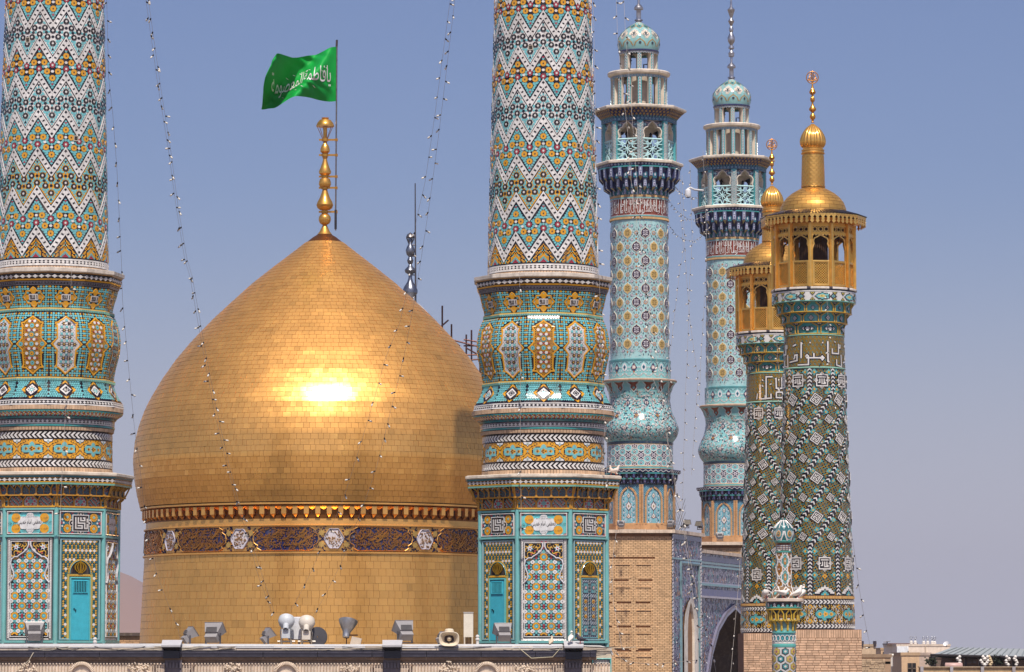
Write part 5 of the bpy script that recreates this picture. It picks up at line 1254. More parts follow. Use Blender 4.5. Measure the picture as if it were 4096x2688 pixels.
def railing():
 mb = MB(); L_ = lin(186, 222, 224); y0, y1 = 551, 632; cy = (y0 + y1) / 2
 Pt = lambda x, y: tuple(GF(x, y, 0.02))
 def bar(a, b, r=.028): mb.tube([Pt(*a), Pt(*b)], r, 4, L_, cap=False, smooth=False)
 bar((-hw_, y0), (hw_, y0), .04); bar((-hw_, y1), (hw_, y1), .04); bar((-hw_, y0), (-hw_, y1)); bar((hw_, y0), (hw_, y1))
 th = [PI / 2 + q * PI / 4 for q in range(8)]
 for q in range(8): bar((0, cy), (18 * math.cos(th[q]), cy - 18 * math.sin(th[q])), .022)
 pts = []
 for q in range(16):
  r = (39, 18)[q % 2] if q % 2 else 40; t = PI / 2 + q * PI / 8; x = max(-hw_, min(hw_, r * math.cos(t) * 1.06)); y = max(y0, min(y1, cy - r * math.sin(t))); pts.append((x, y))
 pts = []
 for q in range(16):
  t = PI / 2 + q * PI / 8; r = 42 if q % 2 == 0 else 21; pts.append((max(-hw_, min(hw_, r * math.cos(t))), max(y0, min(y1, cy - r * math.sin(t)))))
 for q in range(16): bar(pts[q], pts[(q + 1) % 16], .026)
 for s1 in (-1, 1):
  for s2 in (-1, 1): bar((s1 * hw_, cy + s2 * 40), (s1 * 15, cy + s2 * 15), .022); bar((s1 * hw_ * .45, cy + s2 * 40), (s1 * 19, cy + s2 * 8), .022); bar((s1 * hw_, cy + s2 * 19), (s1 * 8, cy + s2 * 19), .022)
 return mb.build('star_railing', 'plastic', link=False)
af, rl = arch_face(), railing()
for k in range(8):
 for nm, me in (('scalloped_arch', af), ('star_railing', rl)): o = obj(nm, me, tqm); o.rotation_euler = (0, 0, (k + .5) * PI / 4)
mb = MB(); mb.lathe([ap(640, 40, 40), ap(600, 40, 40), ap(560, 44, 40), ap(520, 60, 60), ap(480, 135, 135), ap(478, 40, 60)], 24, lin(196, 180, 164)); mb.build('vaulted_ceiling', 'stone', tqm)
mb = MB()
for x, y in ((-45, 30), (48, 30), (-50, -40), (44, -30)):
 mb.tube([(x * KA, y * KA, az(640, 0)), (x * KA, y * KA, az(540, 0))], .05, 6, lin(30, 30, 40)); mb.tube([(x * KA - .5, y * KA, az(600, 0)), (x * KA + .5, y * KA, az(590, 0))], .04, 6, lin(30, 30, 40)); mb.tube([(x * KA, y * KA, az(545, 0)), (x * KA, y * KA, az(530, 0))], [.1, .01], 6, lin(30, 30, 40))
mb.build('speaker_mast', 'metal', tqm)
mb = MB(); oct_lathe(mb, [ap(647, 172 * ca_, 165), ap(645, 178 * ca_, 165), ap(637, 179 * ca_, 165), ap(634, 176 * ca_, 165), ap(633, 60, 165)], CR2); mb.build('gallery_slab', 'stone', tqm)
dkb = RotS([ap(662, 166 * ca_, 165), ap(646, 172 * ca_, 165)], V8)
mb = MB(); oct_lathe(mb, [ap(662, 166 * ca_, 165), ap(646, 172 * ca_, 165)], NV); arow(mb, dkb, 654, 169 * ca_, 72, lambda c: stars(c, 5.6, 2.8, 4, .4), lin(170, 172, 190), .02, 0); mb.build('navy_band', 'glaze', tqm)
def muq(tiers, n, mbname, parent, zfun, K, rot=0.0, dark=NVD, light=None):
 """tiers: (py_top, py_bottom, r_out, r_in): little pointed niches with hanging brackets between"""
 d0 = dark
 for ti, (p0, p1, ro, ri) in enumerate(tiers):
  dark = d0 if ti < 2 else lin(74, 148, 158); mb = MB(); g = 2 * PI / n; z1_, z0_ = zfun(p0, ro), zfun(p1, ro); z0i = zfun(p1, ri); Hh = z1_ - z0_
  core = [(z0_ - .02, (ri - 4) * K), (z1_, (ro - 6) * K)]
  mb.lathe(core, n * 2, dark, smooth=True)
  mb.lathe([(z1_ - .03, (ro - 8) * K), (z1_ - .02, ro * K), (z1_ + .03, ro * K), (z1_ + .04, (ro - 8) * K)], n * 2, light[0])
  for k in range(n):
   a = (k + (ti % 2) * .5) * g + rot; aa = (a + PI) % (2 * PI) - PI
   if abs(aa) > VIS: continue
   w_ = g * .18; c = lambda da, r, z: (r * K * math.sin(a + da), -r * K * math.cos(a + da), z)
   zb_ = z0_ + Hh * .12
   for q0, q1, rr0, rr1 in ((zb_, z1_, ro - 3, ro),):
    f_ = [c(-w_, rr0, q0), c(w_, rr0, q0), c(w_, rr1, q1), c(-w_, rr1, q1)]; b_ = [c(-w_, ri - 4, q0), c(w_, ri - 4, q0), c(w_, ro - 8, q1), c(-w_, ro - 8, q1)]
    mb.polys(np.array([f_]), light[1]); mb.polys(np.array([[b_[0], f_[0], f_[3], b_[3]]]), dark); mb.polys(np.array([[f_[1], b_[1], b_[2], f_[2]]]), dark)
   tip = c(0, ri - 2, z0_ - Hh * .25)
   mb.polys(np.array([[c(-w_, ro - 3, zb_), tip, c(w_, ro - 3, zb_)]]), light[2]); mb.polys(np.array([[c(-w_, ri - 4, zb_), tip, c(-w_, ro - 3, zb_)]]), dark); mb.polys(np.array([[c(w_, ro - 3, zb_), tip, c(w_, ri - 4, zb_)]]), dark)
   fl = lambda x, y, h: np.stack([(ro - 1.5 + np.asarray(h) / K) * K * np.sin(a + np.asarray(x) * w_), -(ro - 1.5 + np.asarray(h) / K) * K * np.cos(a + np.asarray(x) * w_), zb_ + (z1_ - zb_) * np.asarray(y)], -1)
   tiles(mb, fl, np.array([[(-.6, .12), (.6, .12), (.6, .5), (-.6, .5)]]), light[3], .015); tiles(mb, fl, np.array([[(-.55, .6), (.55, .6), (0, .92)]]), light[3], .015); tiles(mb, fl, np.array([[(-.3, .2), (.3, .2), (.3, .42), (-.3, .42)]]), lin(90, 70, 120), .022)
   am = a + g / 2; cc = lambda da, r, z: (r * K * math.sin(am + da), -r * K * math.cos(am + da), z)
   rn = (ro + ri) / 2 - 6
   mb.polys(np.array([[cc(-g * .2, rn, z0_ + Hh * .02), cc(g * .2, rn, z0_ + Hh * .02), cc(g * .2, rn, z0_ + Hh * .5), cc(0, rn + 3, z0_ + Hh * .86), cc(-g * .2, rn, z0_ + Hh * .5)]]), light[4])
   ql = cc(0, rn + 1.6, z0_ + Hh * .3); s_ = .035 * K / .011
   fb = lambda x, y, h: np.stack([(rn + 1 + np.asarray(h)) * K * np.sin(am + np.asarray(x) * g), -(rn + 1 + np.asarray(h)) * K * np.cos(am + np.asarray(x) * g), z0_ + Hh * np.asarray(y)], -1)
   tiles(mb, fb, ngons([(0, .3)], .1, 6, PI / 2, .9, 1.4), light[5], 1.0)
  mb.build(mbname, 'glaze', parent, .06)
PW = lin(196, 200, 214)
muq([(663, 708, 165, 150), (708, 750, 146, 122), (750, 778, 122, 113)], 24, 'honeycomb_tier', tqm, az, KA, 0, NVD, [TEAL, lin(120, 130, 165), lin(170, 160, 110), PW, lin(52, 120, 140), PW])
shA = Round([ap(1440, 118), ap(1100, 115), ap(780, 113.5)])
mb = MB(); mb.grid(shA(A72[None, :], np.array([az(1436, 118), az(1100, 115), az(776, 113)])[:, None], 0), TA, True, True); mb.build('shaft', 'glaze', tqm)
def rope(py, r, h=9):
 mb = MB(); mb.lathe([ap(py + h / 2 + 1, r - 3, 115), ap(py + h / 2, r, 115), ap(py - h / 2, r, 115), ap(py - h / 2 - 1, r - 3, 115)], 72, lin(150, 110, 70)); S = Round([ap(py + 20, r, 115), ap(py - 20, r, 115)])
 arow(mb, S, py, r, 130, lambda c: c[:, None] + np.array([(-2.6, 4), (1, 4), (2.6, -4), (-1, -4)]), lin(222, 182, 130), .02, 0); mb.build('rope_moulding', 'brick', tqm)
rope(782, 116); rope(870, 118)
mb = MB(); SB = Round([ap(866, 115, 115), ap(786, 115, 115)]); aring(mb, SB, 788, 864, 115, BR, .0); aring(mb, SB, 787, 791, 115, lin(120, 180, 180), .03); aring(mb, SB, 860, 864, 115, lin(120, 180, 180), .03); aring(mb, SB, 792, 793.5, 115, WH, .03); aring(mb, SB, 857.5, 859, 115, WH, .03)
s1 = 'ليلة القدر خير من الف شهر'; s2 = 'وما ادراك ما ليلة القدر'; s3 = 'انا انزلناه في ليلة القدر'
for k in range(4):
 a = (k - 1.5) * PI / 2 * .98 + .1; P = apatch(SB, a, 826, 115)
 letter(mb, P, (s1, s2, s3, s1)[k], 0, 842, 176, 34, WH, .03, 2, lambda v: v - (0, 826 - 0) ) if False else letter(mb, P, (s1, s2, s3, s1)[k], 0, 15, 178, 36, WH, .03)
 letter(mb, P, (s2, s3, s1, s2)[k], 0, -14, 178, 40, WH, .03)
 for x in np.arange(-84, 88, 13.5): x = x + rng.uniform(-3, 3); y0 = rng.uniform(-32, -26); y1 = rng.uniform(4, 24); stroke(mb, P, [(x, y0), (x - 1, y1)], [3.4, 2.2], WH, .034)
mb.build('inscription_band', 'glaze', tqm)
def medallion(kind):
 mb = MB(); F = lambda x, y, h: np.stack(np.broadcast_arrays(np.asarray(x, float) * KA, -np.asarray(h, float), -np.asarray(y, float) * KA), -1)
 o = mirror([(0, -25), (5, -19), (13, -14), (18, -6), (19, 0), (18, 6), (13, 14), (5, 19), (0, 25)]);
 c0, c1, c2 = ((CR2, lin(58, 44, 66), lin(225, 220, 226)), (CR2, lin(206, 174, 104), lin(120, 96, 52)))[kind]
 tiles(mb, F, o, c0, .016, -.04); tiles(mb, F, o * .88, c1, .022)
 for q in range(4):
  t = q * PI / 2; d = np.array((math.cos(t), math.sin(t))); n = np.array((-d[1], d[0])); sc = np.array((.8, 1.0))
  lp = [d * 2, d * 7 + n * 4, d * 13, d * 7 - n * 4]; tiles(mb, F, np.array(lp) * sc, c2, .03); tiles(mb, F, np.array([d * 4, d * 7 + n * 2, d * 10, d * 7 - n * 2]) * sc, c1, .036)
  d2 = (d + n) / 1.414; tiles(mb, F, ngons([d2 * 11 * sc], 3, 5), c2, .03)
 return mb.build('medallion', 'glaze', link=False)
mdk = [medallion(0), medallion(1)]
small = MB(); n = 10
row_h = 55.6
for j in range(-1, 12):
 py = 930 + (j - 0) * row_h
 for k in range(n):
  a = (k + (j % 2) * .5 + .28) * 2 * PI / n; a = (a + PI) % (2 * PI) - PI
  if abs(a) > VIS: continue
  kind = (k + (j // 2) + (1 if j % 4 in (1, 2) else 0)) % 2
  if 898 < py < 1410:
   o = obj('medallion', mdk[kind], tqm); z = az(py, 115); o.location = shA(a, z, .0); o.rotation_euler = (0, 0, a)
  for da, dy in ((.5, 0), (.25, -27.8 + 0), (.75, -27.8)):
   a2 = a + da * 2 * PI / n
   if da != .5: a2 = a + (da - .5) * 2 * PI / n
   py2 = py + (dy if da != .5 else 0)
   if not 880 < py2 < 1428: continue
   P = apatch(shA, a2, py2, 115)
   if da == .5:
    if j % 1 == 0: th = np.arange(8) * PI / 4; tiles(small, P, ngons(np.stack([6.4 * np.cos(th), 7 * np.sin(th)], 1), 2.6, 5), lin(205, 150, 110), .014); tiles(small, P, ngons([(0, 0)], 3.6, 6), WH, .018); tiles(small, P, ngons([(0, 0)], 1.8, 5), lin(60, 50, 110), .024)
   else:
    tiles(small, P, ngons([(0, 0)], 6.6, 7, .3), lin(60, 50, 80), .012); tiles(small, P, ngons([(0, 0)], 4.8, 6), lin(222, 220, 226), .018); tiles(small, P, ngons([(0, 0)], 1.9, 5), lin(90, 80, 130), .024)
  for sx_ in (-1, 1):
   for sy_ in (-1, 1):
    if 890 < py + 12 * sy_ < 1420:
     P = apatch(shA, a, py, 115); stroke(small, P, [(sx_ * 5, sy_ * 29), (sx_ * 17, sy_ * 21), (sx_ * 24, sy_ * 10), (sx_ * 25, sy_ * 2)], 1.7, lin(214, 222, 220), .012); tiles(small, P, np.array([(sx_ * 24, sy_ * 12), (sx_ * 28, sy_ * 19), (sx_ * 29, sy_ * 9)]), lin(36, 96, 110), .014)
  if 895 < py - 33 and py + 33 < 1420:
   P = apatch(shA, a, py, 115)
   for sy_ in (-1, 1): tiles(small, P, np.array([(-4.5, sy_ * 31), (0, sy_ * 37), (4.5, sy_ * 31), (0, sy_ * 28)]), (lin(90, 50, 80), lin(190, 120, 70))[k % 2], .014)
for _ in range(2600):
 a = rng.uniform(-VIS, VIS); py = rng.uniform(880, 1428); P = apatch(shA, a, py, 115); th = rng.uniform(0, 6.3); c_, s_ = 3.4 * math.cos(th), 3.4 * math.sin(th)
 tiles(small, P, np.array([(-c_, -s_), (s_ * .4, -c_ * .4), (c_, s_), (-s_ * .4, c_ * .4)]), (lin(196, 222, 220), lin(84, 150, 160), lin(214, 214, 216), lin(110, 140, 160))[_ % 4], .008)
small.build('floral_tiles', 'glaze', tqm, .05, kind='stuff')
mb = MB(); mb.lathe([ap(1445, 122), ap(1443, 125), ap(1435, 125), ap(1432, 117)], 72, lin(80, 140, 145)); mb.build('ring_moulding', 'glaze', tqm)
lowA = Round([ap(1520, 124), ap(1440, 124)])
mb = MB(); mb.grid(lowA(A72[None, :], lowA.z[:, None], 0), lin(142, 200, 200), True, True)
for k in range(20):
 a = (k + .3) * 2 * PI / 20; a = (a + PI) % (2 * PI) - PI
 if abs(a) > VIS: continue
 P = apatch(lowA, a, 1470, 124)
 if k % 2: tiles(mb, P, mirror([(0, -22), (8, -8), (13, 0), (8, 8), (0, 20)]), lin(70, 66, 96), .012); tiles(mb, P, stars([(0, -2)], 9, 5, 6), lin(224, 208, 200), .02); tiles(mb, P, ngons([(0, 16)], 4, 4), lin(190, 120, 70), .018)
 else: tiles(mb, P, mirror([(0, -20), (7, -14), (11, -2), (9, 8), (0, 14)]), lin(220, 220, 222), .012); tiles(mb, P, mirror([(0, -12), (6, -3), (0, 8)]), TQD, .02); tiles(mb, P, ngons([(0, -2)], 3, 5), NV, .026)
 for s_ in (-1, 1): stroke(mb, P, [(0, 20), (s_ * 10, 30), (s_ * 19, 33)], 2, lin(220, 205, 200), .012); stroke(mb, P, [(s_ * 4, -24), (s_ * 14, -20), (s_ * 18, -12)], 1.6, lin(70, 80, 110), .012); tiles(mb, P, ngons([(s_ * 14, 12), (s_ * 16, -2), (s_ * 9, 25)], 2.8, 5), lin(224, 222, 224), .014)
mb.build('floral_band', 'glaze', tqm, .05)
mb = MB(); mb.lathe([ap(1524, 140), ap(1521, 148), ap(1516, 149), ap(1513, 146), ap(1511, 124)], 72, lin(200, 170, 145)); mb.build('flared_lip', 'stone', tqm)
bul = Round([ap(1522, 146), ap(1532, 137), ap(1545, 130), ap(1565, 124), ap(1592, 120), ap(1612, 121.5), ap(1632, 126), ap(1655, 134), ap(1680, 146), ap(1697, 152), ap(1711, 154), ap(1727, 152), ap(1742, 146), ap(1755, 138), ap(1764, 131)])
mb = MB(); zz = np.interp(np.linspace(0, 14, 43), np.arange(15), bul.z); mb.grid(bul(A72[None, :], zz[:, None], 0), lin(138, 196, 196), True, True); mb.build('bulging_collar', 'glaze', tqm)
mb = MB()
for k in range(14):
 a = (k + .5) * 2 * PI / 14; a = (a + PI) % (2 * PI) - PI
 if abs(a) > VIS: continue
 P = apatch(bul, a, 1545, 130); tiles(mb, P, np.array([(-20, -18), (20, -18), (9, -6), (12, 4), (0, 18), (-12, 4), (-9, -6)]), lin(128, 66, 44), .012); stroke(mb, P, [(-24, -18), (-12, -4), (-14, 6), (0, 21), (14, 6), (12, -4), (24, -18)], 2, WH, .018); tiles(mb, P, ngons([(0, 4)], 5.5, 5), lin(110, 175, 178), .02)
for k in range(10):
 for sgn in (-1, 1):
  a = (k + .25 + .05) * 2 * PI / 10; a = (a + PI) % (2 * PI) - PI
  if abs(a) > VIS: continue
  for py, dx0, rr, f in ((1590, 12, 118, 1.0), (1628, 18, 124, 1.0), (1668, 14, 140, 1.15), (1706, 22, 153, 1.2), (1740, 14, 146, .9), (1606, 30, 120, .8), (1650, 36, 132, .9), (1690, 40, 150, 1.0), (1724, 42, 152, .9)):
   P = apatch(bul, a, py, rr); th = np.linspace(0, 4.4, 10); o_ = np.stack([sgn * (dx0 + 9 * f * np.cos(th)), 9 * f * np.sin(th) * (1 if k % 2 else -1)], 1)
   stroke(mb, P, o_, np.linspace(2.6, 1.3, 10), (lin(46, 54, 84), lin(222, 218, 216))[(int(py) // 7) % 2], .012)
   q = o_[[1, 4, 7, 9]]; tiles(mb, P, ngons(q, [4.2 * f, 3.2, 3.4, 2.6], 5, .4), WH, .016); tiles(mb, P, ngons(q[:1], 2, 5), (lin(170, 110, 70), NV)[k % 2], .022)
   for x, y in o_[[2, 6]]: tiles(mb, P, np.array([(x, y - 5), (x + sgn * 6, y), (x + sgn * 3, y + 3), (x - 1, y + 2)]), lin(40, 52, 82), .014)
 a = (k + .3) * 2 * PI / 10; a = (a + PI) % (2 * PI) - PI
 if abs(a) < VIS:
  for py, c in ((1610, lin(224, 214, 206)), (1660, lin(190, 150, 80)), (1712, lin(226, 214, 208))): P = apatch(bul, a + (.31 if py == 1660 else 0), py, 130); tiles(mb, P, mirror([(0, -14), (9, -5), (11, 2), (5, 10), (0, 15)]), lin(58, 56, 84), .013); tiles(mb, P, stars([(0, 0)], 8.5, 4.4, 6), c, .02); tiles(mb, P, ngons([(0, 0)], 2.6, 5), lin(140, 70, 60), .026)
dots = MB()
for _ in range(1500):
 a = rng.uniform(-VIS, VIS); py = rng.uniform(1560, 1758); P = apatch(bul, a, py, 130); r = rng.uniform(1.6, 3.4); th = rng.uniform(0, 6);
 if _ % 3 == 0: tiles(dots, P, ngons([(0, 0)], r * 1.1, 6), WH, .0145); tiles(dots, P, ngons([(0, 0)], r * .5, 4), NV, .02)
 else: tiles(dots, P, np.array([(-r * 2 * math.cos(th), -r * 2 * math.sin(th)), (r * math.sin(th), -r * math.cos(th)), (r * 2 * math.cos(th), r * 2 * math.sin(th)), (-r * .6 * math.sin(th), r * .6 * math.cos(th))]), (lin(44, 62, 90), lin(214, 220, 218), lin(60, 120, 130), lin(176, 128, 92))[_ % 4], .0135)
dots.v += mb.v; dots.l += [l + dots.n for l in mb.l]; dots.t += mb.t; dots.c += mb.c; dots.s += mb.s
dots.build('arabesque_tiles', 'glaze', tqm, .05, kind='stuff')
mb = MB(); mb.lathe([ap(1776, 129), ap(1773, 133), ap(1766, 134), ap(1763, 130)], 72, lin(52, 74, 96)); mb.lathe([ap(1779, 129), ap(1777, 132), ap(1775, 132), ap(1774, 130)], 72, lin(216, 190, 150)); mb.build('ring_moulding', 'glaze', tqm)
hexS = Round([ap(1880, 130.5), ap(1770, 130)])
mb = MB(); mb.grid(hexS(A72[None, :], hexS.z[:, None], 0), lin(52, 52, 84), True, True)
nh = 16; wh_ = 2 * PI / nh
for j, py in enumerate((1790, 1806, 1834, 1850)):
 for k in range(nh):
  a = (k + (.5 if j in (1, 2) else 0)) * wh_; a = (a + PI) % (2 * PI) - PI
  if abs(a) > VIS: continue
  P = apatch(hexS, a, py, 130)
  o = ngons([(0, 0)], 17, 6, PI / 2, 1, .85)[0]; stroke(mb, P, o, 3, WH, .02, 0, closed=True); tiles(mb, P, o * .9, lin(126, 192, 196), .012); tiles(mb, P, stars([(0, 0)], 8, 4, 8), WH, .018); tiles(mb, P, ngons([(0, 0)], 4.6, 8), lin(60, 60, 96), .022); tiles(mb, P, ngons([(0, 0)], 2.4, 6), WH, .027)
for k in range(nh):
 for py, o_ in ((1820, 0), (1779, .5), (1861, .5)):
  a = (k + o_) * wh_; a = (a + PI) % (2 * PI) - PI
  if abs(a) < VIS: P = apatch(hexS, a, py, 130); tiles(mb, P, stars([(0, 0)], 11, 5, 6), lin(218, 212, 216), .014); tiles(mb, P, ngons([(0, 0)], 3.4, 6), lin(120, 100, 120), .022); th = np.arange(6) * PI / 3; tiles(mb, P, ngons(np.stack([13 * np.cos(th), 12 * np.sin(th)], 1), 2.6, 4), WH, .014)
mb.build('hexagon_band', 'glaze', tqm, .05)
mb = MB(); mb.lathe([ap(1879, 133), ap(1877, 136), ap(1874, 136), ap(1873, 133)], 72, lin(216, 184, 140)); mb.lathe([ap(1873, 131), ap(1872, 134), ap(1867, 134), ap(1866, 131)], 72, lin(120, 186, 186)); mb.lathe([ap(1866, 130), ap(1865, 133), ap(1862, 133), ap(1861, 130)], 72, lin(222, 190, 150)); mb.build('ring_moulding', 'glaze', tqm)
ft = lambda py, r: (az(py, 150), r * ca_ * KA)
mb = MB(); oct_lathe(mb, [ft(1892, 150), ft(1889, 160), ft(1878, 163), ft(1875, 163), ft(1874, 130)], NV); wv = RotS([ft(1890, 160), ft(1876, 163)], V8)
th = np.linspace(0, 2 * PI, 9)
for k in range(44):
 a = (k + .5) * 2 * PI / 44; a = (a + PI) % (2 * PI) - PI
 if abs(a) < VIS: P = Patch(wv, a, az(1882, 160), 1 / 158, KA); stroke(mb, P, np.stack([np.linspace(-11, 11, 9), 3.4 * np.sin(th)], 1), 2.6, WH, .02); tiles(mb, P, ngons([(5, -1), (-5, 1)], 2, 5), lin(120, 170, 190), .02)
mb.build('wave_band', 'glaze', tqm)
muq([(1892, 1914, 152, 146), (1914, 1934, 145, 140)], 32, 'honeycomb_tier', tqm, lambda p, r: az(p, 150), KA, 0, lin(30, 32, 60), [TEAL, lin(52, 56, 96), lin(60, 90, 100), lin(90, 96, 140), lin(40, 50, 84), lin(120, 130, 165)])
RF = 138; ff = RF * ca_; wF = 2 * RF * math.sin(PI / 8)
def FFc(x, y, h=0.0): x, y, h = np.broadcast_arrays(np.asarray(x, float), np.asarray(y, float), np.asarray(h, float)); return np.stack([x * KA, -ff * KA - h, np.interp(y, np.arange(1870, 2200, 5), [az(q, ff) for q in range(1870, 2200, 5)])], -1)
def foot_face():
 mb = MB(); h2 = wF / 2; BK_ = lin(208, 160, 110)
 tiles(mb, FFc, np.array([(-h2, 1934), (h2, 1934), (h2, 2096), (-h2, 2096)]), lin(70, 128, 158), -.02)
 cc = np.array([(x + (j % 2) * 4.2, y) for j, y in enumerate(np.arange(1942, 2090, 4.6)) for x in np.arange(-44, 46, 8.4)]); tiles(mb, FFc, ngons(cc, 3.4, 4, 0, 1.1, .7), lin(122, 182, 206), .0, -.02)
 for s_ in (-1, 1):
  for y in np.arange(1938, 2096, 5.2): tiles(mb, FFc, np.array([(s_ * (h2 - 8), y), (s_ * h2, y), (s_ * h2, y + 4.5), (s_ * (h2 - 8), y + 4.5)]), BK_ * rng.uniform(.85, 1.1), .045, -.02)
 arch = [(31, 2096), (31, 2000), (29, 1984), (22, 1968), (10, 1957), (0, 1952)]
 d = dense(np.array(mirror(arch[::-1])), 5.2)
 for i in range(len(d) - 1):
  p, q = d[i], d[i + 1]
  if p[1] > 2094 and q[1] > 2094: continue
  c = np.array((0, 2010)); t = q - p; L_ = np.hypot(*t); nn_ = np.array((-t[1], t[0])) / (L_ + 1e-6);
  if np.dot(nn_, p - np.array((0, min(p[1], 2096)))) < 0 and abs(p[0]) > 3: nn_ = -nn_
  if abs(p[0]) <= 3: nn_ = np.array((0, -1.0))
  tiles(mb, FFc, np.array([p + t * .06, q - t * .06, q - t * .06 + nn_ * 7.5, p + t * .06 + nn_ * 7.5]), BK_ * rng.uniform(.9, 1.1), .05, -.02)
 tiles(mb, FFc, np.array(mirror([(0, 1954), (10, 1959), (21, 1969), (28, 1985), (30, 2000), (30, 2096)])), lin(136, 200, 204), -.005, -.02)
 for y, r in ((1982, 8), (2024, 13), (2064, 8)):
  tiles(mb, FFc, mirror([(0, y - r * 1.7), (r * .8, y - r * .5), (r, y + r * .3), (0, y + r * 1.6)]), lin(64, 52, 78), .004); tiles(mb, FFc, mirror([(0, y - r * 1.35), (r * .62, y - r * .4), (r * .75, y + r * .25), (0, y + r * 1.2)]), lin(226, 218, 214), .012); tiles(mb, FFc, mirror([(0, y - r * .5), (r * .3, y), (0, y + r * .5)]), (lin(150, 130, 90), lin(140, 80, 56))[int(y) % 2], .02)
 tiles(mb, FFc, np.array([(-11, 2070), (11, 2070), (0, 2056)]), lin(150, 84, 54), .01); stroke(mb, FFc, [(0, 1994), (0, 2004)], 2, lin(140, 90, 60), .006); stroke(mb, FFc, [(0, 2042), (0, 2056)], 2, lin(140, 90, 60), .006)
 for s_ in (-1, 1):
  for y in (1976, 1998, 2020, 2042, 2062, 2082):
   th = np.linspace(0, 3.6, 8); stroke(mb, FFc, np.stack([s_ * (18 + 7 * np.cos(th)), y + 7 * np.sin(th)], 1), 1.8, lin(216, 222, 224), .006); tiles(mb, FFc, ngons([(s_ * 22, y + 9), (s_ * 12, y - 6)], 2.8, 5), lin(210, 212, 222), .008); tiles(mb, FFc, np.array([(s_ * 25, y), (s_ * 19, y + 3), (s_ * 22, y - 5)]), lin(46, 46, 84), .008)
 return mb.build('arched_tile_panel', 'glaze', link=False, jit=.04)
fm = foot_face()
for k in range(8):
 a = (k + .5) * PI / 4; o = obj('arched_tile_panel', fm, tqm); o.rotation_euler = (0, 0, a)
mb = MB(); oct_lathe(mb, [ft(2140, 141), ft(2092, 141), ft(2090, 134)], lin(205, 158, 112)); mb.build('brick_plinth', 'brick', tqm)
YBm = 181.5
tqm2 = dup(tqm, (at(2934, 1900, YBm)[0], YBm, ZA + (zat(1155 if False else 1046, YBm) - zat(1156, YA)) * 0), 0, 'pale turquoise tiled minaret partly behind the gold topped minarets')
# ------------------------------------------------------------------ the two minarets with gilded galleries
YG = 125.0; KG = YG * 1.003 / FPX; ZG = 0.0
def gz(py, r=140): return zat(py, YG - r * KG)
gz0 = gz(2516, 155)
gm = thing('gold_topped_minaret', 'front gold topped minaret with black white and yellow brick mosaic, standing farthest right', 'minaret', (at(3264, 2400, YG)[0], YG, 0), 0, 'minarets with gilded galleries')
GP = lambda py, r, rz=None: (gz(py, r if rz is None else rz), r * KG)
gsh = Round([GP(2520, 153), GP(2411, 150), GP(2050, 139), GP(1500, 121.5), GP(1336, 119)])
def grow(mb, S, py, r, n, make, col, h, h0=0.0, off=.5):
 z = gz(py, r); Rr = float(S.r(z)); a = (np.arange(n) + off) * 2 * PI / n; a = (a + PI) % (2 * PI) - PI; a = a[np.abs(a) < VIS]
 q = make(np.stack([a * Rr / KG, np.zeros(len(a))], 1)); tiles(mb, S, np.stack([q[..., 0] * KG / Rr, z - q[..., 1] * KG], -1), col, h, h0)
def gpatch(S, a, py, r, th=0.0): z = gz(py, r); return Patch(S, a, z, KG / float(S.r(z)), KG, th)
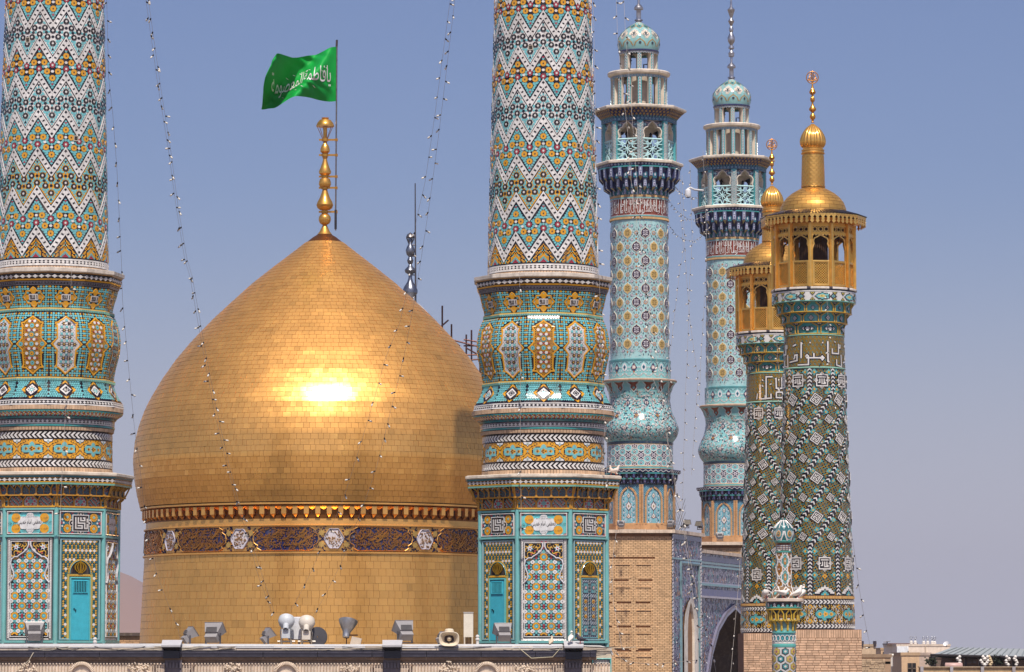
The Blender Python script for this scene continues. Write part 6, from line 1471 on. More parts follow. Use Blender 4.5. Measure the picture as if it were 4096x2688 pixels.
def gbody(parent, sgn):
 mb = MB(); mb.grid(gsh(A72[None, :], np.array([gz(2518, 152), gz(2411, 150), gz(2050, 139), gz(1500, 121), gz(1338, 119)])[:, None], 0), BK, True, True); mb.build('shaft', 'glaze', parent)
 rr = lambda py: float(np.interp(py, [1336, 1500, 2050, 2411, 2520], [119, 121.5, 139, 150, 153]))
 st = MB()
 a0 = math.radians(9); G = PI / 4; YG_ = lin(206, 162, 54); TQ = lin(84, 166, 168)
 for py in np.arange(1480, 2378, 4.7):
  r = rr(py); n = int(2 * VIS * r / 5.2); a = (np.arange(n) + .5 + (int(py / 4.7) % 2) * .5) / n * 2 * VIS - VIS
  sp = 0.0 if py < 1558 else (min(py, 2185) - 1558) * PI / 627 * sgn
  ph = ((a - a0 + sp) / G + .5) % 1 - .5
  far = np.abs(ph) < .5 - 11.5 / (r * G)
  lean = (np.arange(n) + 2 * (int(py / 4.7))) % 5
  tq = (lean == 2) | (((np.arange(n) + 3 * (int(py / 4.7) // 2)) % 6 < 2) & (int(py / 4.7) % 2 == 0))
  ok = far & ((lean != 0)) & (np.abs(a) < VIS)
  c = np.stack([a, np.full(n, py)], 1)
  zz_ = gz(py, r);
  def put(m, col):
   if m.any(): q = rects(np.stack([a[m] * r, np.zeros(m.sum())], 1), 4.1, 2.2); tiles(st, gsh, np.stack([q[..., 0] / r, zz_ - q[..., 1] * KG], -1), col, .012)
  put(ok & ~tq, YG_); put(ok & tq, TQ)
 pys = np.arange(1478, 2380, 15.2)
 for k in range(-4, 4):
  for py in pys:
   r = rr(py); sp = 0.0 if py < 1558 else (min(py, 2185) - 1558) * PI / 627 * sgn
   a = (a0 + G / 2 + k * G - sp + PI) % (2 * PI) - PI
   for kk in (a,):
    if abs(kk) > VIS: continue
    sl = math.atan2(PI / 627 * r * sgn, 1) if 1558 < py < 2185 else 0
    P = gpatch(gsh, kk, py, r, sl * .9); w_ = 11.5
    tiles(st, P, np.array([(-w_, -8), (w_, -8), (w_, 8), (-w_, 8)]), BK, .016)
    q = np.array([[(-8.5, 6.5), (0, -.5), (0, -6.5), (-8.5, .5)], [(0, -.5), (8.5, 6.5), (8.5, .5), (0, -6.5)]]); tiles(st, P, q, WH, .022, .016)
 st.build('brick_mosaic', 'glaze', parent, .08, kind='stuff')
 T1 = ['WWWWWWWWWWW', 'WKKKKKKKKKW', 'WKWWWWWWWKW', 'WKKKKKKKKKW', 'WKKWKWKWKKW', 'WWKWKWKWKWW', 'WKKWKWKWKKW', 'WKWWKWKWWKW', 'WKKKKWWWWKW', 'WKKKKKKKKKW', 'WWWWWWWWWWW']
 T2 = ['WWWWWWWWWWW', 'WKKKKKKKKKW', 'WKWKWWWWWKW', 'WKWKWKKKWKW', 'WKWWWKWWWKW', 'WKKKKKKKWKW', 'WKWWWWWKWKW', 'WKWKKKWKWKW', 'WKWWWKWWWKW', 'WKKKKKKKKKW', 'WWWWWWWWWWW']
 def med(t, s, ext):
  mb = MB(); F = lambda x, y, h: np.stack(np.broadcast_arrays(np.asarray(x, float) * KG, -np.asarray(h, float), -np.asarray(y, float) * KG), -1)
  tiles(mb, F, rects([(0, 0)], s * 11 + 5, s * 11 + 5), BK, .02, -.03); raster(mb, F, t, -s * 5.5, -s * 5.5, s, s, {'W': WH}, .03, .02)
  if ext:
   for q in range(4):
    d = np.array([(1, 0), (0, 1), (-1, 0), (0, -1)][q]); n_ = np.array((-d[1], d[0])); b = d * (s * 5.5 + 2.4); tiles(mb, F, rects([b + n_ * 5, b, b - n_ * 5, b + d * 4.6], 3.8, 3.8), WH, .026, -.01)
  return mb.build('kufic_medallion', 'glaze', link=False)
 mm = [med(T1, 4.4, True), med(T2, 4.4, True), med(T1, 2.4, False), med(T2, 3.4, False), med(T1, 3.4, False)]
 def place(me, a, py, th):
  a = (a + PI) % (2 * PI) - PI
  if abs(a) > VIS: return
  o = obj('kufic_medallion', me, parent); z = gz(py, rr(py)); o.location = gsh(a, z, .012); o.matrix_basis = Matrix.Translation(o.location) @ Matrix.Rotation(a, 4, 'Z') @ Matrix.Rotation(th, 4, 'Y')
 for k in range(8):
  place(mm[0], a0 + k * G, 1521, 0); place(mm[k % 2], a0 + k * G, 2253, 0)
  for j, py in enumerate(np.arange(1597, 2180, 78.4)):
   sp = (py - 1558) * PI / 627 * sgn
   place(mm[3 + (j // 2 + k) % 2] if j % 2 == 0 else mm[2], a0 + k * G - sp, py, .62 * sgn)
 mb = MB()
 for k in range(8):
  for py in (1488, 1556, 2205, 2300):
   for s_ in (-1, 1):
    a = a0 + k * G + s_ * (G / 2 - 18 / rr(py)); a = (a + PI) % (2 * PI) - PI
    if abs(a) < VIS: P = gpatch(gsh, a, py, rr(py)); tiles(mb, P, stars([(0, 0)], 14, 9, 4), TQ, .02, 0); tiles(mb, P, ngons([(0, 0)], 6, 4), YE, .026, .02); tiles(mb, P, ngons([(s_ * 4, 0)], 2.4, 4), BK, .03)
  for j, py in enumerate(np.arange(1570, 2180, 39.2)):
   for s_ in (-1, 1):
    sp = (py - 1558) * PI / 627 * sgn; a = a0 + k * G + s_ * (G / 2 - 20 / rr(py)) - sp; a = (a + PI) % (2 * PI) - PI
    if abs(a) < VIS: P = gpatch(gsh, a, py, rr(py), .6 * sgn); tiles(mb, P, np.array([(-8, -9), (9, -9), (9, 0), (4, 6), (-8, 9)]), TQ, .016, 0); tiles(mb, P, ngons([(1, -1)], 4, 4), YE, .022)
   sp = (py - 1558) * PI / 627 * sgn; a = a0 + k * G - sp + .5 * G * (.55 if j % 2 else -.55); a = (a + PI) % (2 * PI) - PI
   if abs(a) < VIS and j % 2: P = gpatch(gsh, a, py, rr(py), .6 * sgn); tiles(mb, P, rects([(-3, -3), (3, -3), (-3, 3), (3, 3)], 4.4, 4.4), WH, .02, 0)
  a = a0 + k * G; a = (a + PI) % (2 * PI) - PI
  if abs(a) < VIS:
   P = gpatch(gsh, a, 2362, 148); raster(mb, P, ['......W......', '....WWWWW....', '..WWWWKWWWW..', '.WWWKKtKKWWW.', 'WWWKKtttKKWWW', 'KKKKttyttKKKK'], -39, -20, 6, 6.4, {'W': WH, 'K': BK, 't': TQ, 'y': YE}, .02, 0)
   P = gpatch(gsh, a, 2305, 147); tiles(mb, P, stars([(0, 0)], 11, 7, 4), YE, .02, 0); tiles(mb, P, rects([(0, 0)], 4, 4), BK, .026)
 mb.build('star_tiles', 'glaze', parent, .05)
 mb = MB(); mb.lathe([GP(2396, 150), GP(2394, 152), GP(2384, 152), GP(2382, 149)], 72, lin(140, 100, 60)); S = Round([GP(2410, 152), GP(2370, 152)]); grow(mb, S, 2389, 152, 140, lambda c: rects(c, 4.8, 10), lin(214, 168, 104), .012); mb.build('soldier_course', 'brick', parent, .08)
 for py in (2407, 2504):
  mb = MB()
  def mk(c):
   w_ = 8; d = 9; o = np.array([(-w_ / 2 + d / 2, 0), (-d / 2 - w_ / 2, -8), (-d / 2 + w_ / 2, -8), (w_ / 2 + d / 2, 0), (-d / 2 + w_ / 2, 8), (-d / 2 - w_ / 2, 8)]); return np.concatenate([c[:, None] + o[[0, 1, 2, 3]], c[:, None] + o[[0, 3, 4, 5]]])
  grow(mb, gsh, py, rr(py), 62, mk, WH, .016); mb.build('chevron_band', 'glaze', parent, .04)
 mb = MB()
 for j, py in enumerate(np.arange(2421, 2492, 4.7)):
  n = 190; a = (np.arange(n) + (j % 2) * .5) * 2 * PI / n; i = np.arange(n); d1 = (i + j // 2) % 6; d2 = (i - (j + 1) // 2) % 6
  wmask = (d1 == 0) | (d2 == 0)
  for m, col in ((wmask & (np.abs(((a / (PI / 4)) + .18) % 1 - .5) > .1), WH), (~wmask & (j % 2 == 0) & (i % 2 == 0), YG_), (~wmask & (j % 2 == 1) & (i % 3 != 0), YG_)):
   q = a[m]; q = (q + PI) % (2 * PI) - PI; q = q[np.abs(q) < VIS]; R_ = rr(py); c = rects(np.stack([q * R_, np.zeros(len(q))], 1), 3.9, 3.7); tiles(mb, gsh, np.stack([c[..., 0] / R_, gz(py, R_) - c[..., 1] * KG], -1), col, .012)
 for k in range(8):
  a = (a0 + k * G + PI) % (2 * PI) - PI
  if abs(a) < VIS:
   P = gpatch(gsh, a, 2456, 151); raster(mb, P, ['.......ttt.......', '..bbbbttttbbbbb..', '.btttttttttttttb.', 'btttttttyttttttttb', 'tttyytttyyytttyyttt', 'ttyybytyybyytybyyttt', 'tttyytttyyytttyyttt', 'btttttttyttttttttb', '.btttttttttttttb.', '..bbbbttttbbbbb..', '.......ttt.......'], -38, -25, 4.2, 4.6, {'t': TQ, 'y': YE, 'b': BK}, .02, 0)
  a = (a0 + (k + .5) * G + PI) % (2 * PI) - PI
  if abs(a) < VIS:
   for y in (-29, 29): P = gpatch(gsh, a, 2456 + y, 151); tiles(mb, P, stars([(0, 0)], 11, 7, 4), YE, .02, 0); tiles(mb, P, ngons([(0, 0)], 4, 4), TQ, .026)
 mb.build('brick_belt', 'glaze', parent, .06)
gbody(gm, 1)
def kufic_band(parent, strokes_):
 mb = MB(); S = gsh
 for j, py in enumerate(np.arange(1345, 1464, 3.9)):
  n = 180; a = ((np.arange(n) + (j % 2) * .5) * 2 * PI / n + PI) % (2 * PI) - PI; i = np.arange(n); t = ((i + j // 2) % 4 == 0) & (j % 4 < 2)
  for m, col in ((~t, lin(200, 164, 66)), (t, TQ)):
   q = a[m & (np.abs(a) < VIS)]; R_ = 119.5; c = rects(np.stack([q * R_, np.zeros(len(q))], 1), 2.9, 2.0); tiles(mb, S, np.stack([c[..., 0] / R_, gz(py, 120) - c[..., 1] * KG], -1), col, .012)
 b = mb.build('brick_field', 'glaze', parent, .08, kind='stuff')
 mb = MB(); P = gpatch(S, 0, 1404, 120)
 for rep in range(-1, 2):
  for pts, wd in strokes_:
   p = np.array(pts, float) + (rep * 250, 0); d = []
   for i in range(len(p) - 1):
    L_ = np.hypot(*(p[i+1] - p[i])); m = max(1, int(L_ / 8)); d += [p[i] + (p[i+1] - p[i]) * q / m for q in range(m)]
   d.append(p[-1]); d = np.array(d)
   if np.abs(d[:, 0]).max() > VIS * 120: continue
   stroke(mb, P, d, wd + 9, BK, .018, 0); stroke(mb, P, d, wd + .8, WH, .026, .018)
 mb.build('kufic_lettering', 'glaze', parent)
S_ = lambda x, y: ((x - 785) / 4.463, (y - 1210) / 4.463)
K1 = [([(510, 1060), (508, 1335)], 5.5), ([(500, 1050), (535, 1075)], 4), ([(985, 1035), (985, 1390), (1010, 1400)], 5.5), ([(440, 1450), (640, 1450), (640, 1300)], 4.6), ([(600, 1330), (890, 1330)], 4.6), ([(735, 1250), (735, 1325)], 4.4),
      ([(590, 1300), (615, 1275), (640, 1300), (615, 1330), (590, 1300)], 4), ([(850, 1330), (880, 1300), (910, 1330), (880, 1368), (850, 1330)], 4.4), ([(660, 1058), (680, 1060)], 5), ([(880, 1058), (900, 1060)], 5), ([(1075, 1160), (1075, 1245), (1225, 1245), (1225, 1070)], 4.6), ([(1225, 1140), (1270, 1140), (1270, 1080)], 4.2),
      ([(1170, 1350), (1170, 1450), (1310, 1475), (1300, 1260)], 4.6), ([(250, 1395), (425, 1370), (425, 1270), (375, 1275), (375, 1320), (350, 1345)], 4.6), ([(330, 1110), (400, 1085)], 5), ([(1130, 1030), (1150, 1050)], 4)]
kufic_band(gm, [([S_(*q) for q in p], w_) for p, w_ in K1])
def gring(mb, py0, py1, r, col, ri=None, n=72): mb.lathe([GP(py1 + 2, (ri or r - 5), r), GP(py1, r - 1, r), GP((py0 + py1) / 2, r + 1, r), GP(py0, r - 1, r), GP(py0 - 2, (ri or r - 5), r)], n, col)
mb = MB(); gring(mb, 1336, 1341, 122, lin(140, 185, 165)); gring(mb, 1333, 1335, 121, lin(205, 160, 70)); gring(mb, 1466, 1473, 124, lin(140, 185, 165)); mb.build('ring_moulding', 'glaze', gm)
for (p0, p1, ro, ri, n, w_) in ((1207, 1245, 157, 148, 16, .40), (1248, 1286, 141, 131, 12, .42), (1289, 1333, 124, 118, 8, .44)):
 mb = MB(); g = 2 * PI / n; mb.lathe([GP(p1, ri - 3, ro), GP(p0 + 9, ri - 1, ro), GP(p0, ro - 2, ro)], n * 2, lin(70, 165, 172), smooth=True)
 S = Round([GP(p1 + 6, ri, ro), GP(p0 + 9, ri, ro), GP(p0 - 4, ro, ro)])
 for k in range(n):
  a = (k + .5) * g + .09; aa = (a + PI) % (2 * PI) - PI
  if abs(aa) > VIS: continue
  P = gpatch(S, aa, (p0 + p1) / 2, ri); hh = (p1 - p0) / 2; c = 3.6
  for s_ in (-1, 1): tiles(mb, P, np.array([(s_ * ri * g * .32, -hh + 1), (s_ * ri * g * .5, -hh + 1), (s_ * ri * g * .5, -hh + 13)]), lin(60, 40, 36), .012); tiles(mb, P, np.array([(s_ * ri * g * .4, -hh + 3), (s_ * ri * g * .49, -hh + 3), (s_ * ri * g * .49, -hh + 9)]), WH, .018)
  if n == 8: R_ = ['..K.K..K.K..', '.KWKKWWKKWK.', 'KWWKWWWWKWWK', '.KWKKWWKKWK.', '....KWWK....', '.....KK.....'];
  else: R_ = ['...K...', '..KWK..', '.KWKWK.', 'KWKWKWK', '.KWKWK.', '..KWK..', '...K...'] if n == 12 else ['..K..', '.KWK.', 'KWKWK', '.KWK.', '..K..']
  raster(mb, P, R_, -len(R_[0]) * c * (1.3 if n == 8 else 1) / 2, -len(R_) * c / 2 + 3, c * (1.3 if n == 8 else 1), c, {'K': BK, 'W': WH}, .016, 0)
 mb.build('niche_tier', 'glaze', gm, .04)
 mb = MB(); AMG = lin(200, 160, 62)
 for k in range(n):
  a = k * g + .09; f = lambda da, r, py: (r * KG * math.sin(a + da), -r * KG * math.cos(a + da), gz(py, ro))
  for s_ in (-.07, .07): mb.tube([f(s_ * g, ri + 2, p1), f(s_ * g, ri + 2, p0 + 14), f(s_ * g * 4.6, ro + 1, p0)], .022, 5, AMG, smooth=False)
 gring(mb, p1 - 1, p1 + 2, ri + 4, AMG, ri - 4, n * 2); mb.build('niche_ribs', 'glaze', gm)
colr = Round([GP(1206, 166, 168), GP(1166, 168, 168)])
mb = MB(); mb.grid(colr(A72[None, :], np.array([gz(1199, 168), gz(1160, 168)])[:, None], 0), lin(214, 212, 208), True, True); gring(mb, 1199, 1204, 167, lin(130, 190, 180), 155); mb.lathe([GP(1166, 168, 168), GP(1156, 166, 168), GP(1152, 170, 168)], 72, lin(52, 58, 68))
R_ = ['......bb.............', '...bbbttbbbb.....b...', '..bttttttttttb..bWb..', '.btttyyyyttttb.bWtWb.', 'bttyyyKyyyttb.bWtKtWb', '.btttyyyyttttb.bWtWb.', '..bttttttttttb..bWb..', '...bbbttbbbb.....b...', '......bb.............']
for k in range(8):
 a = (k * PI / 4 + .14 + PI) % (2 * PI) - PI
 if abs(a) < VIS:
  P = gpatch(colr, a, 1183, 168); raster(mb, P, R_, -34, -15.5, 4.4, 3.5, {'b': BK, 't': TQ, 'y': lin(214, 190, 110), 'K': BK}, .014, 0)
  for s_ in (-1, 1):
   for t_ in (-1, 1): P2 = gpatch(colr, a + PI / 8 * 1.05 + s_ * .12, 1183, 168); tiles(mb, P2, np.array([(-12, t_ * 16), (12, t_ * 16), (0, t_ * 3)]), BK, .014); tiles(mb, P2, np.array([(-8, t_ * 15), (8, t_ * 15), (0, t_ * 6)]), lin(206, 190, 90), .02); tiles(mb, P2, rects([(0, t_ * 12)], 4, 3), BK, .026)
mb.build('patterned_collar', 'glaze', gm, .04)
mb = MB();
for k in range(12):
 a = np.linspace(k, k + 1, 7) * PI / 6 + 6.2 * PI / 180 + PI / 12
 for a_, col in ((a[:6] if True else a, lin(222, 212, 202)), (a[5:], lin(70, 66, 76))):
  aq = np.linspace(a_[0] - (PI / 40 if len(a_) == 2 else 0) * 0, a_[-1], 4); pr = [GP(1154, 166, 172), GP(1153, 172, 172), GP(1147, 172, 172), GP(1145, 170, 172), GP(1144, 120, 172)]
  mb.grid(np.stack([np.stack([r * np.sin(aq), -r * np.cos(aq), np.full(4, z)], -1) for z, r in pr]), col, False)
mb.build('marble_kerb', 'stone', gm)
GA = math.radians(6.2); gw = 2 * 161 * math.sin(PI / 12); ra = 161 * math.cos(PI / 12); GG = lin(242, 184, 86); GGL = lin(246, 196, 108)
_gy = np.arange(820, 1180, 5); _gzv = [gz(y, 158) for y in _gy]
def GFp(x, y, h=0.0): x, y, h = np.broadcast_arrays(np.asarray(x, float), np.asarray(y, float), np.asarray(h, float)); return np.stack([x * KG, -ra * KG - h, np.interp(y, _gy, _gzv)], -1)
def gparts(nm, fn, mat_='goldpaint'):
 mb = MB(); fn(mb); me = mb.build(nm, mat_, link=False)
 for k in range(12): o = obj(nm, me, gm); o.rotation_euler = (0, 0, GA + k * PI / 6)
h2 = gw / 2
def bar_(mb, a, b, wd, dp, col=GG, h=0.03): a = np.array(a, float); b = np.array(b, float); stroke(mb, GFp, [a, b], wd, col, h, h - dp)
def f_lat(mb):
 x0, y0, y1 = h2 - 7, 1040, 1143
 frame(mb, GFp, rects([(0, 1091.5)], 2 * x0, 103)[0], rects([(0, 1091.5)], 2 * x0 - 17, 86)[0], GGL, .02, -.06)
 xi = x0 - 8; t0, t1 = 1049, 1134
 for q in np.arange(-140, 140, 10.2):
  for s_ in (-1, 1):
   pts = []
   p = [(-xi, q + s_ * -xi), (xi, q + s_ * xi)]
   (xa, ya), (xb, yb) = (-xi, 1091 + q - s_ * xi * 1.0), (xi, 1091 + q + s_ * xi * 1.0)
   lo_, hi_ = sorted((ya, yb));
   if hi_ < t0 or lo_ > t1: continue
   f0 = max(0, (t0 - lo_) / (hi_ - lo_)); f1 = min(1, (t1 - lo_) / (hi_ - lo_))
   A_ = (xa, ya) if ya < yb else (xb, yb); B_ = (xb, yb) if ya < yb else (xa, ya); L_ = lambda f: (A_[0] + (B_[0] - A_[0]) * f, A_[1] + (B_[1] - A_[1]) * f)
   stroke(mb, GFp, [L_(f0), L_(f1)], 3.1, GG, -.01 - .012 * (s_ > 0), -.05)
gparts('lattice_panel', f_lat)
def f_arch(mb):
 A_ = [(h2 - 6, 1000), (h2 - 10, 985), (h2 - 14, 974), (h2 - 12, 962), (h2 - 16, 952), (h2 - 24, 948), (h2 - 31, 944), (0, 939)]
 for s_ in (-1, 1):
  p = np.array([(s_ * x, y) for x, y in A_]); stroke(mb, GFp, p, 4.6, GGL, .0, -.07)
  for x, y in ((h2 - 7, 1002),): tiles(mb, GFp, np.array([(s_ * (x - 4), y), (s_ * (x + 5), y), (s_ * (x + 5), y + 9)]), GG, -.0, -.05)
 bar_(mb, (-h2, 932), (h2, 932), 8, .10); bar_(mb, (-h2, 901), (h2, 901), 5, .10); bar_(mb, (-h2, 893), (h2, 893), 11, .12, GG, -.01)
 for x in np.arange(-h2 + 9, h2 - 6, 13.5): tiles(mb, GFp, np.array([(x - 6, 936), (x + 6, 936), (x + 2.6, 941), (x - 2.6, 941)]), GGL, .03, -.03)
gparts('ogee_arch', f_arch)
def f_frz(mb):
 tiles(mb, GFp, rects([(0, 915.5)], gw - 14, 20), lin(60, 32, 14), -.07, -.1); frame(mb, GFp, rects([(0, 915)], gw - 12, 26)[0], rects([(0, 915)], gw - 17, 21)[0], GGL, .0, -.06)
 for x in (-23, 0, 23):
  o = stars([(x, 915)], 10.5, 7.4, 8)[0]; stroke(mb, GFp, o, 2.6, GGL, -.02, -.07, closed=True)
 for x in (-11.5, 11.5): stroke(mb, GFp, [(x, 905), (x, 910)], 2.4, GG, -.02, -.07); stroke(mb, GFp, [(x, 920), (x, 925)], 2.4, GG, -.02, -.07); stroke(mb, GFp, [(x - 3, 915), (x + 3, 915)], 2.4, GG, -.02, -.07)
gparts('star_frieze', f_frz)
def f_can(mb):
 R_ = 211 * math.cos(PI / 12); wv_ = 211 * math.sin(PI / 12)
 def E(x, y, h=0.0): x, y, h = np.broadcast_arrays(np.asarray(x, float), np.asarray(y, float), np.asarray(h, float)); return np.stack([x * KG, -R_ * KG - h, np.interp(y, _gy, [gz(q, 208) for q in _gy])], -1)
 tiles(mb, E, np.array([(-wv_, 850), (wv_, 850), (wv_, 858), (-wv_, 858)]), GGL, .0, -.03)
 n = 5; st_ = 2 * wv_ / n
 for i in range(n):
  x = -wv_ + (i + .5) * st_; o = [(x - st_ * .5, 856), (x + st_ * .5, 856), (x + st_ * .42, 860), (x + 4, 866), (x + 7, 871), (x + 4, 875), (x + 8.5, 881), (x, 890), (x - 8.5, 881), (x - 4, 875), (x - 7, 871), (x - 4, 866), (x - st_ * .42, 860)]
  for q in ([0, 1, 2, 3, 11, 12][:6], ): pass
  o = np.array(o); tiles(mb, E, np.array([o[0], o[1], o[2], o[3], o[11], o[12]]), GGL, .0, -.02); tiles(mb, E, np.array([o[3], o[4], o[5], o[9], o[10], o[11]]), GGL, .0, -.02); tiles(mb, E, np.array([o[5], o[6], o[7], o[8], o[9]]), GGL, .0, -.02)
gparts('eaves_fringe', f_can)
def f_soff(mb):
 for (r0, y0, r1, y1) in ((161, 889, 161, 897), (158, 889, 205, 868), (209, 851, 150, 838)):
  c = math.cos(PI / 12); s_ = math.sin(PI / 12); q = [(-r0 * s_ * KG, -r0 * c * KG, gz(y0, r0)), (r0 * s_ * KG, -r0 * c * KG, gz(y0, r0)), (r1 * s_ * KG, -r1 * c * KG, gz(y1, r1)), (-r1 * s_ * KG, -r1 * c * KG, gz(y1, r1))]
  mb.polys(np.array([q]), GG if y0 > 860 else lin(70, 66, 72))
 for x in np.linspace(-1, 1, 9):
  c = math.cos(PI / 12); s_ = math.sin(PI / 12); mb.tube([(x * 214 * s_ * KG, -214 * c * KG, gz(848.5, 211)), (x * 140 * s_ * KG, -140 * c * KG, gz(834, 150))], .022, 5, lin(88, 84, 92), smooth=False)
gparts('eaves_panel', f_soff)
mb = MB(); zb0, zt0 = gz(1145, 161), gz(890, 161)
mb.box((-.075, -.05, zb0), (.075, .06, zt0), GG); mb.box((-.03, -.085, zb0), (.03, -.05, zt0), GGL); pme = mb.build('gallery_post', 'goldpaint', link=False)
for k in range(12): a = GA + (k + .5) * PI / 6; o = obj('gallery_post', pme, gm); o.location = (160 * KG * math.sin(a), -160 * KG * math.cos(a), 0); o.rotation_euler = (0, 0, a)
mb = MB(); mb.lathe([GP(1146, 62, 60), GP(1040, 58, 60), GP(900, 56, 60)], 16, lin(74, 48, 30)); mb.lathe([GP(894, 150, 60), GP(893, 157, 60)], 24, lin(50, 32, 18)); mb.build('stair_core', 'brick', gm)
gd = [GP(848, 133, 110), GP(838, 133, 110), GP(820, 130, 110), GP(800, 122, 110), GP(780, 107, 110), GP(762, 86, 110), GP(748, 62, 110), GP(740, 47, 110)]
mb = MB(); sgd = Round(gd); GB = lin(240, 184, 96); mb.grid(sgd(A72[None, :], sgd.z[:, None], -.01), GOD, True, True)
pr = np.array(sorted(gd)); ac = np.concatenate([[0], np.cumsum(np.hypot(*np.diff(pr, axis=0).T))])
for j in range(9):
 s0, s1_ = ac[-1] * j / 9, ac[-1] * (j + 1) / 9; z0_, z1_ = np.interp([s0, s1_], ac, pr[:, 0]); rm = float(sgd.r((z0_ + z1_) / 2)); n = max(10, int(2 * PI * rm / .30)); a = (np.arange(n) + (j % 2) * .5) * 2 * PI / n
 g_ = .005 / rm; U = np.linspace(0, 1, 4); aa = a[:, None, None] + g_ + (2 * PI / n - 2 * g_) * U[None, None, :]; vz = (z0_ + .005 + (z1_ - z0_ - .01) * U)[None, :, None] + 0 * aa
 T = sgd(aa + 0 * vz, vz, .008 + rng.normal(0, .0018, (n, 1, 1)) * (U[None, None, :] - .5) + rng.normal(0, .0018, (n, 1, 1)) * (U[None, :, None] - .5)); cc = GB * (1 + .05 * rng.standard_normal((n, 1)))
 for i in range(n): mb.grid(T[i], cc[i], True)
mb.build('gold_cupola', 'gold', gm)
mb = MB(); nk = [GP(745, 48, 45), GP(742, 46, 45), GP(700, 45.5, 45), GP(650, 44, 45), GP(612, 43, 45)]; S = Round(nk); mb.lathe(nk, 48, GB)
for j in range(13):
 py = 738 - j * 9.6; n = 16; grow(mb, S, py, 44, n, lambda c: c[:, None] + np.array([(-8, -5), (8, -5), (8, 1), (0, 6), (-8, 1)]), GB, .012, .0, (j % 2) * .5)
mb.lathe([GP(613, 43, 45), GP(611, 47, 45), GP(607, 48, 45), GP(605, 45, 45), GP(600, 44, 45), GP(598, 46, 45), GP(594, 46, 45), GP(592, 40, 45), GP(585, 41, 45)], 48, GB); mb.build('gold_neck', 'goldfine', gm)
on = [(588, 38), (582, 46), (573, 51), (560, 53), (548, 51), (534, 46), (520, 38), (506, 27), (496, 14), (489, 5)]; nf = 20; a = np.linspace(0, 2 * PI, nf * 6 + 1)[:-1]
mb = MB(); P_ = np.array([np.stack([r * (1 - .085 * (1 - np.abs(np.sin(a * nf / 2)))) * KG * np.sin(a), -r * (1 - .085 * (1 - np.abs(np.sin(a * nf / 2)))) * KG * np.cos(a), np.full(len(a), gz(py, 45))], -1) for py, r in on]); mb.grid(P_, GB, True, True); mb.build('fluted_onion', 'goldfine', gm)
fl_ = [(490, 7), (485, 4), (480, 5), (474, 10), (468, 12), (461, 10), (455, 5), (450, 4), (446, 9), (440, 14.5), (434, 14), (425, 7), (416, 4), (409, 4), (405, 8), (398, 10), (391, 8), (386, 4), (380, 4), (376, 10), (369, 13.5), (361, 10), (354, 5), (336, 2.5), (330, 2)]
mb = MB(); mb.lathe([(gz(p, 0), r * KG) for p, r in fl_], 20, lin(222, 158, 70)); fg = mb.build('finial', 'goldfine', gm)
mb = MB(); zc = gz(310, 0); t = np.linspace(0, 2 * PI, 33); rr_ = 24 * KG; C = lambda x, y: (x * KG, 0, zc + y * KG)
mb.tube([(rr_ * math.cos(q), 0, zc + rr_ * math.sin(q)) for q in t], .018, 5, lin(214, 150, 80), cap=False)
for pts in ([(-2, -24), (-2, 26)], [(3, -22), (4, 20)], [(-16, -8), (-10, 6), (-4, -6)], [(8, -10), (14, 2), (18, -6)], [(-18, -10), (0, -14), (19, -9)], [(-12, 10), (-6, 16), (-2, 8)], [(8, 8), (12, 14), (16, 8), (12, 4), (8, 8)], [(-14, -2), (-8, -12)]): mb.tube([C(*q) for q in pts], .02, 5, lin(196, 136, 66), cap=False)
mb.tube([C(0, 22), C(0, 30)], [.03, .005], 5, lin(190, 120, 60)); mb.build('openwork_disc', 'goldpaint', fg)
def plinth(parent, x0, x1, seed):
 """square brick plinth: courses of real bricks on the front, mortar behind"""
 mb = MB(); yf = -158 * KG; ztop = gz(2518, 158); mb.box((x0, yf + .01, 0), (x1, 2.2, ztop), lin(150, 116, 92)); mb.build('plinth_core', 'brick', parent)
 r_ = np.random.default_rng(seed); mb = MB(); z = ztop - .02; j = cnt = 0; zmin = gz(2760, 158)
 while z > zmin:
  hh = .25 if j == 0 else .066; x = x0 - r_.uniform(0, .12)
  while x < x1:
   wd = (.075 if j == 0 else .235) * r_.uniform(.92, 1.05); a_, b_ = max(x, x0), min(x + wd, x1)
   if b_ - a_ > .02:
    d = .012 + r_.uniform(-.006, .010); c = lin(218, 180, 148) * r_.uniform(.78, 1.12); lo, hi = (a_ + .006, yf - d, z - hh), (b_ - .006, yf + .03, z)
    if cnt < 290: cnt += 1; m1 = MB(); m1.box(lo, hi, c); m1.build('brick', 'brick', parent)
    else: mb.box(lo, hi, c)
   x += wd + .004
  z -= hh + .016; j += 1
 mb.build('bricks', 'brick', parent, kind='stuff')
plinth(gm, -157 * KG, 166 * KG, 3)
YG2 = 141.5
gm2 = thing('gold_topped_minaret', 'rear gold topped minaret half hidden behind the front gold topped one', 'minaret', (at(3098, 2400, YG2)[0], YG2, 0), 0, 'minarets with gilded galleries')
gbody(gm2, -1)
S2_ = lambda x, y: ((x - 400) * .441, (y - 318) * .441)
K2 = [([(245, 290), (245, 435), (300, 437), (300, 400)], 5), ([(232, 360), (246, 360)], 4.6), ([(270, 437), (360, 430), (358, 385)], 5), ([(375, 212), (310, 212), (310, 430)], 5), ([(410, 225), (412, 330), (470, 330), (468, 220)], 5), ([(400, 235), (415, 225)], 4), ([(440, 330), (440, 370)], 4.6), ([(412, 370), (475, 370), (475, 425), (412, 425), (412, 370)], 5), ([(412, 425), (548, 430), (545, 395), (520, 405)], 5), ([(525, 318), (590, 318)], 5), ([(265, 240), (280, 250)], 4.6), ([(265, 300), (280, 310)], 4.6), ([(345, 290), (365, 285)], 4), ([(205, 440), (215, 380)], 5)]
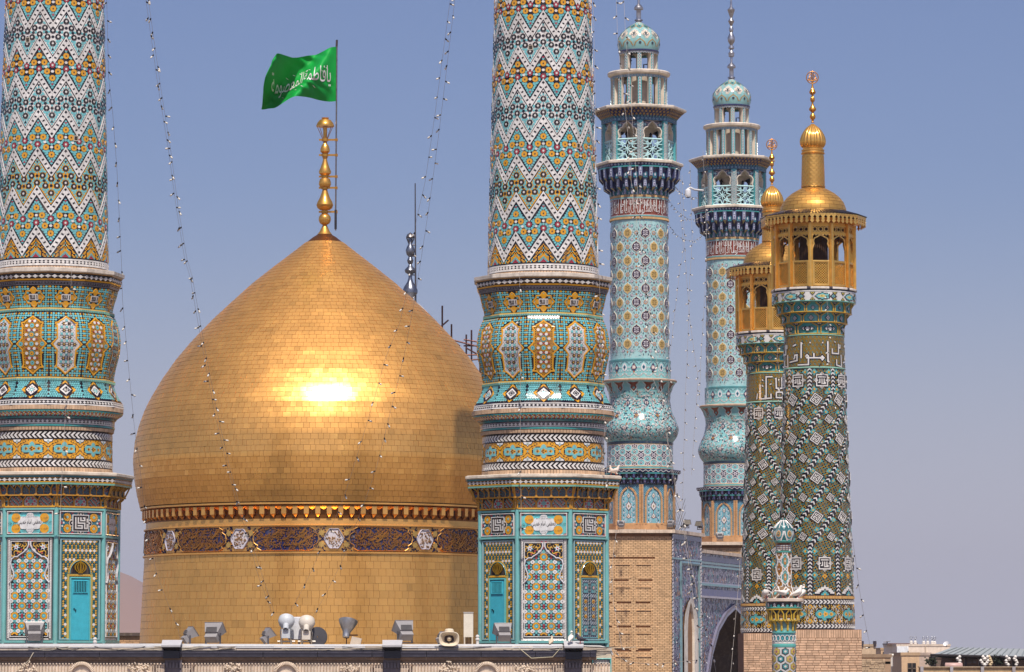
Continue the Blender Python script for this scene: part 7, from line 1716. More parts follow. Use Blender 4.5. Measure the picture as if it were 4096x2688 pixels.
kufic_band(gm2, [([S2_(*q) for q in p], w_) for p, w_ in K2])
own = {'shaft', 'brick_mosaic', 'kufic_medallion', 'star_tiles', 'soldier_course', 'chevron_band', 'brick_belt', 'brick_field', 'kufic_lettering', 'plinth_core', 'bricks', 'brick'}
for ch in list(gm.children):
 if ch.name.split('.')[0] in own: continue
 c = ch.copy(); COL.objects.link(c); c.parent = gm2
 for q in ch.children: d = q.copy(); COL.objects.link(d); d.parent = c
plinth(gm2, -150 * KG, 60 * KG, 5)
# ------------------------------------------------------------------ the hall in front: carved stone wall, gutter, roof edge
YH = 110.8; KH = YH * 1.003 / FPX
hx = lambda px: float(at(px, 2600, YH)[0])
hz = lambda py: zat(py, YH)
X0, X1 = hx(-900), hx(2448); STN = lin(224, 204, 182)
ROOFC = lin(60, 54, 50)
hall = thing('shrine_hall', 'low hall with carved pale stone frieze and dark gutter along the bottom of the photo', 'building', (0, YH, 0))
mb = MB(); mb.box((X0, -.12, 0), (X1, 45, 16.36), shade(STN, .8)); mb.build('hall_body', 'stone', hall); mb = MB(); mb.polys(np.array([[(X0, .1, 16.366), (X1, .1, 16.366), (X1, 45, 16.366), (X0, 45, 16.366)]]), ROOFC); mb.build('unseen_dark_roof', 'stone', hall)  # unseen dark roof layer, added to darken the reflection under the dome's belly
rs = np.random.default_rng(11)
x = X0
while x < X1:
 mb = MB(); wd = rs.uniform(.5, 1.3); d = rs.uniform(0, .03); mb.box((x, -.14 - d, hz(2603)), (min(x + wd - .012, X1), .5, hz(2586) + rs.uniform(-.03, .02)), lin(206, 190, 172) * rs.uniform(.85, 1.08)); x += wd; mb.build('coping_stone', 'stone', hall)
GUT = lin(96, 92, 98); x = X0; xe = hx(2386)
while x < xe:
 mb = MB(); wd = min(rs.choice([1.6, 2.4, 3.2]), xe - x); d = rs.uniform(-.008, .008)
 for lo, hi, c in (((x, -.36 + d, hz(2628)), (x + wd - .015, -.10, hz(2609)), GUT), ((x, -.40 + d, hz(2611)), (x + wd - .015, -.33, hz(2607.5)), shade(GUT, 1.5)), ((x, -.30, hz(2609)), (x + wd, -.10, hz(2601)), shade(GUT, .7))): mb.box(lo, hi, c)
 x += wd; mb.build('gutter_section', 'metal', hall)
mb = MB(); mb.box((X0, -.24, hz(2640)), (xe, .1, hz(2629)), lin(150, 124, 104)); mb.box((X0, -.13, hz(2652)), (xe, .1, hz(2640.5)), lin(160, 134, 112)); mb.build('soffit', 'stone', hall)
bays = [-118, 698, 1568, 2292]
mb = MB()
for x in np.arange(-500, 2440, 12.6):
 if any(abs(x - b) < 26 for b in bays): continue
 r = 6.0 * KH; cx = hx(x); t = np.linspace(0, PI, 6); q = np.stack([np.stack([cx - r * np.cos(t), .06 - .0 - .045 * np.sin(t), np.full(6, z)], -1) for z in (0 + 13.5, hz(2657))]); mb.grid(q, STN, True)
 mb.polys(np.array([[(cx - r * math.cos(a), .06 - .045 * math.sin(a), hz(2657)) for a in t]]), STN); mb.box((cx - r * .5, -.02, hz(2657)), (cx + r * .5, .1, hz(2652.5)), STN)
mb.build('fluted_frieze', 'stone', hall, .04, kind='stuff')
for b in bays:
 for s_ in (-1, 1):
  mb = MB(); xa, xb = hx(b + s_ * 36), hx(b + s_ * 84); xa, xb = min(xa, xb), max(xa, xb)
  pr = [(2657, 0), (2664, .02), (2672, .10), (2690, .17), (2760, .17)]
  for (y0, i0), (y1, i1) in zip(pr[:-1], pr[1:]):
   L0, L1 = (xa + (i0 if s_ > 0 else i0), xa + i1) if False else (0, 0)
   o0, o1 = i0, i1; A_ = [(xa + (0 if s_ > 0 else o1), -.05 + .0, hz(y1)), (xb - (o1 if s_ > 0 else 0), -.05, hz(y1)), (xb - (o0 if s_ > 0 else 0), -.09, hz(y0)), (xa + (0 if s_ > 0 else o0), -.09, hz(y0))]; mb.polys(np.array([A_]), STN)
   mb.polys(np.array([[(A_[1][0], A_[1][1], A_[1][2]), (A_[1][0], .1, A_[1][2]), (A_[2][0], .1, A_[2][2]), A_[2]]]), STN); mb.polys(np.array([[(A_[0][0], .1, A_[0][2]), A_[0], A_[3], (A_[3][0], .1, A_[3][2])]]), STN)
  mb.polys(np.array([[(xa, -.09, hz(2657)), (xb, -.09, hz(2657)), (xb, .1, hz(2657)), (xa, .1, hz(2657))]]), STN)
  for q in range(4): xq = xa + (xb - xa) * (q + .5) / 4.4; mb.tube([(xq, -.075, hz(2740)), (xq, -.085, hz(2662))], .014, 6, shade(STN, 1.06))
  mb.build('capital', 'stone', hall)
 mb = MB(); mb.box((hx(b - 34), -.02, 13), (hx(b + 34), .1, hz(2640)), lin(112, 104, 110));
 for q in range(5): xq = hx(b - 26 + q * 13); mb.tube([(xq, -.03, hz(2672)), (xq, -.03, hz(2650))], .04, 8, lin(120, 112, 116))
 mb.build('shadow_tinted_pier', 'stone', hall)  # the hanging floodlight's shadow is put into the darker stone colour here
for cx in (-520, 332, 1148, 1948):
 mb = MB(); t = np.linspace(0, 2 * PI, 49); X = hx(cx); zc = hz(2700); mb.tube([(X + .345 * math.cos(a), -.04, zc + .345 * math.sin(a)) for a in t], .05, 8, STN, cap=False)
 for a in t[::1]: mb.tube([(X + .30 * math.cos(a), -.085, zc + .30 * math.sin(a)), (X + .39 * math.cos(a + .07), -.085, zc + .39 * math.sin(a + .07))], .014, 5, shade(STN, 1.1))
 mb.polys(np.array([[(X + .3 * math.cos(a), -.0, zc + .3 * math.sin(a)) for a in t[:-1]]]), shade(STN, 1.03)); mb.build('carved_roundel', 'stone', hall)
for cx in (120, 940, 1405, 1798, 2090, 560):
 mb = MB(); X = hx(cx)
 for q in range(26): a = rs.uniform(0, 2 * PI); r = rs.uniform(0, .26); p = (X + 1.2 * r * math.cos(a), -.035, hz(2678) + .7 * r * math.sin(a)); b_ = rs.uniform(0, 6); mb.tube([p, (p[0] + .06 * math.cos(b_), -.075, p[2] + .06 * math.sin(b_)), (p[0] + .11 * math.cos(b_ + .6), -.03, p[2] + .11 * math.sin(b_ + .6))], [.02, .032, .008], 6, STN)
 mb.build('carved_leaves', 'stone', hall, kind='stuff')
mb = MB(); F = Flat((hx(2406), -.16, hz(2664)), (1, 0, 0)); k = KH
frame(mb, F, rects([(0, 0)], 76 * k, 62 * k)[0], rects([(0, 0)], 66 * k, 52 * k)[0], lin(90, 175, 170), .05, -.2); tiles(mb, F, rects([(0, 0)], 66 * k, 52 * k), lin(60, 58, 66), .0); c = np.array([(x * k, y * k) for x in np.arange(-29, 31, 6) for y in np.arange(-22, 24, 6)]); c = c[np.hypot(c[:, 0], c[:, 1] + .05) > .13]; tiles(mb, F, ngons(c, 2.6 * k, 4), WH, .012, 0)
tiles(mb, F, stars([(0, -4 * k)], 17 * k, 9 * k, 6), lin(150, 70, 80), .014, 0); tiles(mb, F, stars([(0, -4 * k)], 11 * k, 6 * k, 5), lin(80, 170, 180), .022, 0); tiles(mb, F, ngons([(0, -4 * k)], 4 * k, 6), YE, .03, 0); mb.build('tile_panel', 'glaze', hall)
mb = MB()
for z, r, y in ((hz(2584), .028, -.1), (hz(2590), .02, -.15), (hz(2579), .022, .02)): mb.tube([(X0, y, z), (hx(600), y, z + .01), (hx(1300), y, z - .008), (hx(2250), y, z)], r, 8, lin(200, 200, 202))
mb.tube([(hx(2250), -.1, hz(2584)), (hx(2400), -.12, hz(2586)), (hx(2440), -.12, hz(2596)), (hx(2450), -.12, hz(2620))], .03, 8, lin(190, 186, 180)); mb.build('conduit_pipes', 'plastic', hall)
mb = MB()
for i in range(26):
 xa = hx(rs.uniform(-50, 2400)); L_ = rs.uniform(.4, 2.2); t = np.linspace(0, 1, 9); mb.tube(np.stack([xa + L_ * t, np.full(9, -.17 - rs.uniform(0, .06)), hz(2590) + rs.uniform(-.07, .05) - rs.uniform(.02, .10) * np.sin(PI * t)], 1), .009, 4, (lin(40, 38, 42), lin(190, 180, 160))[i % 2], cap=False)
mb.tube([(hx(160), -.18, hz(2605)), (hx(140), -.42, hz(2612)), (hx(125), -.43, hz(2640)), (hx(90), -.43, hz(2672)), (hx(60), -.43, hz(2700))], .012, 4, lin(190, 178, 156), cap=False)
mb.tube([(hx(2075), -.42, hz(2592)), (hx(2125), -.43, hz(2633)), (hx(2210), -.43, hz(2628)), (hx(2240), -.42, hz(2594))], .012, 4, lin(200, 190, 160), cap=False); mb.build('loose_cables', 'plastic', hall)
for o in hall.children:
 if o.name.split('.')[0] in ('fluted_frieze', 'capital', 'shadow_tinted_pier', 'carved_roundel', 'carved_leaves'): o.location[1] = -.25
# ---- lamps and boxes on the roof edge
LG = lin(150, 146, 146)
def on_roof(px, py, dy=.35): return (hx(px), YH + dy, hz(py))
def flood(name, label, px, py, w_, rz, tilt, back=False, grp='flood lamps along the roof edge', Y=None, cat='floodlight'):
 """boxy flood lamp: flared hood over a shallow ballast box, on a bracket"""
 s = w_ * KH; loc = on_roof(px, py) if Y is None else tuple(at(px, py, Y))
 if Y is not None: s = w_ * Y / FPX
 t = thing(name, label, cat, loc, rz, grp)
 c, d = math.cos(tilt), math.sin(tilt); R = np.array([[1, 0, 0], [0, c, -d], [0, d, c]])
 mb = MB(); a = s / 2; b = s * .34; dp = s * .42
 f = np.array([(-a, -dp, -b), (a, -dp, -b), (a, -dp, b), (-a, -dp, b)]); r_ = np.array([(-a * .72, dp * .3, -b * .5), (a * .72, dp * .3, -b * .5), (a * .72, dp * .3, b * .55), (-a * .72, dp * .3, b * .55)])
 up = np.array((0, 0, s * .62)); T = lambda p: np.asarray(p) @ R.T + up
 F_, B_ = T(f), T(r_)
 for i in range(4): j = (i + 1) % 4; mb.polys(np.array([[B_[i], B_[j], F_[j], F_[i]][::-1]]), LG)
 mb.polys(np.array([B_[::-1][::-1]]), shade(LG, .9)); fi = T(f * (.93, .96, .92)); mb.polys(np.array([fi]), lin(120, 112, 100)); mb.build('lamp_hood', 'plastic', t)
 mb = MB();
 for i in range(4): j = (i + 1) % 4; mb.tube([F_[i], F_[j]], s * .022, 5, shade(LG, 1.25), smooth=False)
 mb.build('glass_rim', 'metal', t)
 mb = MB(); mb.box((-a * .66, dp * .32, -b * .95), (a * .66, dp * .95, b * .3), shade(LG, 1.08), R, up);
 for q in range(5): mb.box((-a * .6, dp * (.3 - .11 * q), b * (.56 + .08 * q)), (a * .6, dp * (.26 - .11 * q), b * (.72 + .08 * q)), shade(LG, .85), R, up)
 mb.build('ballast_box', 'plastic', t)
 mb = MB();
 for q in (-1, 1): mb.box((q * a * .8 - s * .03, -s * .05, 0), (q * a * .8 + s * .03, s * .05, s * .62), shade(LG, .8))
 mb.box((-a * .85, -s * .08, -.01), (a * .85, s * .08, .025), shade(LG, .7)); mb.build('bracket', 'metal', t)
 return t
flood('floodlight', 'silver floodlight in front of the left arched mosaic panel, seen from behind', 131, 2574, 76, PI + .1, -.5)
flood('floodlight', 'grey floodlight with open hood, leftmost of the pair before the gold drum', 748, 2582, 66, PI * .62, -.6)
flood('floodlight', 'grey floodlight turned to the drum, right beside the open hooded one', 848, 2580, 78, PI - .35, -.75)
flood('floodlight', 'small grey floodlight just left of the round white lamps', 1062, 2580, 60, PI * .62, -.7)
flood('floodlight', 'grey floodlight behind the hanging one left of the horn loudspeaker', 1618, 2572, 78, PI + .45, -.7)
flood('floodlight', 'dark grey floodlight partly hidden behind the cream horn loudspeaker', 1764, 2578, 46, PI * .7, -.5)
flood('floodlight', 'silver floodlight in front of the turquoise metal door of the right minaret', 2014, 2575, 72, PI + .25, -.6)
for px, py, lb in ((692, 2568, 'hanging floodlight over the gutter below the left of the gold drum'), (1571, 2568, 'hanging floodlight over the gutter left of the horn loudspeaker'), (2294, 2572, 'hanging floodlight over the gutter below the right minaret, with pigeons on top')):
 t = thing('hanging_floodlight', lb, 'floodlight', (hx(px), YH - .45, hz(py)), 0, 'floodlights hanging over the gutter'); w_ = .28
 mb = MB(); v = [(-w_, -.28, -.10), (w_, -.28, -.10), (w_ * 1.06, .25, .06), (-w_ * 1.06, .25, .06)]; u_ = [(-w_, -.28, -.15), (w_, -.28, -.15), (w_ * .8, .1, -.26), (-w_ * .8, .1, -.26)]
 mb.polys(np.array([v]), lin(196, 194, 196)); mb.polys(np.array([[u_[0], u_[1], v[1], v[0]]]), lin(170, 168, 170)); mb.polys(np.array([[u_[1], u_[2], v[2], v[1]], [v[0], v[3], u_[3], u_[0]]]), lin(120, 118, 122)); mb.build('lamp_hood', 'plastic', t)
 mb = MB(); mb.polys(np.array([[u_[3], u_[2], u_[1], u_[0]]]), lin(46, 44, 48)); mb.build('lamp_glass', 'glaze', t)
 mb = MB(); mb.box((-w_ * .86, -.06, -.48), (w_ * .86, .22, -.26), lin(34, 34, 44)); mb.build('ballast_box', 'plastic', t); mb = MB(); mb.tube([(-w_ * .9, .1, -.2), (-w_ * .9, .4, -.1), (-w_ * .9, .46, .05)], .025, 6, lin(110, 108, 110)); mb.tube([(w_ * .9, .1, -.2), (w_ * .9, .4, -.1), (w_ * .9, .46, .05)], .025, 6, lin(110, 108, 110)); mb.build('bracket', 'metal', t)
def tilted(prof, n, col, ax, mb, o=(0, 0, 0)):
 m_ = MB(); m_.lathe(prof, n, col); q = Vector((0, 0, 1)).rotation_difference(Vector(ax)).to_matrix(); R = np.array(q)
 for i in range(len(m_.v)): mb.raw(m_.v[i] @ R.T + np.array(o), m_.l[i] - (m_.l[i].min() if len(m_.l[i]) else 0), m_.t[i], m_.c[i], bool(m_.s[i][0]) if len(m_.s[i]) else False)
for px, py, r, col, lb in ((1141, 2484, 33, lin(196, 200, 204), 'round bluish white lamp, left of the two globe lamps on the roof'), (1223, 2490, 33, lin(216, 206, 192), 'round cream lamp, right of the two globe lamps on the roof')):
 t = thing('globe_lamp', lb, 'lamp', (hx(px), YH + .5, hz(2582)), 0, 'globe lamps on the roof'); z = hz(py) - hz(2582); R_ = r * KH
 mb = MB(); tilted([(-R_ * .95, .05), (-R_ * .9, R_ * .42), (-R_ * .5, R_ * .86), (0, R_), (R_ * .45, R_ * .92), (R_ * .52, R_ * .80), (R_ * .40, .01)], 28, col, (0, .62, .78), mb, (0, 0, z)); mb.build('lamp_bell', 'plastic', t)
 mb = MB(); tilted([(-.16, .07), (-.15, .085), (.1, .085), (.16, .1)], 16, shade(col, .95), (0, .8, .6), mb, (0, -.24, z - .16)); mb.build('lamp_socket', 'plastic', t)
 mb = MB(); mb.box((-.125, -.3, z - .50), (.125, -.02, z - .24), shade(col, .97)); mb.build('gear_box', 'plastic', t)
 mb = MB(); [mb.tube([(s_ * .15, -.1, z - .52), (s_ * .17, -.1, z - .3), (s_ * .1, -.12, z - .12)], .016, 6, shade(col, .8)) for s_ in (-1, 1)]; [mb.tube([(s_ * .14, 0, 0), (s_ * .14, -.05, z - .5)], .03, 6, lin(190, 184, 176)) for s_ in (-1, 1)]; mb.tube([(-.26, 0, .12), (.26, 0, .12)], .03, 6, lin(196, 190, 182)); mb.build('stand', 'metal', t)
t = thing('floodlight_drum', 'white cylindrical searchlight with dark rear cap behind the globe lamps', 'searchlight', (hx(1188), YH + 1.1, hz(2585)))
mb = MB(); z = hz(2518) - hz(2585); mb.lathe([(z - .3, .30), (z - .28, .33), (z + .36, .33), (z + .38, .30), (z + .38, .02)], 32, lin(222, 222, 226)); mb.build('lamp_drum', 'plastic', t)
mb = MB(); tilted([(-.06, .02), (-.05, .28), (0, .30), (.06, .28), (.07, .02)], 28, lin(70, 68, 72), (.2, -1, .1), mb, (.56, -.35, .28)); mb.box((-.02, -.3, 0), (.02, .1, z - .2), lin(110, 70, 50)); mb.box((.3, -.4, .0), (.8, .2, .05), lin(100, 62, 44)); mb.build('rear_cap', 'plastic', t)
t = thing('bell_reflector', 'silver bell shaped reflector lamp aimed up at the drum, with rusty bracket', 'lamp', (hx(1388), YH + .45, hz(2582)))
mb = MB(); z = hz(2498) - hz(2582); tilted([(-.42, .05), (-.40, .10), (-.22, .12), (-.14, .17), (.05, .265), (.12, .285), (.13, .28), (.05, .24), (-.1, .12)], 32, lin(190, 188, 186), (.12, .35, .93), mb, (0, 0, z)); mb.build('reflector_bell', 'metal', t)
mb = MB(); mb.box((-.05, -.06, 0), (-.02, .02, z - .30), lin(92, 58, 44)); mb.box((-.14, -.1, -.01), (.24, .1, .04), lin(104, 66, 48)); mb.box((.02, -.06, z - .33), (.3, .02, z - .29), lin(90, 56, 42)); mb.build('bracket', 'metal', t); mb = MB(); mb.box((.06, -.16, .06), (.36, .1, .30), lin(206, 190, 170), np.array(Matrix.Rotation(.25, 3, 'Y'))); mb.build('gear_box', 'plastic', t)
t = thing('horn_loudspeaker', 'cream horn loudspeaker pointing outwards on the roof edge', 'loudspeaker', (hx(1797), YH - .05, hz(2590)))
CRM = lin(222, 206, 180); mb = MB(); z = hz(2556) - hz(2590); th = np.linspace(0, 2 * PI, 33)[:-1]
sq = lambda r, y, f=1.0: np.stack([r * np.sign(np.cos(th)) * np.abs(np.cos(th)) ** .62 * 1.08, np.full(32, y), z + r * f * np.sign(np.sin(th)) * np.abs(np.sin(th)) ** .62 * .78], -1)
mb.grid(np.stack([sq(.10, .12), sq(.15, .02), sq(.21, -.14), sq(.27, -.22), sq(.275, -.26), sq(.25, -.255), sq(.19, -.14), sq(.13, .0)])[:, ::-1], CRM, True, True); mb.polys(sq(.135, -.0)[None], lin(60, 36, 22)); mb.build('horn', 'plastic', t)
mb = MB(); tilted([(-.02, .07), (.05, .06), (.14, .012)], 14, CRM, (0, -1, 0), mb, (0, -.06, z)); mb.lathe([(z + .12, .20), (z + .15, .22), (z + .19, .19), (z + .21, .14), (z + .27, .13), (z + .30, .10), (z + .31, .01)], 16, CRM, (0, .1, 0)); mb.box((-.2, -.1, -.03), (.2, .2, .05), lin(90, 80, 84)); mb.build('driver_cap', 'plastic', t)
t = thing('electric_cabinet', 'tall white cabinet on legs beside the right minaret door', 'cabinet', (hx(1873), YH + .5, hz(2578)))
mb = MB(); z0_, z1_ = hz(2548) - hz(2578), hz(2450) - hz(2578); mb.box((-.14, -.1, z0_), (.14, .2, z1_), lin(226, 218, 200)); mb.box((-.15, -.12, z1_), (.15, .22, z1_ + .02), lin(190, 186, 180)); mb.build('cabinet_box', 'plastic', t)
mb = MB(); [mb.box((q * .115 - .02, -.1, 0), (q * .115 + .02, -.05, z0_), lin(200, 192, 178)) for q in (-1, 1)]; mb.build('leg', 'plastic', t); mb = MB(); [mb.tube([(-.06 + .04 * q, -.04, 0), (-.07 + .045 * q, -.03, z0_)], .012, 5, lin(60, 40, 36)) for q in range(4)]; mb.build('cable', 'plastic', t)
for px, py, lb in ((1910, 2578, 'small white vent pipe beside the electric cabinet'), (378, 2588, 'small white vent pipe below the left turquoise door')):
 t = thing('vent_pipe', lb, 'vent', (hx(px), YH + .1, hz(py)), 0, 'white vent pipes'); mb = MB(); mb.lathe([(0, .045), (.12, .045), (.13, .065), (.17, .065), (.18, .045), (.22, .045), (.23, .06), (.27, .05), (.29, .01)], 14, lin(224, 220, 214)); mb.build('pipe_cap', 'plastic', t)
t = thing('brick_parapet', 'low brick parapet with dark coping between the left minaret and the drum', 'wall', (at(520, 2560, 150)[0], 150, 0))
mb = MB(); zt_ = zat(2543, 150); mb.box((-3, 0, 10), (2, 1, zt_), lin(150, 116, 88)); mb.build('wall_core', 'brick', t); mb = MB(); mb.box((-3.05, -.12, zt_), (2.05, 1.1, zt_ + .12), lin(92, 78, 70)); mb.build('coping', 'stone', t); mb = MB()
for j in range(22):
 for i in range(20): x = -3 + i * .25 + (j % 2) * .125; mb.box((x, -.02, zt_ - .08 - j * .078), (x + .235, .02, zt_ - .016 - j * .078), lin(206, 164, 122) * rs.uniform(.85, 1.1))
mb.build('bricks', 'brick', t, kind='stuff')
# ------------------------------------------------------------------ tiled pinnacle in the foreground
YS = 100.0; KS = YS * 1.003 / FPX; sz = lambda py, r=45: zat(py, YS - r * KS)
pn = thing('tiled_pinnacle', 'slender tiled pinnacle with onion top in front of the gold topped minarets', 'pinnacle', (at(3135, 2400, YS)[0], YS, 0))
SP_ = lambda py, r, rz=45: (sz(py, rz), r * KS)
oni = Round([SP_(2164, 38), SP_(2150, 41.5), SP_(2136, 43), SP_(2122, 41), SP_(2108, 35), SP_(2096, 26), SP_(2084, 13), SP_(2076, 2)]); A48 = np.linspace(0, 2 * PI, 49)[:-1]
mb = MB(); mb.grid(oni(A48[None, :], np.interp(np.linspace(0, 7, 22), np.arange(8), oni.z)[:, None], 0), lin(44, 104, 110), True, True)
sp_ = lambda S, a, py: Patch(S, a, sz(py), KS / max(.05, float(S.r(sz(py)))), KS)
for k in range(6):
 a = (k + .5) * PI / 3; a = (a + PI) % (2 * PI) - PI; P = sp_(oni, a, 2134)
 for f, c, h in ((1.0, WH, .006), (.80, lin(70, 160, 165), .01), (.60, WH, .014), (.5, lin(196, 140, 66), .018), (.26, lin(44, 110, 110), .024), (.1, YE, .03)): tiles(mb, P, mirror([(0, -27 * f), (15 * f, -12 * f), (18 * f, 4 * f), (12 * f, 20 * f), (0, 25 * f)]), c, h)
 P = sp_(oni, a + PI / 6, 2108);
 for f, c, h in ((1, WH, .006), (.66, lin(60, 140, 145), .012), (.3, lin(40, 60, 70), .018)): tiles(mb, P, np.array([(-14 * f, -9 * f), (14 * f, -9 * f), (0, 17 * f)]) , c, h)
 P = sp_(oni, a + PI / 6, 2140); stroke(mb, P, [(-2, -16), (-5, 0), (-14, 22)], 5, WH, .012); stroke(mb, P, [(2, -16), (5, 0), (14, 22)], 5, WH, .012)
for k in range(12):
 a = (k * PI / 6 + PI) % (2 * PI) - PI; p = np.array([2080, 2090, 2100, 2112]); c0 = oni(np.full(4, a) + (.0 if k % 2 else .0), np.array([sz(q) for q in p]), .012); mb.tube(c0, .014 if k % 2 else .022, 5, WH)
mb.build('onion_top', 'glaze', pn)
mb = MB(); L_ = lambda pr, c, n=40: mb.lathe([SP_(*q) for q in pr], n, c)
L_([(2171, 33), (2168, 38), (2163, 40), (2160, 38)], lin(80, 160, 150)); L_([(2204, 29), (2176, 29), (2171, 34)], lin(120, 70, 50)); L_([(2211, 29), (2209, 33), (2204, 34), (2202, 29)], lin(80, 165, 155)); nk_ = Round([SP_(2215, 29), SP_(2165, 29)])
def srow(mb, S, py, n, make, col, h, h0=0.0, off=.5):
 z = sz(py); Rr = float(S.r(z)); a = ((np.arange(n) + off) * 2 * PI / n + PI) % (2 * PI) - PI; q = make(np.stack([a * Rr / KS, 0 * a], 1)); tiles(mb, S, np.stack([q[..., 0] * KS / Rr, z - q[..., 1] * KS], -1), col, h, h0)
for py in (2182, 2189, 2196): srow(mb, nk_, py, 30, lambda c: ngons(c, 2.6, 4, .78), WH, .012)
for py in (2182, 2189, 2196): srow(mb, nk_, py, 15, lambda c: ngons(c, 2.0, 4, .78), lin(50, 60, 110), .02)
mb.build('neck', 'glaze', pn)
shp = Round([SP_(2345, 30), SP_(2209, 29)]); mb = MB(); mb.grid(shp(A48[None, :], shp.z[:, None], 0), lin(40, 60, 64), True, True)
for k in range(4):
 for py, o, c in ((2244, 0, lin(90, 175, 175)), (2308, 0, lin(90, 175, 175)), (2276, .5, lin(196, 136, 56)), (2220, .5, lin(196, 136, 56)), (2332, .5, lin(196, 136, 56))):
  a = ((k + o + .08) * PI / 2 + PI) % (2 * PI) - PI; P = sp_(shp, a, py); f0 = .62 if py in (2220, 2332) else 1
  O = mirror([(0, -31 * f0), (4, -24 * f0), (12, -16 * f0), (12, 16 * f0), (4, 24 * f0), (0, 31 * f0)])
  stroke(mb, P, O * (1.2, 1.06), 3.6, WH, .022, 0, closed=True); tiles(mb, P, O * .86, c, .008); tiles(mb, P, O * (.5, .6), lin(60, 50, 44), .012); tiles(mb, P, O * (.36, .5), lin(200, 140, 60) if o == 0 else lin(150, 96, 40), .016); tiles(mb, P, ngons([(0, 0)], 3.4, 4), WH, .022)
mb.build('pinnacle_shaft', 'glaze', pn)
skr = Round([SP_(2395, 61), SP_(2384, 59), SP_(2370, 52), SP_(2355, 41), SP_(2345, 31)]); mb = MB(); mb.grid(skr(A48[None, :], skr.z[:, None], 0), lin(128, 104, 78), True, True)
for k in range(7):
 a = ((k + .2) * 2 * PI / 7 + PI) % (2 * PI) - PI; P = sp_(skr, a, 2372); tiles(mb, P, np.array([(0, -23), (18, 0), (0, 21), (-18, 0)]), lin(206, 160, 106), .008); tiles(mb, P, np.array([(0, -9), (7, 0), (0, 9), (-7, 0)]), lin(90, 170, 170), .014); stroke(mb, P, [(0, -25), (20, 0), (0, 24), (-20, 0)], 3, WH, .018, 0, closed=True); stroke(mb, P, [(20, 2), (26, 18)], 5, lin(70, 150, 150), .014)
mb.build('bell_skirt', 'glaze', pn)
mb = MB(); L_([(2407, 74), (2405, 82), (2396, 82), (2394, 80), (2393, 50)], lin(214, 196, 180)); mb.build('slab', 'stone', pn)
bdS = Round([SP_(2436, 70), SP_(2404, 71.5)]); mb = MB(); mb.grid(bdS(A48[None, :], bdS.z[:, None], 0), lin(34, 44, 62), True, True)
for k in range(26): a = ((k + .5) * 2 * PI / 26 + PI) % (2 * PI) - PI; P = sp_(bdS, a, 2420); tiles(mb, P, np.array([(-6, 8), (-3, 0), (-5, -3), (0, -8), (5, -3), (3, 0), (6, 8), (0, 5)]) if k % 2 else ngons([(0, 3)], 5.5, 8)[0], WH if k % 2 else lin(60, 165, 165), .014, 0)
L_([(2434, 70), (2432, 73), (2428, 73), (2427, 70)], lin(80, 165, 150)); L_([(2441, 66), (2439, 72), (2435, 72), (2434, 69)], lin(214, 172, 60)); mb.build('patterned_band', 'glaze', pn)
mb = MB(); L_([(2482, 54), (2442, 60)], lin(44, 66, 80), 16); L_([(2524, 44), (2482, 47)], lin(120, 170, 170), 16)
for k in range(12):
 a = ((k + .5) * PI / 6 + PI) % (2 * PI) - PI; S = Round([SP_(2482, 55), SP_(2442, 61)]); P = sp_(S, a, 2464); tiles(mb, P, stars([(0, 0)], 7, 5, 6), YE, .01, 0); tiles(mb, P, ngons([(0, 0)], 3, 5), BK, .016); tiles(mb, P, stars([(0, 13)], 7, 4, 3, PI / 2), WH, .01, 0)
 S = Round([SP_(2524, 44.5), SP_(2482, 47.5)]); P = sp_(S, a, 2506); tiles(mb, P, ngons([(0, -6), (0, 7)], 5, 5), WH, .01, 0); tiles(mb, P, ngons([(0, -6), (0, 7)], 2, 5), RD, .016)
mb.build('niche_ring', 'glaze', pn); mb = MB(); AMY = lin(206, 172, 62)
for k in range(12):
 a = k * PI / 6; f = lambda da, r, py: (r * KS * math.sin(a + da), -r * KS * math.cos(a + da), sz(py))
 for s_ in (-.09, .09): mb.tube([f(s_, 62, 2480), f(s_, 62, 2456), f(s_ * 2.4, 69, 2441)], .022, 5, AMY, smooth=False)
 mb.tube([f(.26, 46, 2522), f(.26, 47, 2500), f(.26, 57, 2482)], .03, 5, AMY, smooth=False); mb.tube([f(.26, 47, 2500), f(0, 57, 2482)], .018, 5, AMY)
L_([(2486, 52), (2484, 63), (2479, 63), (2477, 52)], AMY, 12); mb.build('niche_ribs', 'glaze', pn)
mb = MB(); L_([(2534, 45), (2532, 48), (2526, 48), (2523, 44)], lin(90, 170, 165)); L_([(2572, 44.5), (2534, 44.5)], lin(70, 150, 160)); S = Round([SP_(2600, 45), SP_(2500, 45)])
for k in range(16): a = ((k + .5) * PI / 8 + PI) % (2 * PI) - PI; P = sp_(S, a, 2553); O = ngons([(0, 0)], 1, 14)[0]; stroke(mb, P, O * (8, 12), 2.6, WH, .02, 0, closed=True); tiles(mb, P, O * (4, 8), lin(60, 110, 120), .012); tiles(mb, P, O * (2.4, 6), lin(70, 170, 180), .018)
L_([(2576, 44.5), (2574, 46.5), (2569, 46.5), (2567, 44.5)], WH); L_([(2590, 45), (2587, 48), (2578, 48), (2575, 45)], lin(90, 172, 165)); mb.build('oval_band', 'glaze', pn)
mb = MB(); S = Round([(0, 46 * KS), SP_(2588, 46)]); mb.grid(S(A48[None, :], S.z[:, None], 0), lin(206, 202, 198), True, True)
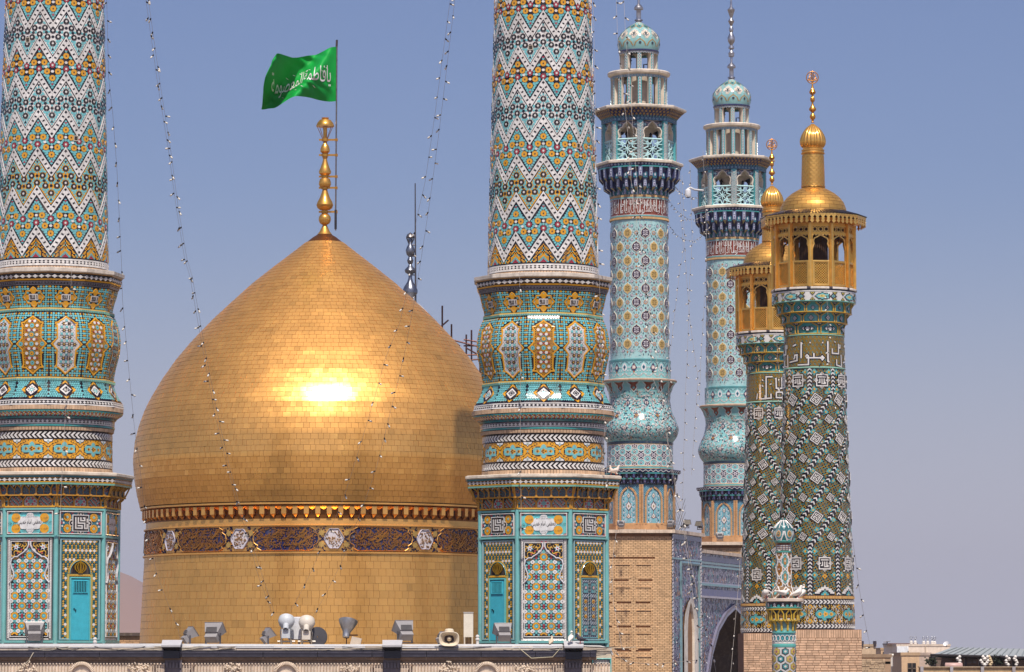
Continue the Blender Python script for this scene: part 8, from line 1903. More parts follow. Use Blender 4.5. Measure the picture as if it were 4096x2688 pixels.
for j, py in enumerate(np.arange(2606, 2720, 30)):
 for k in range(8): a = ((k + (j % 2) * .5 + .05) * PI / 4 + PI) % (2 * PI) - PI; P = sp_(S, a, py); c = (k + j) % 2; O = ngons([(0, 0)], 16.5, 6, PI / 2)[0]; tiles(mb, P, O * 1.02, lin(90, 90, 96), .004); tiles(mb, P, O * .9, (lin(60, 66, 76), lin(196, 170, 80))[c], .01, 0); tiles(mb, P, stars([(0, 0)], 12, 8, 6, .5), (lin(60, 150, 155), lin(206, 180, 90))[c], .016); tiles(mb, P, stars([(0, 0)], 6.5, 3.4, 6), (WH, lin(150, 90, 110))[c], .022)
mb.build('hexagon_column', 'glaze', pn)
# ------------------------------------------------------------------ the portal building under the turquoise minarets
d_ = np.array((.287, .958, 0)); P0 = np.array((6.91, 162.0, 0)); zc1 = zat(2118, 162); KB = 162 / FPX
FS = Flat(P0, d_); BRK = lin(222, 182, 138)
port = thing('portal_building', 'brick and blue tile portal building carrying the two turquoise minarets', 'building', (P0[0], P0[1], 0))
port_o = P0.copy()
class Loc:
 def __init__(s, S): s.S = S
 def __call__(s, u, v, h=0.0): return s.S(u, v, h) - port_o
FS_ = Loc(FS)
def prism(mb, pts, z0, z1, col):
 p = np.array(pts, float); n = len(p); B = np.concatenate([p, np.full((n, 1), z0)], 1); T = np.concatenate([p, np.full((n, 1), z1)], 1)
 for i in range(n): j = (i + 1) % n; mb.polys(np.array([[B[i], B[j], T[j], T[i]]]), col)
 mb.polys(T[None], col)
xl = at(2200, 2600, 162)[0] - P0[0]; e1 = d_[:2] * 5.22
mb = MB(); prism(mb, [(xl, .14), (-.03, .14), (e1[0] - .03, e1[1]), (xl, e1[1])], 0, zc1 - .1, lin(160, 120, 86)); mb.build('tower_core', 'brick', port); mb = MB(); t0 = d_[:2] * 17.75; t1 = d_[:2] * 23.5; prism(mb, [(xl + 1, t0[1] + .14), (t0[0] - .03, t0[1] + .14), (t1[0], t1[1]), (xl, t1[1])], 0, zc1 - .1, lin(160, 120, 86)); mb.build('tower_core', 'brick', port)
rb_ = np.random.default_rng(4)
slots = [(2395, 2423, 74), (2395, 2423, 74)]
slot_px = [(x, y, w_) for y in (2318, 2410, 2504, 2597, 2690) for x, w_ in ((2490, 60), (2574, 60), (2425, 30))]
for base, ux, x0, x1, nm in ((np.array((0, 0.13, 0)), (1, 0, 0), xl, 0, 0), (np.array((t0[0], t0[1] + .13, 0)), (1, 0, 0), -6, 0, 1)):
 F = Flat(base, ux); mb = MB(); z = zc1 - .3; j = 0; c, cols = [], []
 while z > 14.6:
  x = x0 + (j % 2) * .1
  while x < x1 - .02:
   b = min(x + .2, x1);
   ok = True
   if nm == 0:
    px = 2048 + (P0[0] + (x + b) / 2) / 162 * FPX; py = 2640 - (z - 16) / 162 * FPX
    ok = not any(abs(px - q[0]) < q[2] / 2 and abs(py - q[1]) < 4.5 for q in slot_px) and not (abs(py - 2231) < 4 and px < 2625) and not (abs(px - 2623) < 4 and 2140 < py and py < 2234)
   if ok: c.append((x + .005, z - .062, b - .006, z)); cols.append(BRK * rb_.uniform(.86, 1.1))
   x += .206
  z -= .074; j += 1
 c = np.array(c); q = np.stack([c[:, [0, 1]], c[:, [2, 1]], c[:, [2, 3]], c[:, [0, 3]]], 1); tiles(mb, F, q, np.array(cols), .05, -.02); mb.build('bricks', 'brick', port, kind='stuff')
mb = MB()
for q in slot_px: xx, zz_ = (q[0] - 2048) * KB - P0[0], 16 + (2640 - q[1]) * KB; mb.box((xx - q[2] * KB / 2, .07, zz_ + .04), (xx + q[2] * KB / 2, .12, zz_ + .085), shade(BRK, .9));
for x0_, x1_ in ((2460, 2520), (2544, 2604)):
 for y0_, y1_ in ((2258, 2312), (2348, 2404), (2440, 2498), (2532, 2590), (2624, 2684)):
  xa, xb = [(v - 2048) * KB - P0[0] for v in (x0_, x1_)]; za, zb_ = [16 + (2640 - v) * KB for v in (y0_, y1_)]
  mb.box((xa, .045, za - .03), (xb, .09, za), BRK); mb.box((xa - .02, .045, zb_), (xa, .09, za), BRK); mb.box((xb, .045, zb_), (xb + .02, .09, za), BRK)
mb.build('blind_panel_edges', 'brick', port)
mb = MB(); x = xl
while x < .3: wd = rb_.uniform(.5, .8); mb.box((x, -.12, zc1 - .15), (min(x + wd, .12) - .008, .8, zc1 + rb_.uniform(-.01, .015)), lin(226, 204, 182)); x += wd
for a_, b_, zt_, o_ in ((0, 5.5, zc1, 0), (5.6, 17.7, zat(2196, 167) , -.15)):
 u = a_
 while u < b_: wd = min(rb_.uniform(.6, .9), b_ - u); q = np.array([(u, zt_ - .15), (u + wd - .01, zt_ - .15), (u + wd - .01, zt_), (u, zt_)]); tiles(mb, FS_, q, lin(224, 204, 184), .12 + o_, -.6); T_ = FS_(np.array([u, u + wd - .01, u + wd - .01, u]), np.full(4, zt_), np.array([.12, .12, -.6, -.6]) + o_); mb.polys(T_[None], lin(226, 208, 190)); u += wd
x = -6
while x < .1: wd = .7; mb.box((t0[0] + x, t0[1] - .12, zc1 - .15), (t0[0] + x + wd - .01, t0[1] + .7, zc1), lin(224, 202, 180)); x += wd
mb.build('coping_stones', 'stone', port)
NV2 = lin(104, 102, 128)
def facade(name, outline, h, holes, dens, u0, u1, v0, v1, bands):
 mb = MB(); mb.polys(FS_(np.array([p[0] for p in outline]), np.array([p[1] for p in outline]), h)[None], NV2); n = int((u1 - u0) * (v1 - v0) * dens)
 C = np.stack([rb_.uniform(u0, u1, n), rb_.uniform(v0, v1, n)], 1); C = C[pip(C, np.array(outline))]
 for q in holes: C = C[~pip(C, np.array(q))]
 pal = [lin(150, 150, 172), lin(84, 140, 150), lin(60, 56, 92), lin(170, 130, 110), lin(120, 120, 150), lin(46, 44, 84)]
 for k, col in enumerate(pal): c = C[k::6]; tiles(mb, FS_, stars(c, rb_.uniform(.05, .13, len(c)), .035, 4 + k % 2, k), col, h + .012, h)
 for z, wd, col, p in bands: tiles(mb, FS_, np.array([(u0, z), (u1, z), (u1, z + wd), (u0, z + wd)]), col, h + p, h)
 return mb.build(name, 'glaze', port, .08)
zT = zc1 - .15
win = [(1.75, 13), (1.75, 17.4), (1.95, 18.0), (2.5, 18.5), (3.05, 18.75), (3.6, 18.5), (4.15, 18.0), (4.35, 17.4), (4.35, 13)]
hole = [(p[0], p[1]) for p in win]
facade('tiled_flank', [(0, 13), (1.75, 13)] + win[1:-1] + [(4.35, 13), (5.2, 13), (5.2, zT), (0, zT)], 0, [hole], 34, 0, 5.2, 13, zT, [(zT - .25, .2, lin(60, 62, 110), .03), (20.35, .07, lin(120, 165, 170), .04)])
mb = MB(); cen = np.array([(3.05 + (p[0] - 3.15) * .46 + .1, 13 + (p[1] - 13) * .962) for p in win]); o_ = np.array(win)
for i in range(len(o_) - 1):
 A_, B_ = FS_(o_[[i, i + 1], 0], o_[[i, i + 1], 1], .08), FS_(cen[[i, i + 1], 0], cen[[i, i + 1], 1], .06); C_ = FS_(cen[[i, i + 1], 0], cen[[i, i + 1], 1], -.7); mb.polys(np.array([[A_[0], B_[0], B_[1], A_[1]]])[:, ::-1], lin(244, 234, 220)); mb.polys(np.array([[B_[0], C_[0], C_[1], B_[1]]])[:, ::-1], lin(240, 228, 212))
wo = mb.build('window_surround', 'stone', port)
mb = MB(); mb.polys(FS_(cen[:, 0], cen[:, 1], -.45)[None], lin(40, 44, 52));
for k in range(-8, 30): z = 13 + k * .3; tiles(mb, FS_, np.array([(2.1, z), (4.0, z + 1.4), (4.0, z + 1.46), (2.1, z + .06)]), lin(130, 130, 124), -.4); tiles(mb, FS_, np.array([(2.1, z + 1.4), (4.0, z), (4.0, z + .06), (2.1, z + 1.46)]), lin(130, 130, 124), -.39)
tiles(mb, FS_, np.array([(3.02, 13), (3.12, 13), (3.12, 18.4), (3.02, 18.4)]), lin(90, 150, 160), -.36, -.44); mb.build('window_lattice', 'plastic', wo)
mb = MB()
for (a_, b_, c, e) in ((.0, 13, .12, zT), (5.08, 13, 5.2, zT)):
 for z in np.arange(13, zT - .1, .16): tiles(mb, FS_, np.array([(a_, z), (c, z + .05), (c, z + .13), (a_, z + .08)]), lin(214, 206, 206), .035, 0);
frame(mb, FS_, [(1.35, 13), (1.35, 20.3), (4.8, 20.3), (4.8, 13)], [(1.5, 13), (1.5, 20.15), (4.65, 20.15), (4.65, 13)], lin(126, 160, 168), .07, 0)
for z in np.arange(13, 20.1, .2): tiles(mb, FS_, np.array([(4.67, z), (4.79, z + .06), (4.79, z + .16), (4.67, z + .1)]), lin(214, 208, 208), .08, .05)
mb.build('rope_edging', 'glaze', port)
arch = [(6.45, 13), (6.6, 15.4), (7.3, 16.4), (8.6, 17.5), (10.3, 18.2), (12.05, 18.6), (13.8, 18.2), (15.4, 17.5), (16.6, 16.4), (17.2, 15.4), (17.3, 13)]
zi = zat(2196, 167) - .15
facade('portal_front', [(5.2, 13)] + arch + [(17.75, 13), (17.75, zi), (5.2, zi)], -.15, [arch], 30, 5.2, 17.75, 13, zi, [(zi - .35, .22, lin(64, 66, 116), .05), (zi - .48, .1, lin(124, 160, 166), .06), (zi - .62, .1, lin(120, 168, 172), .04), (zi - 1.35, .06, lin(150, 152, 170), .05), (zi - 1.45, .1, lin(110, 160, 166), .06), (zi - 1.9, .3, lin(70, 72, 124), .05), (zi - 2.0, .09, lin(176, 168, 176), .16)])
mb = MB(); a = np.array(arch); L_ = Loc(FS)
for k in range(4): letter(mb, lambda x, y, h: L_(x, -y, h), (s1, s2, s3, s1)[k], 6.9 + k * 3, -zi + 1.17, 2.8, .3, lin(190, 186, 198), -.11); letter(mb, lambda x, y, h: L_(x, -y, h), (s2, s3, s1, s2)[k], 6.9 + k * 3, -zi + .86, 2.8, .32, lin(190, 186, 198), -.11)
mb.build('inscription', 'glaze', port, kind='stuff'); mb = MB()
b = np.array([(12 + (p[0] - 12) * .94, 13 + (p[1] - 13) * .955) for p in arch]); frame(mb, L_, a, b, lin(124, 122, 144), -.04, -.15, closed=False); mb.build('arch_moulding', 'glaze', port)
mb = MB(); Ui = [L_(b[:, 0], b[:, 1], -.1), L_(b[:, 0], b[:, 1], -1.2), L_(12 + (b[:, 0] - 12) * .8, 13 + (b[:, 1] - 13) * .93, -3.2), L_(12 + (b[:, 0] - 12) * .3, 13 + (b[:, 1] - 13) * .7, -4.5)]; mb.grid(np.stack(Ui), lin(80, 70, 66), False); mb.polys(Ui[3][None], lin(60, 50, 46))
for u, v, h in ((9, 17, -2), (10, 16.5, -2.6), (11, 17.5, -2), (12.5, 16, -3), (9.5, 15.4, -3)):
 for q in range(7): tiles(mb, L_, stars([(u + rb_.uniform(-.8, .8), v + rb_.uniform(-.8, .6))], .22, .12, 8), (lin(150, 90, 60), lin(120, 110, 120), lin(90, 110, 130))[q % 3], h, h - .05)
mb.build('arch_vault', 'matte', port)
for px, py, lb, rz in ((2484, 2116, 'brown floodlight at the foot of the nearer turquoise minaret, left side', PI), (2682, 2114, 'brown floodlight at the right foot of the nearer turquoise minaret', PI - .3), (2745, 2112, 'white floodlight tilted up on the portal corner', .4), (2800, 2118, 'brown and white floodlight nearest the rear turquoise minaret', -.7)): flood('floodlight', lb, px, py, 30, rz, -.4, Y=161.95 if px < 2700 else 164, grp='floodlights on the portal roof')
t = thing('floodlight', 'brown floodlight below the rear turquoise minaret', 'floodlight'); bpy.data.objects.remove(t)
flood('floodlight', 'brown floodlight below the rear turquoise minaret', 2880, 2164, 30, PI, -.4, Y=178.95, grp='floodlights on the portal roof')
# ------------------------------------------------------------------ tiled dome under repair behind the golden dome
YT = 195.0; KT = YT / FPX; tz = lambda py: zat(py, YT)
bd = thing('turquoise_dome', 'turquoise and white tiled dome under scaffolding, mostly hidden behind the golden dome', 'dome', (at(1640, 1500, YT)[0], YT, 0))
S = Round([(tz(p), r * KT) for p, r in ((1196, 8), (1215, 38), (1250, 72), (1290, 108), (1379, 190), (1440, 244), (1503, 290), (1600, 342), (1720, 378), (1850, 388), (2000, 376), (2200, 352))] + [(10, 350 * KT)])
mb = MB(); mb.grid(S(A72[None, :], np.concatenate([np.linspace(10, tz(2000), 4), np.linspace(tz(1980), tz(1200), 30)])[:, None], 0), lin(214, 206, 198), True, True)
for k in range(26):
 for j, py in enumerate(range(1260, 1700, 26)):
  a = (k + (j % 2) * .5) * 2 * PI / 26; a = (a + PI) % (2 * PI) - PI
  if abs(a) > 2: continue
  z = tz(py); P = Patch(S, a, z, KT / float(S.r(z)), KT); th = np.linspace(0, 4.4, 8); r = min(14, float(S.r(z)) / KT * .1); stroke(mb, P, np.stack([r * np.cos(th), 11 * np.sin(th)], 1), 3.2, (lin(90, 160, 180), lin(70, 110, 150))[(j + k) % 2], .02)
mb.build('tiled_shell', 'glaze', bd)
mb = MB(); mb.lathe([(tz(p), r * KT) for p, r in ((1196, 12), (1186, 20), (1172, 30), (1160, 30), (1146, 24), (1128, 12), (1110, 7), (1098, 8), (1090, 20), (1082, 23), (1076, 20), (1066, 10), (1058, 6), (1052, 10), (1042, 13), (1032, 9), (1027, 7), (1018, 15), (1002, 19), (988, 14), (972, 6), (950, 5))], 24, lin(132, 136, 146)); mb.lathe([(tz(951), 16 * KT), (tz(949), 18 * KT), (tz(938), 13 * KT), (tz(930), .02)], 20, lin(140, 134, 132))
for q in range(5): a = q * 1.256; mb.tube([(6 * KT * math.sin(a), 6 * KT * math.cos(a), tz(975)), (16 * KT * math.sin(a), 16 * KT * math.cos(a), tz(951))], .03, 5, lin(120, 120, 126))
mb.build('silver_finial', 'metal', bd)
mb = MB(); mb.tube([(22 * KT, 0, tz(1215)), (19 * KT, 0, tz(733))], [.05, .03], 6, lin(120, 112, 110))
for py in (980, 1025, 1100, 1150): mb.tube([(0, 0, tz(py)), (22 * KT, 0, tz(py))], .03, 5, lin(120, 112, 110))
mb.build('mast', 'metal', bd)
sc = thing('scaffolding', 'rusty steel scaffolding poles standing over the turquoise dome', 'scaffolding', tuple(at(1850, 1600, 189)))
o0 = at(1850, 1600, 189)
for p in ([(1769, 1223), (1769, 1330)], [(1760, 1310), (1794, 1280)], [(1806, 1297), (1806, 1400)], [(1787, 1335), (1787, 1400)], [(1865, 1338), (1865, 1560)], [(1886, 1320), (1886, 1560)], [(1810, 1360), (1935, 1392)], [(1855, 1358), (1940, 1372)], [(1855, 1383), (1940, 1383)], [(1855, 1420), (1940, 1418)], [(1870, 1440), (1940, 1436)], [(1865, 1392), (1915, 1420)], [(1812, 1362), (1840, 1385)], [(1920, 1440), (1920, 1560)]):
 mb = MB(); mb.tube([at(*p[0], 189) - o0, at(*p[1], 189 + (.4 if p[0][1] % 2 else 0)) - o0], .045, 6, lin(104, 74, 70)); mb.build('scaffold_pole', 'metal', sc)
# ------------------------------------------------------------------ hill and town
YL_ = 3200.0; xs = np.linspace(-900, 700, 90); ys = np.linspace(0, 1400, 14)
pk = at(330, 2170, YL_); ridge = lambda x: 16 + (pk[2] - 16) * np.exp(-np.abs((x - pk[0]) / 150.0) ** 1.25) * (1 + .0 * x)
rg = np.random.default_rng(2); nz = np.cumsum(rg.normal(0, 1.0, 90)); nz -= np.linspace(nz[0], nz[-1], 90)
G_ = np.zeros((14, 90, 3))
for j in range(14): f = math.sin(min(1, (j + .0) / 7) * PI / 2) if j <= 7 else math.cos((j - 7) / 6 * PI / 2); G_[j] = np.stack([xs, np.full(90, YL_ - 700 + j * 100), (ridge(xs) - 10) * f + nz * .9 * f + rg.normal(0, 1.4, 90) * f - 2], 1)
mb = MB(); mb.grid(G_, lin(158, 122, 104), True); hl = mb.build('hills', 'stone'); hl['kind'] = 'structure'
TN = lin(206, 178, 146)
def bx(mb, x0, x1, y0, y1, Y, dep, col): a = at(x0, y1, Y); b = at(x1, y0, Y); mb.box((a[0], Y, a[2] - (20 if y1 > 2680 else 0)), (b[0], Y + dep, b[2]), col)
def house(label, x0, x1, y0, Y, col, dep=6, extra=None, cat='house', name='flat_roofed_house', grp='houses of the town'):
 t = thing(name, label, cat, (0, 0, 0), 0, grp); mb = MB(); a = at(x0, y0, Y); b = at(x1, y0, Y); mb.box((a[0], Y, 0), (b[0], Y + dep, a[2]), col); mb.build('wall', 'matte', t)
 mb = MB(); mb.box((a[0] - .05, Y - .04, a[2]), (b[0] + .05, Y + .2, a[2] + .16), shade(col, .8)); mb.box((a[0] - .05, Y + .2, a[2]), (a[0] + .1, Y + dep, a[2] + .16), shade(col, .8)); mb.build('parapet', 'stone', t)
 if extra: extra(t)
 return t
def win(t, x0, x1, y0, y1, Y, col=lin(46, 44, 46)):
 mb = MB(); bx(mb, x0, x1, y0, y1, Y - .04, .1, col); f = mb.build('window', 'glaze', t); a, b = at(x0, y1, Y), at(x1, y0, Y); mb = MB(); m_ = (a[0] + b[0]) / 2
 for lo, hi in (((m_ - .03, Y - .1, a[2]), (m_ + .03, Y - .05, b[2])), ((a[0], Y - .1, (a[2] + b[2]) / 2), (b[0], Y - .05, (a[2] + b[2]) / 2 + .06))): mb.box(lo, hi, lin(110, 96, 84))
 mb.build('window_frame', 'plastic', f)
def posts(t):
 for x in (3448, 3499): mb = MB(); mb.tube([at(x, 2586, 250), at(x, 2564, 250)], .12, 6, lin(110, 100, 104)); mb.build('post', 'metal', t)
house('tan roof room with two thin posts on top right of the brick plinth', 3440, 3503, 2586, 250, TN, 5, posts)
def ant(t): mb = MB(); p = at(3549, 2600, 300); mb.tube([p, p + (0, 0, .7)], .05, 5, lin(110, 105, 110)); mb.tube([p + (-.3, 0, .62), p + (.25, 0, .7)], .03, 5, lin(110, 105, 110)); mb.build('antenna', 'metal', t); win(t, 3531, 3537, 2607, 2617, 300); win(t, 3551, 3557, 2606, 2617, 300)
house('small tan house with a thin antenna left of the white house', 3524, 3580, 2599, 300, lin(212, 176, 136), 8, ant)
def roofc(t):
 mb = MB(); a, b = at(3578, 2577, 278), at(3700, 2577, 278); mb.box((a[0], 283, a[2]), (b[0], 287, a[2] + .1), lin(110, 84, 78)); mb.build('roof_sheet', 'plastic', t); mb = MB(); bx(mb, 3588, 3634, 2585, 2624, 279.9, .1, lin(236, 238, 240)); mb.build('white_wall_panel', 'matte', t); win(t, 3630, 3634, 2604, 2618, 280); mb = MB(); bx(mb, 3700, 3703, 2586, 2624, 279.9, .12, lin(190, 170, 150)); mb.build('rain_pipe', 'plastic', t)
house('white and cream house with a row of roof tanks', 3588, 3800, 2585, 280, lin(240, 220, 200), 10, roofc)
for i, (px, h, lb) in enumerate(((3645, 15, 'first white roof tank from the left'), (3661, 15, 'second white roof tank from the left'), (3695, 14, 'third white roof tank from the left'), (3711, 14, 'fourth white roof tank from the left'), (3729, 14, 'fifth white roof tank from the left'), (3739, 13, 'rightmost white roof tank on the cream house'))):
 p = at(px, 2577.5, 280.6); t = thing('roof_tank', lb, 'water tank', tuple(p), 0, 'water tanks on the white house'); s_ = 283 / FPX; mb = MB(); mb.lathe([(0, 6.2 * s_), (.75 * h * s_, 6.2 * s_), (.9 * h * s_, 4.5 * s_), (h * s_, 2.2 * s_), (h * s_ + .03, .01)], 14, lin(232, 224, 214)); mb.build('tank_body', 'plastic', t); mb = MB(); mb.tube([(0, 0, h * s_), (0, 0, h * s_ + .12)], .03, 5, lin(120, 120, 124)); mb.tube([(.1 * math.cos(a), 0, h * s_ + .22 + .1 * math.sin(a)) for a in np.linspace(0, 6.28, 9)], .022, 4, lin(190, 192, 196)); mb.build('vent_ring', 'metal', t)
house('tan house with a dark lattice window near the bottom right', 3606, 3677, 2622, 195, lin(222, 186, 148), 5, lambda t: win(t, 3631, 3664, 2652, 2700, 195))
house('pale pink plastered wall between the tan house and the metal canopy', 3677, 3722, 2622, 205, lin(206, 182, 166), 4, None, 'wall', 'plaster_wall')
def rough(t):
 mb = MB(); rr = np.random.default_rng(9)
 for j in range(14):
  x = at(3441, 2650, 175)[0]; xe_ = at(3540, 2650, 175)[0]; z = at(3441, 2633, 175)[2] - .04 - j * .085
  while x < xe_: wd = rr.uniform(.15, .3); mb.box((x, 174.95 - rr.uniform(0, .04), z - .075), (min(x + wd - .012, xe_), 175.1, z), TN * rr.uniform(.7, 1.02)); x += wd
 mb.build('bricks', 'brick', t, kind='stuff'); mb = MB(); bx(mb, 3540, 3563, 2652, 2700, 175.3, .3, lin(150, 120, 100)); bx(mb, 3541, 3562, 2646, 2656, 175.0, .2, lin(120, 40, 44)); mb.build('red_hatch', 'plastic', t); mb = MB(); q = at(3564, 2622, 176); mb.tube([q, q - (0, 0, .5)], .09, 6, lin(214, 206, 196)); mb.tube([q - (.1, 0, -.02), q + (.12, 0, .02)], .07, 6, lin(220, 212, 200)); mb.build('white_pipe', 'plastic', t)
house('rough eroded brick wall just right of the brick plinth', 3441, 3563, 2630, 175, lin(176, 146, 118), 3, rough, 'wall', 'brick_wall')
house('distant beige block with a flat roof behind the rough wall', 3505, 3600, 2622, 330, lin(190, 176, 166), 10)
cn = thing('metal_canopy', 'large grey green sheet metal canopy on posts at the bottom right', 'canopy', (0, 0, 0))
mb = MB(); q = np.array([at(3724, 2620, 195), at(4170, 2633, 190), at(4170, 2597, 212), at(3806, 2590, 215)]); mb.polys(q[None], lin(172, 176, 172)); mb.polys((q - (0, 0, .12))[::-1][None], lin(70, 64, 62)); mb.tube([q[0], q[1]], .08, 6, lin(60, 54, 54));
mb.build('roof_sheet', 'plastic', cn); mb = MB()
for k in range(1, 16): f = k / 16; mb.tube([q[0] + (q[1] - q[0]) * f + (0, 0, .03), q[3] + (q[2] - q[3]) * f + (0, 0, .03)], .03, 4, lin(160, 166, 162))
mb.build('roof_ribs', 'plastic', cn)
for x in (3735, 3862, 3920, 3985, 4053): mb = MB(); p = at(x, 2625 + (x - 3724) * .028, 194); mb.box((p[0] - .07, 193.9, 10), (p[0] + .07, 194.1, p[2]), lin(70, 60, 62)); mb.build('post', 'plastic', cn)
pw = thing('parapet_wall', 'beige parapet wall with grey pilasters below the metal canopy', 'wall', (0, 0, 0)); mb = MB(); bx(mb, 3678, 4300, 2669, 2700, 188, .4, lin(206, 176, 134)); mb.build('wall', 'stone', pw); mb = MB(); bx(mb, 3676, 4300, 2666, 2669.5, 187.9, .6, lin(190, 168, 140)); mb.build('coping', 'stone', pw)
for x in (3682, 3801, 3924, 4050): mb = MB(); bx(mb, x, x + 12, 2666, 2700, 187.8, .3, lin(176, 172, 176)); mb.build('pilaster', 'stone', pw)
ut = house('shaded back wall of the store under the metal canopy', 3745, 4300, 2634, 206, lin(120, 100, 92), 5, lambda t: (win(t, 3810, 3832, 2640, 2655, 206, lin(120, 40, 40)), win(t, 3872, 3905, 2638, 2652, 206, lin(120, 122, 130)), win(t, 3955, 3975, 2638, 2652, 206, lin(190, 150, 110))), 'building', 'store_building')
t = thing('storage_tank', 'pinkish horizontal tank lying under the metal canopy', 'tank', tuple(at(3815, 2664, 190))); mb = MB(); mb.tube([(-.45, 0, 0), (-.42, 0, 0), (.42, 0, 0), (.45, 0, 0)], [.05, .17, .17, .05], 14, lin(206, 170, 160)); mb.build('tank_body', 'plastic', t)
rr = np.random.default_rng(21)
for i, (px, lb) in enumerate(((3837, 'white stone figure leaning on the canopy post by the pink tank'), (3930, 'white stone block pile behind the parapet, mid canopy'), (3945, 'white stacked jars behind the parapet, mid canopy'), (4030, 'white patterned boards under the right end of the canopy'), (4066, 'white bundles at the far right under the canopy'), (3962, 'beige crate standing behind the parapet under the canopy'))):
 p = at(px, 2668, 191); t = thing('stored_goods', lb, 'stored goods', tuple(p), 0, 'goods stored under the canopy'); mb = MB()
 for q in range(5): h = .12 + .1 * q; x = rr.uniform(-.1, .1); mb.lathe([(h - .1, .05), (h, .09), (h + .06, .05), (h + .09, .01)], 8, lin(228, 222, 214) if i != 5 else lin(214, 190, 150), (x, 0, 0));
 mb.build('pile', 'plastic', t)
for px, py, lb, r in ((3727, 2645, 'dark bushy plant at the left end of the metal canopy', .22), (3992, 2642, 'dark leafy plant hanging under the middle of the canopy', .2)):
 p = at(px, py, 192); t = thing('shrub', lb, 'shrub', tuple(p), 0, 'dark shrubs under the canopy'); mb = MB(); c = rr.normal(0, r * .55, (160, 3)); d1 = rr.normal(0, .06, (160, 3)); d2 = rr.normal(0, .06, (160, 3)); mb.polys(np.stack([c, c + d1, c + d1 + d2, c + d2], 1), lin(44, 50, 34) * rr.uniform(.6, 1.5, (160, 1))); mb.build('foliage', 'cloth', t); mb = MB(); mb.tube([(0, 0, -.5), (0, 0, 0)], .03, 5, lin(80, 64, 50)); mb.build('stem', 'matte', t)
t = thing('satellite_dish', 'small white dish on the cream house beside the tanks', 'satellite dish', tuple(at(3786, 2588, 279))); mb = MB(); tilted([(0, .01), (.04, .14), (.1, .22)], 16, lin(230, 230, 232), (-.5, -.6, .6), mb, (0, 0, .2)); mb.tube([(0, 0, 0), (0, 0, .2)], .03, 5, lin(120, 120, 120)); mb.build('dish', 'plastic', t)
# ------------------------------------------------------------------ strings of bulbs
mb = MB(); mb.lathe([(-.03, .012), (-.02, .028), (.06, .030), (.065, .02)], 8, lin(44, 40, 40), (0, 0, -.07)); mb.lathe([(-.125, .004), (-.11, .026), (-.07, .036), (-.02, .032), (0, .024)], 8, lin(226, 218, 206), (0, 0, -.10)); bulb = mb.build('bulb', 'plastic', link=False)
CB = lin(196, 186, 176)
def string(label, pts, Y0, Y1, step, big=1.0, group='strings of light bulbs', sag=0):
 p = np.array(pts, float); L_ = np.concatenate([[0], np.cumsum(np.hypot(*np.diff(p, axis=0).T))]); tot = L_[-1]
 W = np.array([at(x, y, Y0 + (Y1 - Y0) * l / tot) for (x, y), l in zip(p, L_)]); o = W[0].copy(); t = thing('string_light', label, 'string lights', tuple(o), 0, group)
 q = np.linspace(0, tot, max(8, int(tot / 25))); C = np.stack([np.interp(q, L_, W[:, i]) for i in range(3)], 1) - o; mb = MB(); mb.tube(C, .0045 * max(1, Y0 / 120), 4, CB, cap=False); mb.build('cable', 'plastic', t)
 for l in np.arange(step * .6, tot, step):
  l = l + rng.uniform(-.12, .12) * step; b = obj('bulb', bulb, t); b.location = [float(np.interp(l, L_, W[:, i]) - o[i]) for i in range(3)]; b.scale = (big * .78,) * 3; b.rotation_euler = (rng.uniform(-.9, .9), rng.choice([-1, 1]) * rng.uniform(.2, 1.5), 0)
string('bulb string hanging down the left side of the golden dome', [(426, -40), (434, 303), (451, 454), (468, 680), (486, 1050), (490, 1200), (510, 1425), (538, 1712), (559, 1862), (574, 2006), (595, 2146), (624, 2283), (648, 2353), (714, 2522), (722, 2570)], 112, 126, 72)
string('bulb string crossing the sky beside the flag and down the dome, left strand', [(578, -40), (630, 331), (674, 602), (703, 817), (738, 1032), (760, 1106), (800, 1338), (814, 1412), (856, 1639), (908, 1862), (946, 2010), (974, 2093), (1014, 2233), (1034, 2307), (1062, 2382), (1090, 2460)], 112, 126, 70)
string('bulb string crossing the sky beside the flag and down the dome, right strand', [(588, -40), (640, 331), (683, 602), (711, 817), (747, 1032), (769, 1106), (810, 1338), (823, 1412), (866, 1639), (917, 1862), (955, 2010), (983, 2093), (1026, 2233), (1050, 2307), (1076, 2382), (1100, 2460)], 112.3, 126, 66)
string('left bulb string running from the right minaret down over the dome front', [(1806, -40), (1747, 405), (1725, 560), (1700, 730), (1665, 880), (1640, 1110), (1600, 1290), (1539, 1440), (1519, 1518), (1473, 1676), (1424, 1837), (1374, 1994), (1341, 2072), (1271, 2225), (1238, 2300), (1201, 2373), (1160, 2448)], 113, 126, 78)
string('right bulb string running from the right minaret down over the dome front', [(1824, -40), (1768, 430), (1752, 560), (1720, 800), (1690, 1000), (1655, 1220), (1617, 1420), (1593, 1521), (1562, 1645), (1533, 1765), (1502, 1883), (1459, 2006), (1436, 2064), (1374, 2233), (1329, 2324), (1292, 2396), (1250, 2470)], 113, 126, 66)
string('bulb string hugging the right edge of the right mosaic minaret', [(2372, -30), (2384, 500), (2396, 1050), (2402, 1300), (2412, 1560), (2420, 1800), (2432, 1960)], 114.2, 113.2, 62)
string('bulb string hanging down the front of the right mosaic minaret', [(2078, 1085), (2082, 1400), (2081, 1640), (2083, 1900), (2086, 2160)], 112.6, 112.4, 120)
string('bulb string hanging down the front of the left mosaic minaret', [(286, 1080), (276, 1400), (262, 1640), (248, 1900), (236, 2160)], 111.2, 111, 130)
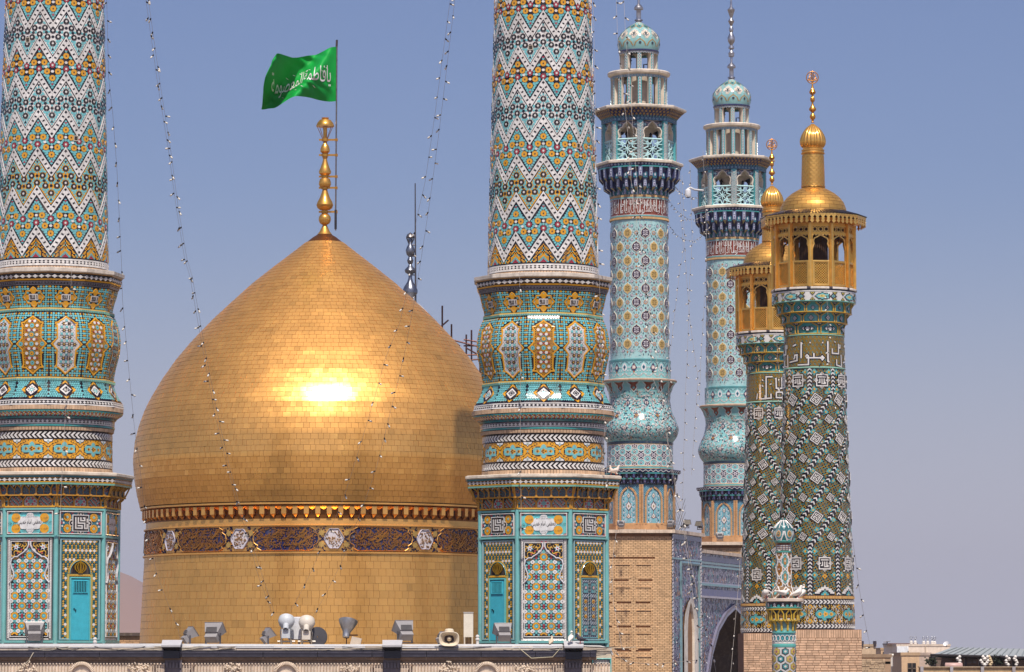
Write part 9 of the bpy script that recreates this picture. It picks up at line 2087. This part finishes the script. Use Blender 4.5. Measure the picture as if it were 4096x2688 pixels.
string('bulb string falling from the sky past the nearer turquoise minaret dome', [(2464, -30), (2470, 136), (2484, 300), (2510, 520), (2524, 720), (2548, 900), (2575, 1100), (2600, 1400), (2611, 1517), (2647, 1593), (2667, 1751), (2691, 1886), (2730, 2068), (2754, 2203), (2790, 2385), (2841, 2568), (2870, 2720)], 158, 150, 62, 1.3)
string('bulb string falling down the face of the nearer turquoise minaret to the portal', [(2494, -30), (2502, 136), (2513, 272), (2530, 490), (2546, 707), (2568, 1000), (2584, 1131), (2620, 1400), (2640, 1521), (2660, 1640), (2680, 1850), (2712, 2005), (2738, 2140), (2760, 2300), (2790, 2520), (2805, 2720)], 158.4, 150, 66, 1.3)
string('topmost swag of tiny bulbs between the turquoise minarets', [(2696, 742), (2729, 774), (2756, 787), (2792, 792)], 166, 179, 12, .7, 'swags between the turquoise minarets')
string('middle swag of tiny bulbs between the turquoise minarets', [(2669, 794), (2707, 843), (2752, 876), (2787, 879), (2828, 856), (2854, 834)], 164, 178, 12, .7, 'swags between the turquoise minarets')
string('lowest swag of tiny bulbs between the turquoise minarets', [(2671, 892), (2698, 932), (2734, 959), (2774, 966), (2810, 941), (2841, 905)], 164, 179, 12, .7, 'swags between the turquoise minarets')
string('bulb string in the gap between the turquoise minarets, curving left at the bottom', [(2714, 640), (2725, 859), (2734, 1011), (2720, 1076), (2704, 1212), (2685, 1376), (2676, 1450), (2674, 1700)], 160, 160, 48, .9)
string('straightest bulb string in the gap between the turquoise minarets', [(2760, 640), (2769, 968), (2758, 1131), (2755, 1267), (2750, 1403), (2742, 1566), (2735, 1800), (2730, 2050)], 160, 160, 60, .9)
string('bulb string in the gap between the turquoise minarets, drifting right', [(2728, 700), (2739, 995), (2750, 1158), (2761, 1294), (2780, 1430), (2793, 1512), (2776, 1740), (2766, 1900)], 160, 160, 52, .9)
string('bulb string along the left edge of the rear turquoise minaret', [(2812, 600), (2828, 980), (2822, 1131), (2812, 1300), (2804, 1430), (2798, 1600)], 175, 175, 50, 1.0)
string('bulb string right of the front gold topped minaret, ending over the houses', [(3368, 1500), (3392, 1950), (3405, 2124), (3419, 2215), (3432, 2322), (3453, 2451), (3478, 2574), (3481, 2592)], 122.5, 130, 62)
string('bulb string hanging on the front gold topped minaret', [(3304, 1150), (3311, 1242), (3313, 1332), (3320, 1444), (3324, 1500), (3336, 1600), (3352, 1760), (3366, 1960), (3380, 2160), (3390, 2350)], 122.9, 123.3, 55, .8)
string('bulb string hanging on the rear gold topped minaret', [(3105, 1330), (3112, 1460), (3118, 1520), (3120, 1600)], 139.4, 139.6, 40, .8)
string('bulb string draped across the brick face of the portal near the bottom', [(2452, 2588), (2478, 2632), (2500, 2640), (2545, 2652), (2590, 2655), (2630, 2656), (2680, 2650), (2790, 2640)], 155, 150, 42, 1.2)
string('short bulb string hanging down the brick face of the portal', [(2466, 2120), (2447, 2260), (2452, 2400), (2470, 2500), (2490, 2600)], 158, 156, 55, 1.2)
string('bulb string hanging in front of the great portal arch', [(2962, 2200), (2955, 2330), (2945, 2440), (2935, 2560), (2922, 2700)], 160, 158, 60, 1.0)
# ------------------------------------------------------------------ pigeons
def pigeon(label, px, py, Y, rz, col, scale=1.0, pitch=0.0):
 o = thing('pigeon', label, 'pigeon', tuple(at(px, py, Y)), rz, 'pigeons'); o.scale = (scale,) * 3; c = math.cos(pitch); s = math.sin(pitch)
 pt = np.array([(-.20, 0, .10), (-.13, 0, .105), (-.07, 0, .11), (0, 0, .12), (.06, 0, .145), (.088, 0, .19), (.10, 0, .225), (.118, 0, .236), (.135, 0, .232), (.155, 0, .224)]); piv = np.array((0, 0, .08)); q = pt - piv; pt = np.stack([q[:, 0] * c - q[:, 2] * s, q[:, 1], q[:, 0] * s + q[:, 2] * c], 1) + piv
 mb = MB(); mb.tube(pt, [.020, .024, .045, .066, .058, .034, .030, .029, .020, .003], 12, col)
 for sy in (-1, 1): mb.tube(pt[[4, 3, 2, 1, 0]] + np.array([(0, sy * .03, 0), (0, sy * .052, .012), (0, sy * .042, .014), (0, sy * .022, .012), (.02, sy * .008, .008)]), [.02, .03, .026, .014, .005], 8, shade(col, .92))
 mb.build('body', 'cloth', o); mb = MB()
 for sy in (-1, 1): mb.tube([(.0, sy * .025, .07), (.005, sy * .025, .005), (.04, sy * .03, .003)], .006, 5, lin(190, 90, 80))
 mb.build('leg', 'matte', o)
WHT = lin(232, 226, 218); DK = lin(70, 66, 76)
pigeon('white pigeon at the left end of the pinnacle slab', 3064, 2392, 99.6, -1.2, WHT, 1.25, .5)
pigeon('white pigeon bending down at the middle of the pinnacle slab', 3128, 2392, 99.5, 0.2, WHT, 1.15, -.35)
pigeon('white pigeon with lowered tail right of the middle on the pinnacle slab', 3192, 2392, 99.7, .15, WHT, 1.2, .25)
pigeon('white pigeon upright at the right end of the pinnacle slab', 3214, 2391, 99.8, .5, WHT, 1.2, .65)
pigeon('pale pigeon facing left on the cornice of the right minaret', 2446, 1898, 115.5, PI - .2, lin(226, 208, 196), 1.0, .4)
pigeon('pale pigeon facing right at the cornice corner of the right minaret', 2462, 1899, 115, .1, lin(226, 210, 200), 1.1, .1)
pigeon('white pigeon standing on the right hanging floodlight', 2285, 2567, 110.3, PI / 2 - .4, WHT, 1.1, .5)
pigeon('dark pigeon with white tail right of the hanging floodlight', 2322, 2574, 110.3, PI + .2, DK, 1.1, .1)
pigeon('buff pigeon in front of the arched mosaic of the right minaret', 2206, 2580, 110.9, 1.2, lin(214, 196, 170), .95, .4)
t = thing('security_camera', 'white dome security camera on an arm at the rear turquoise minaret railing', 'camera', tuple(at(2752, 770, 179))); mb = MB(); mb.lathe([(-.26, .02), (-.22, .12), (-.12, .15), (0, .15), (.1, .15), (.16, .08), (.2, .04)], 16, lin(226, 226, 228)); mb.build('dome_housing', 'plastic', t); mb = MB(); mb.lathe([(-.27, .01), (-.24, .09), (-.2, .125)], 14, lin(36, 36, 40)); mb.build('dome_glass', 'glaze', t); mb = MB(); mb.tube([(0, 0, .18), (.12, 0, .24), (.3, 0, .14), (.75, .2, .12)], .05, 6, lin(206, 204, 204)); mb.build('arm', 'plastic', t)
# ------------------------------------------------------------------ dusty air
mb = MB(); mb.box((-1700, -400, -1.2), (1700, 4400, 130), (1, 1, 1)); hm, ht, hb = mat('haze'); ht.nodes.remove(hb)
pv = ht.nodes.new('ShaderNodeVolumePrincipled'); pv.inputs['Color'].default_value = (.93, .92, 1.0, 1); pv.inputs['Density'].default_value = 0.00016; pv.inputs['Anisotropy'].default_value = 0.2
ht.links.new(pv.outputs[0], [n for n in ht.nodes if n.type == 'OUTPUT_MATERIAL'][0].inputs['Volume']);
hzo = mb.build('haze', hm); hzo['kind'] = 'stuff'
SC.cycles.volume_bounces = 0
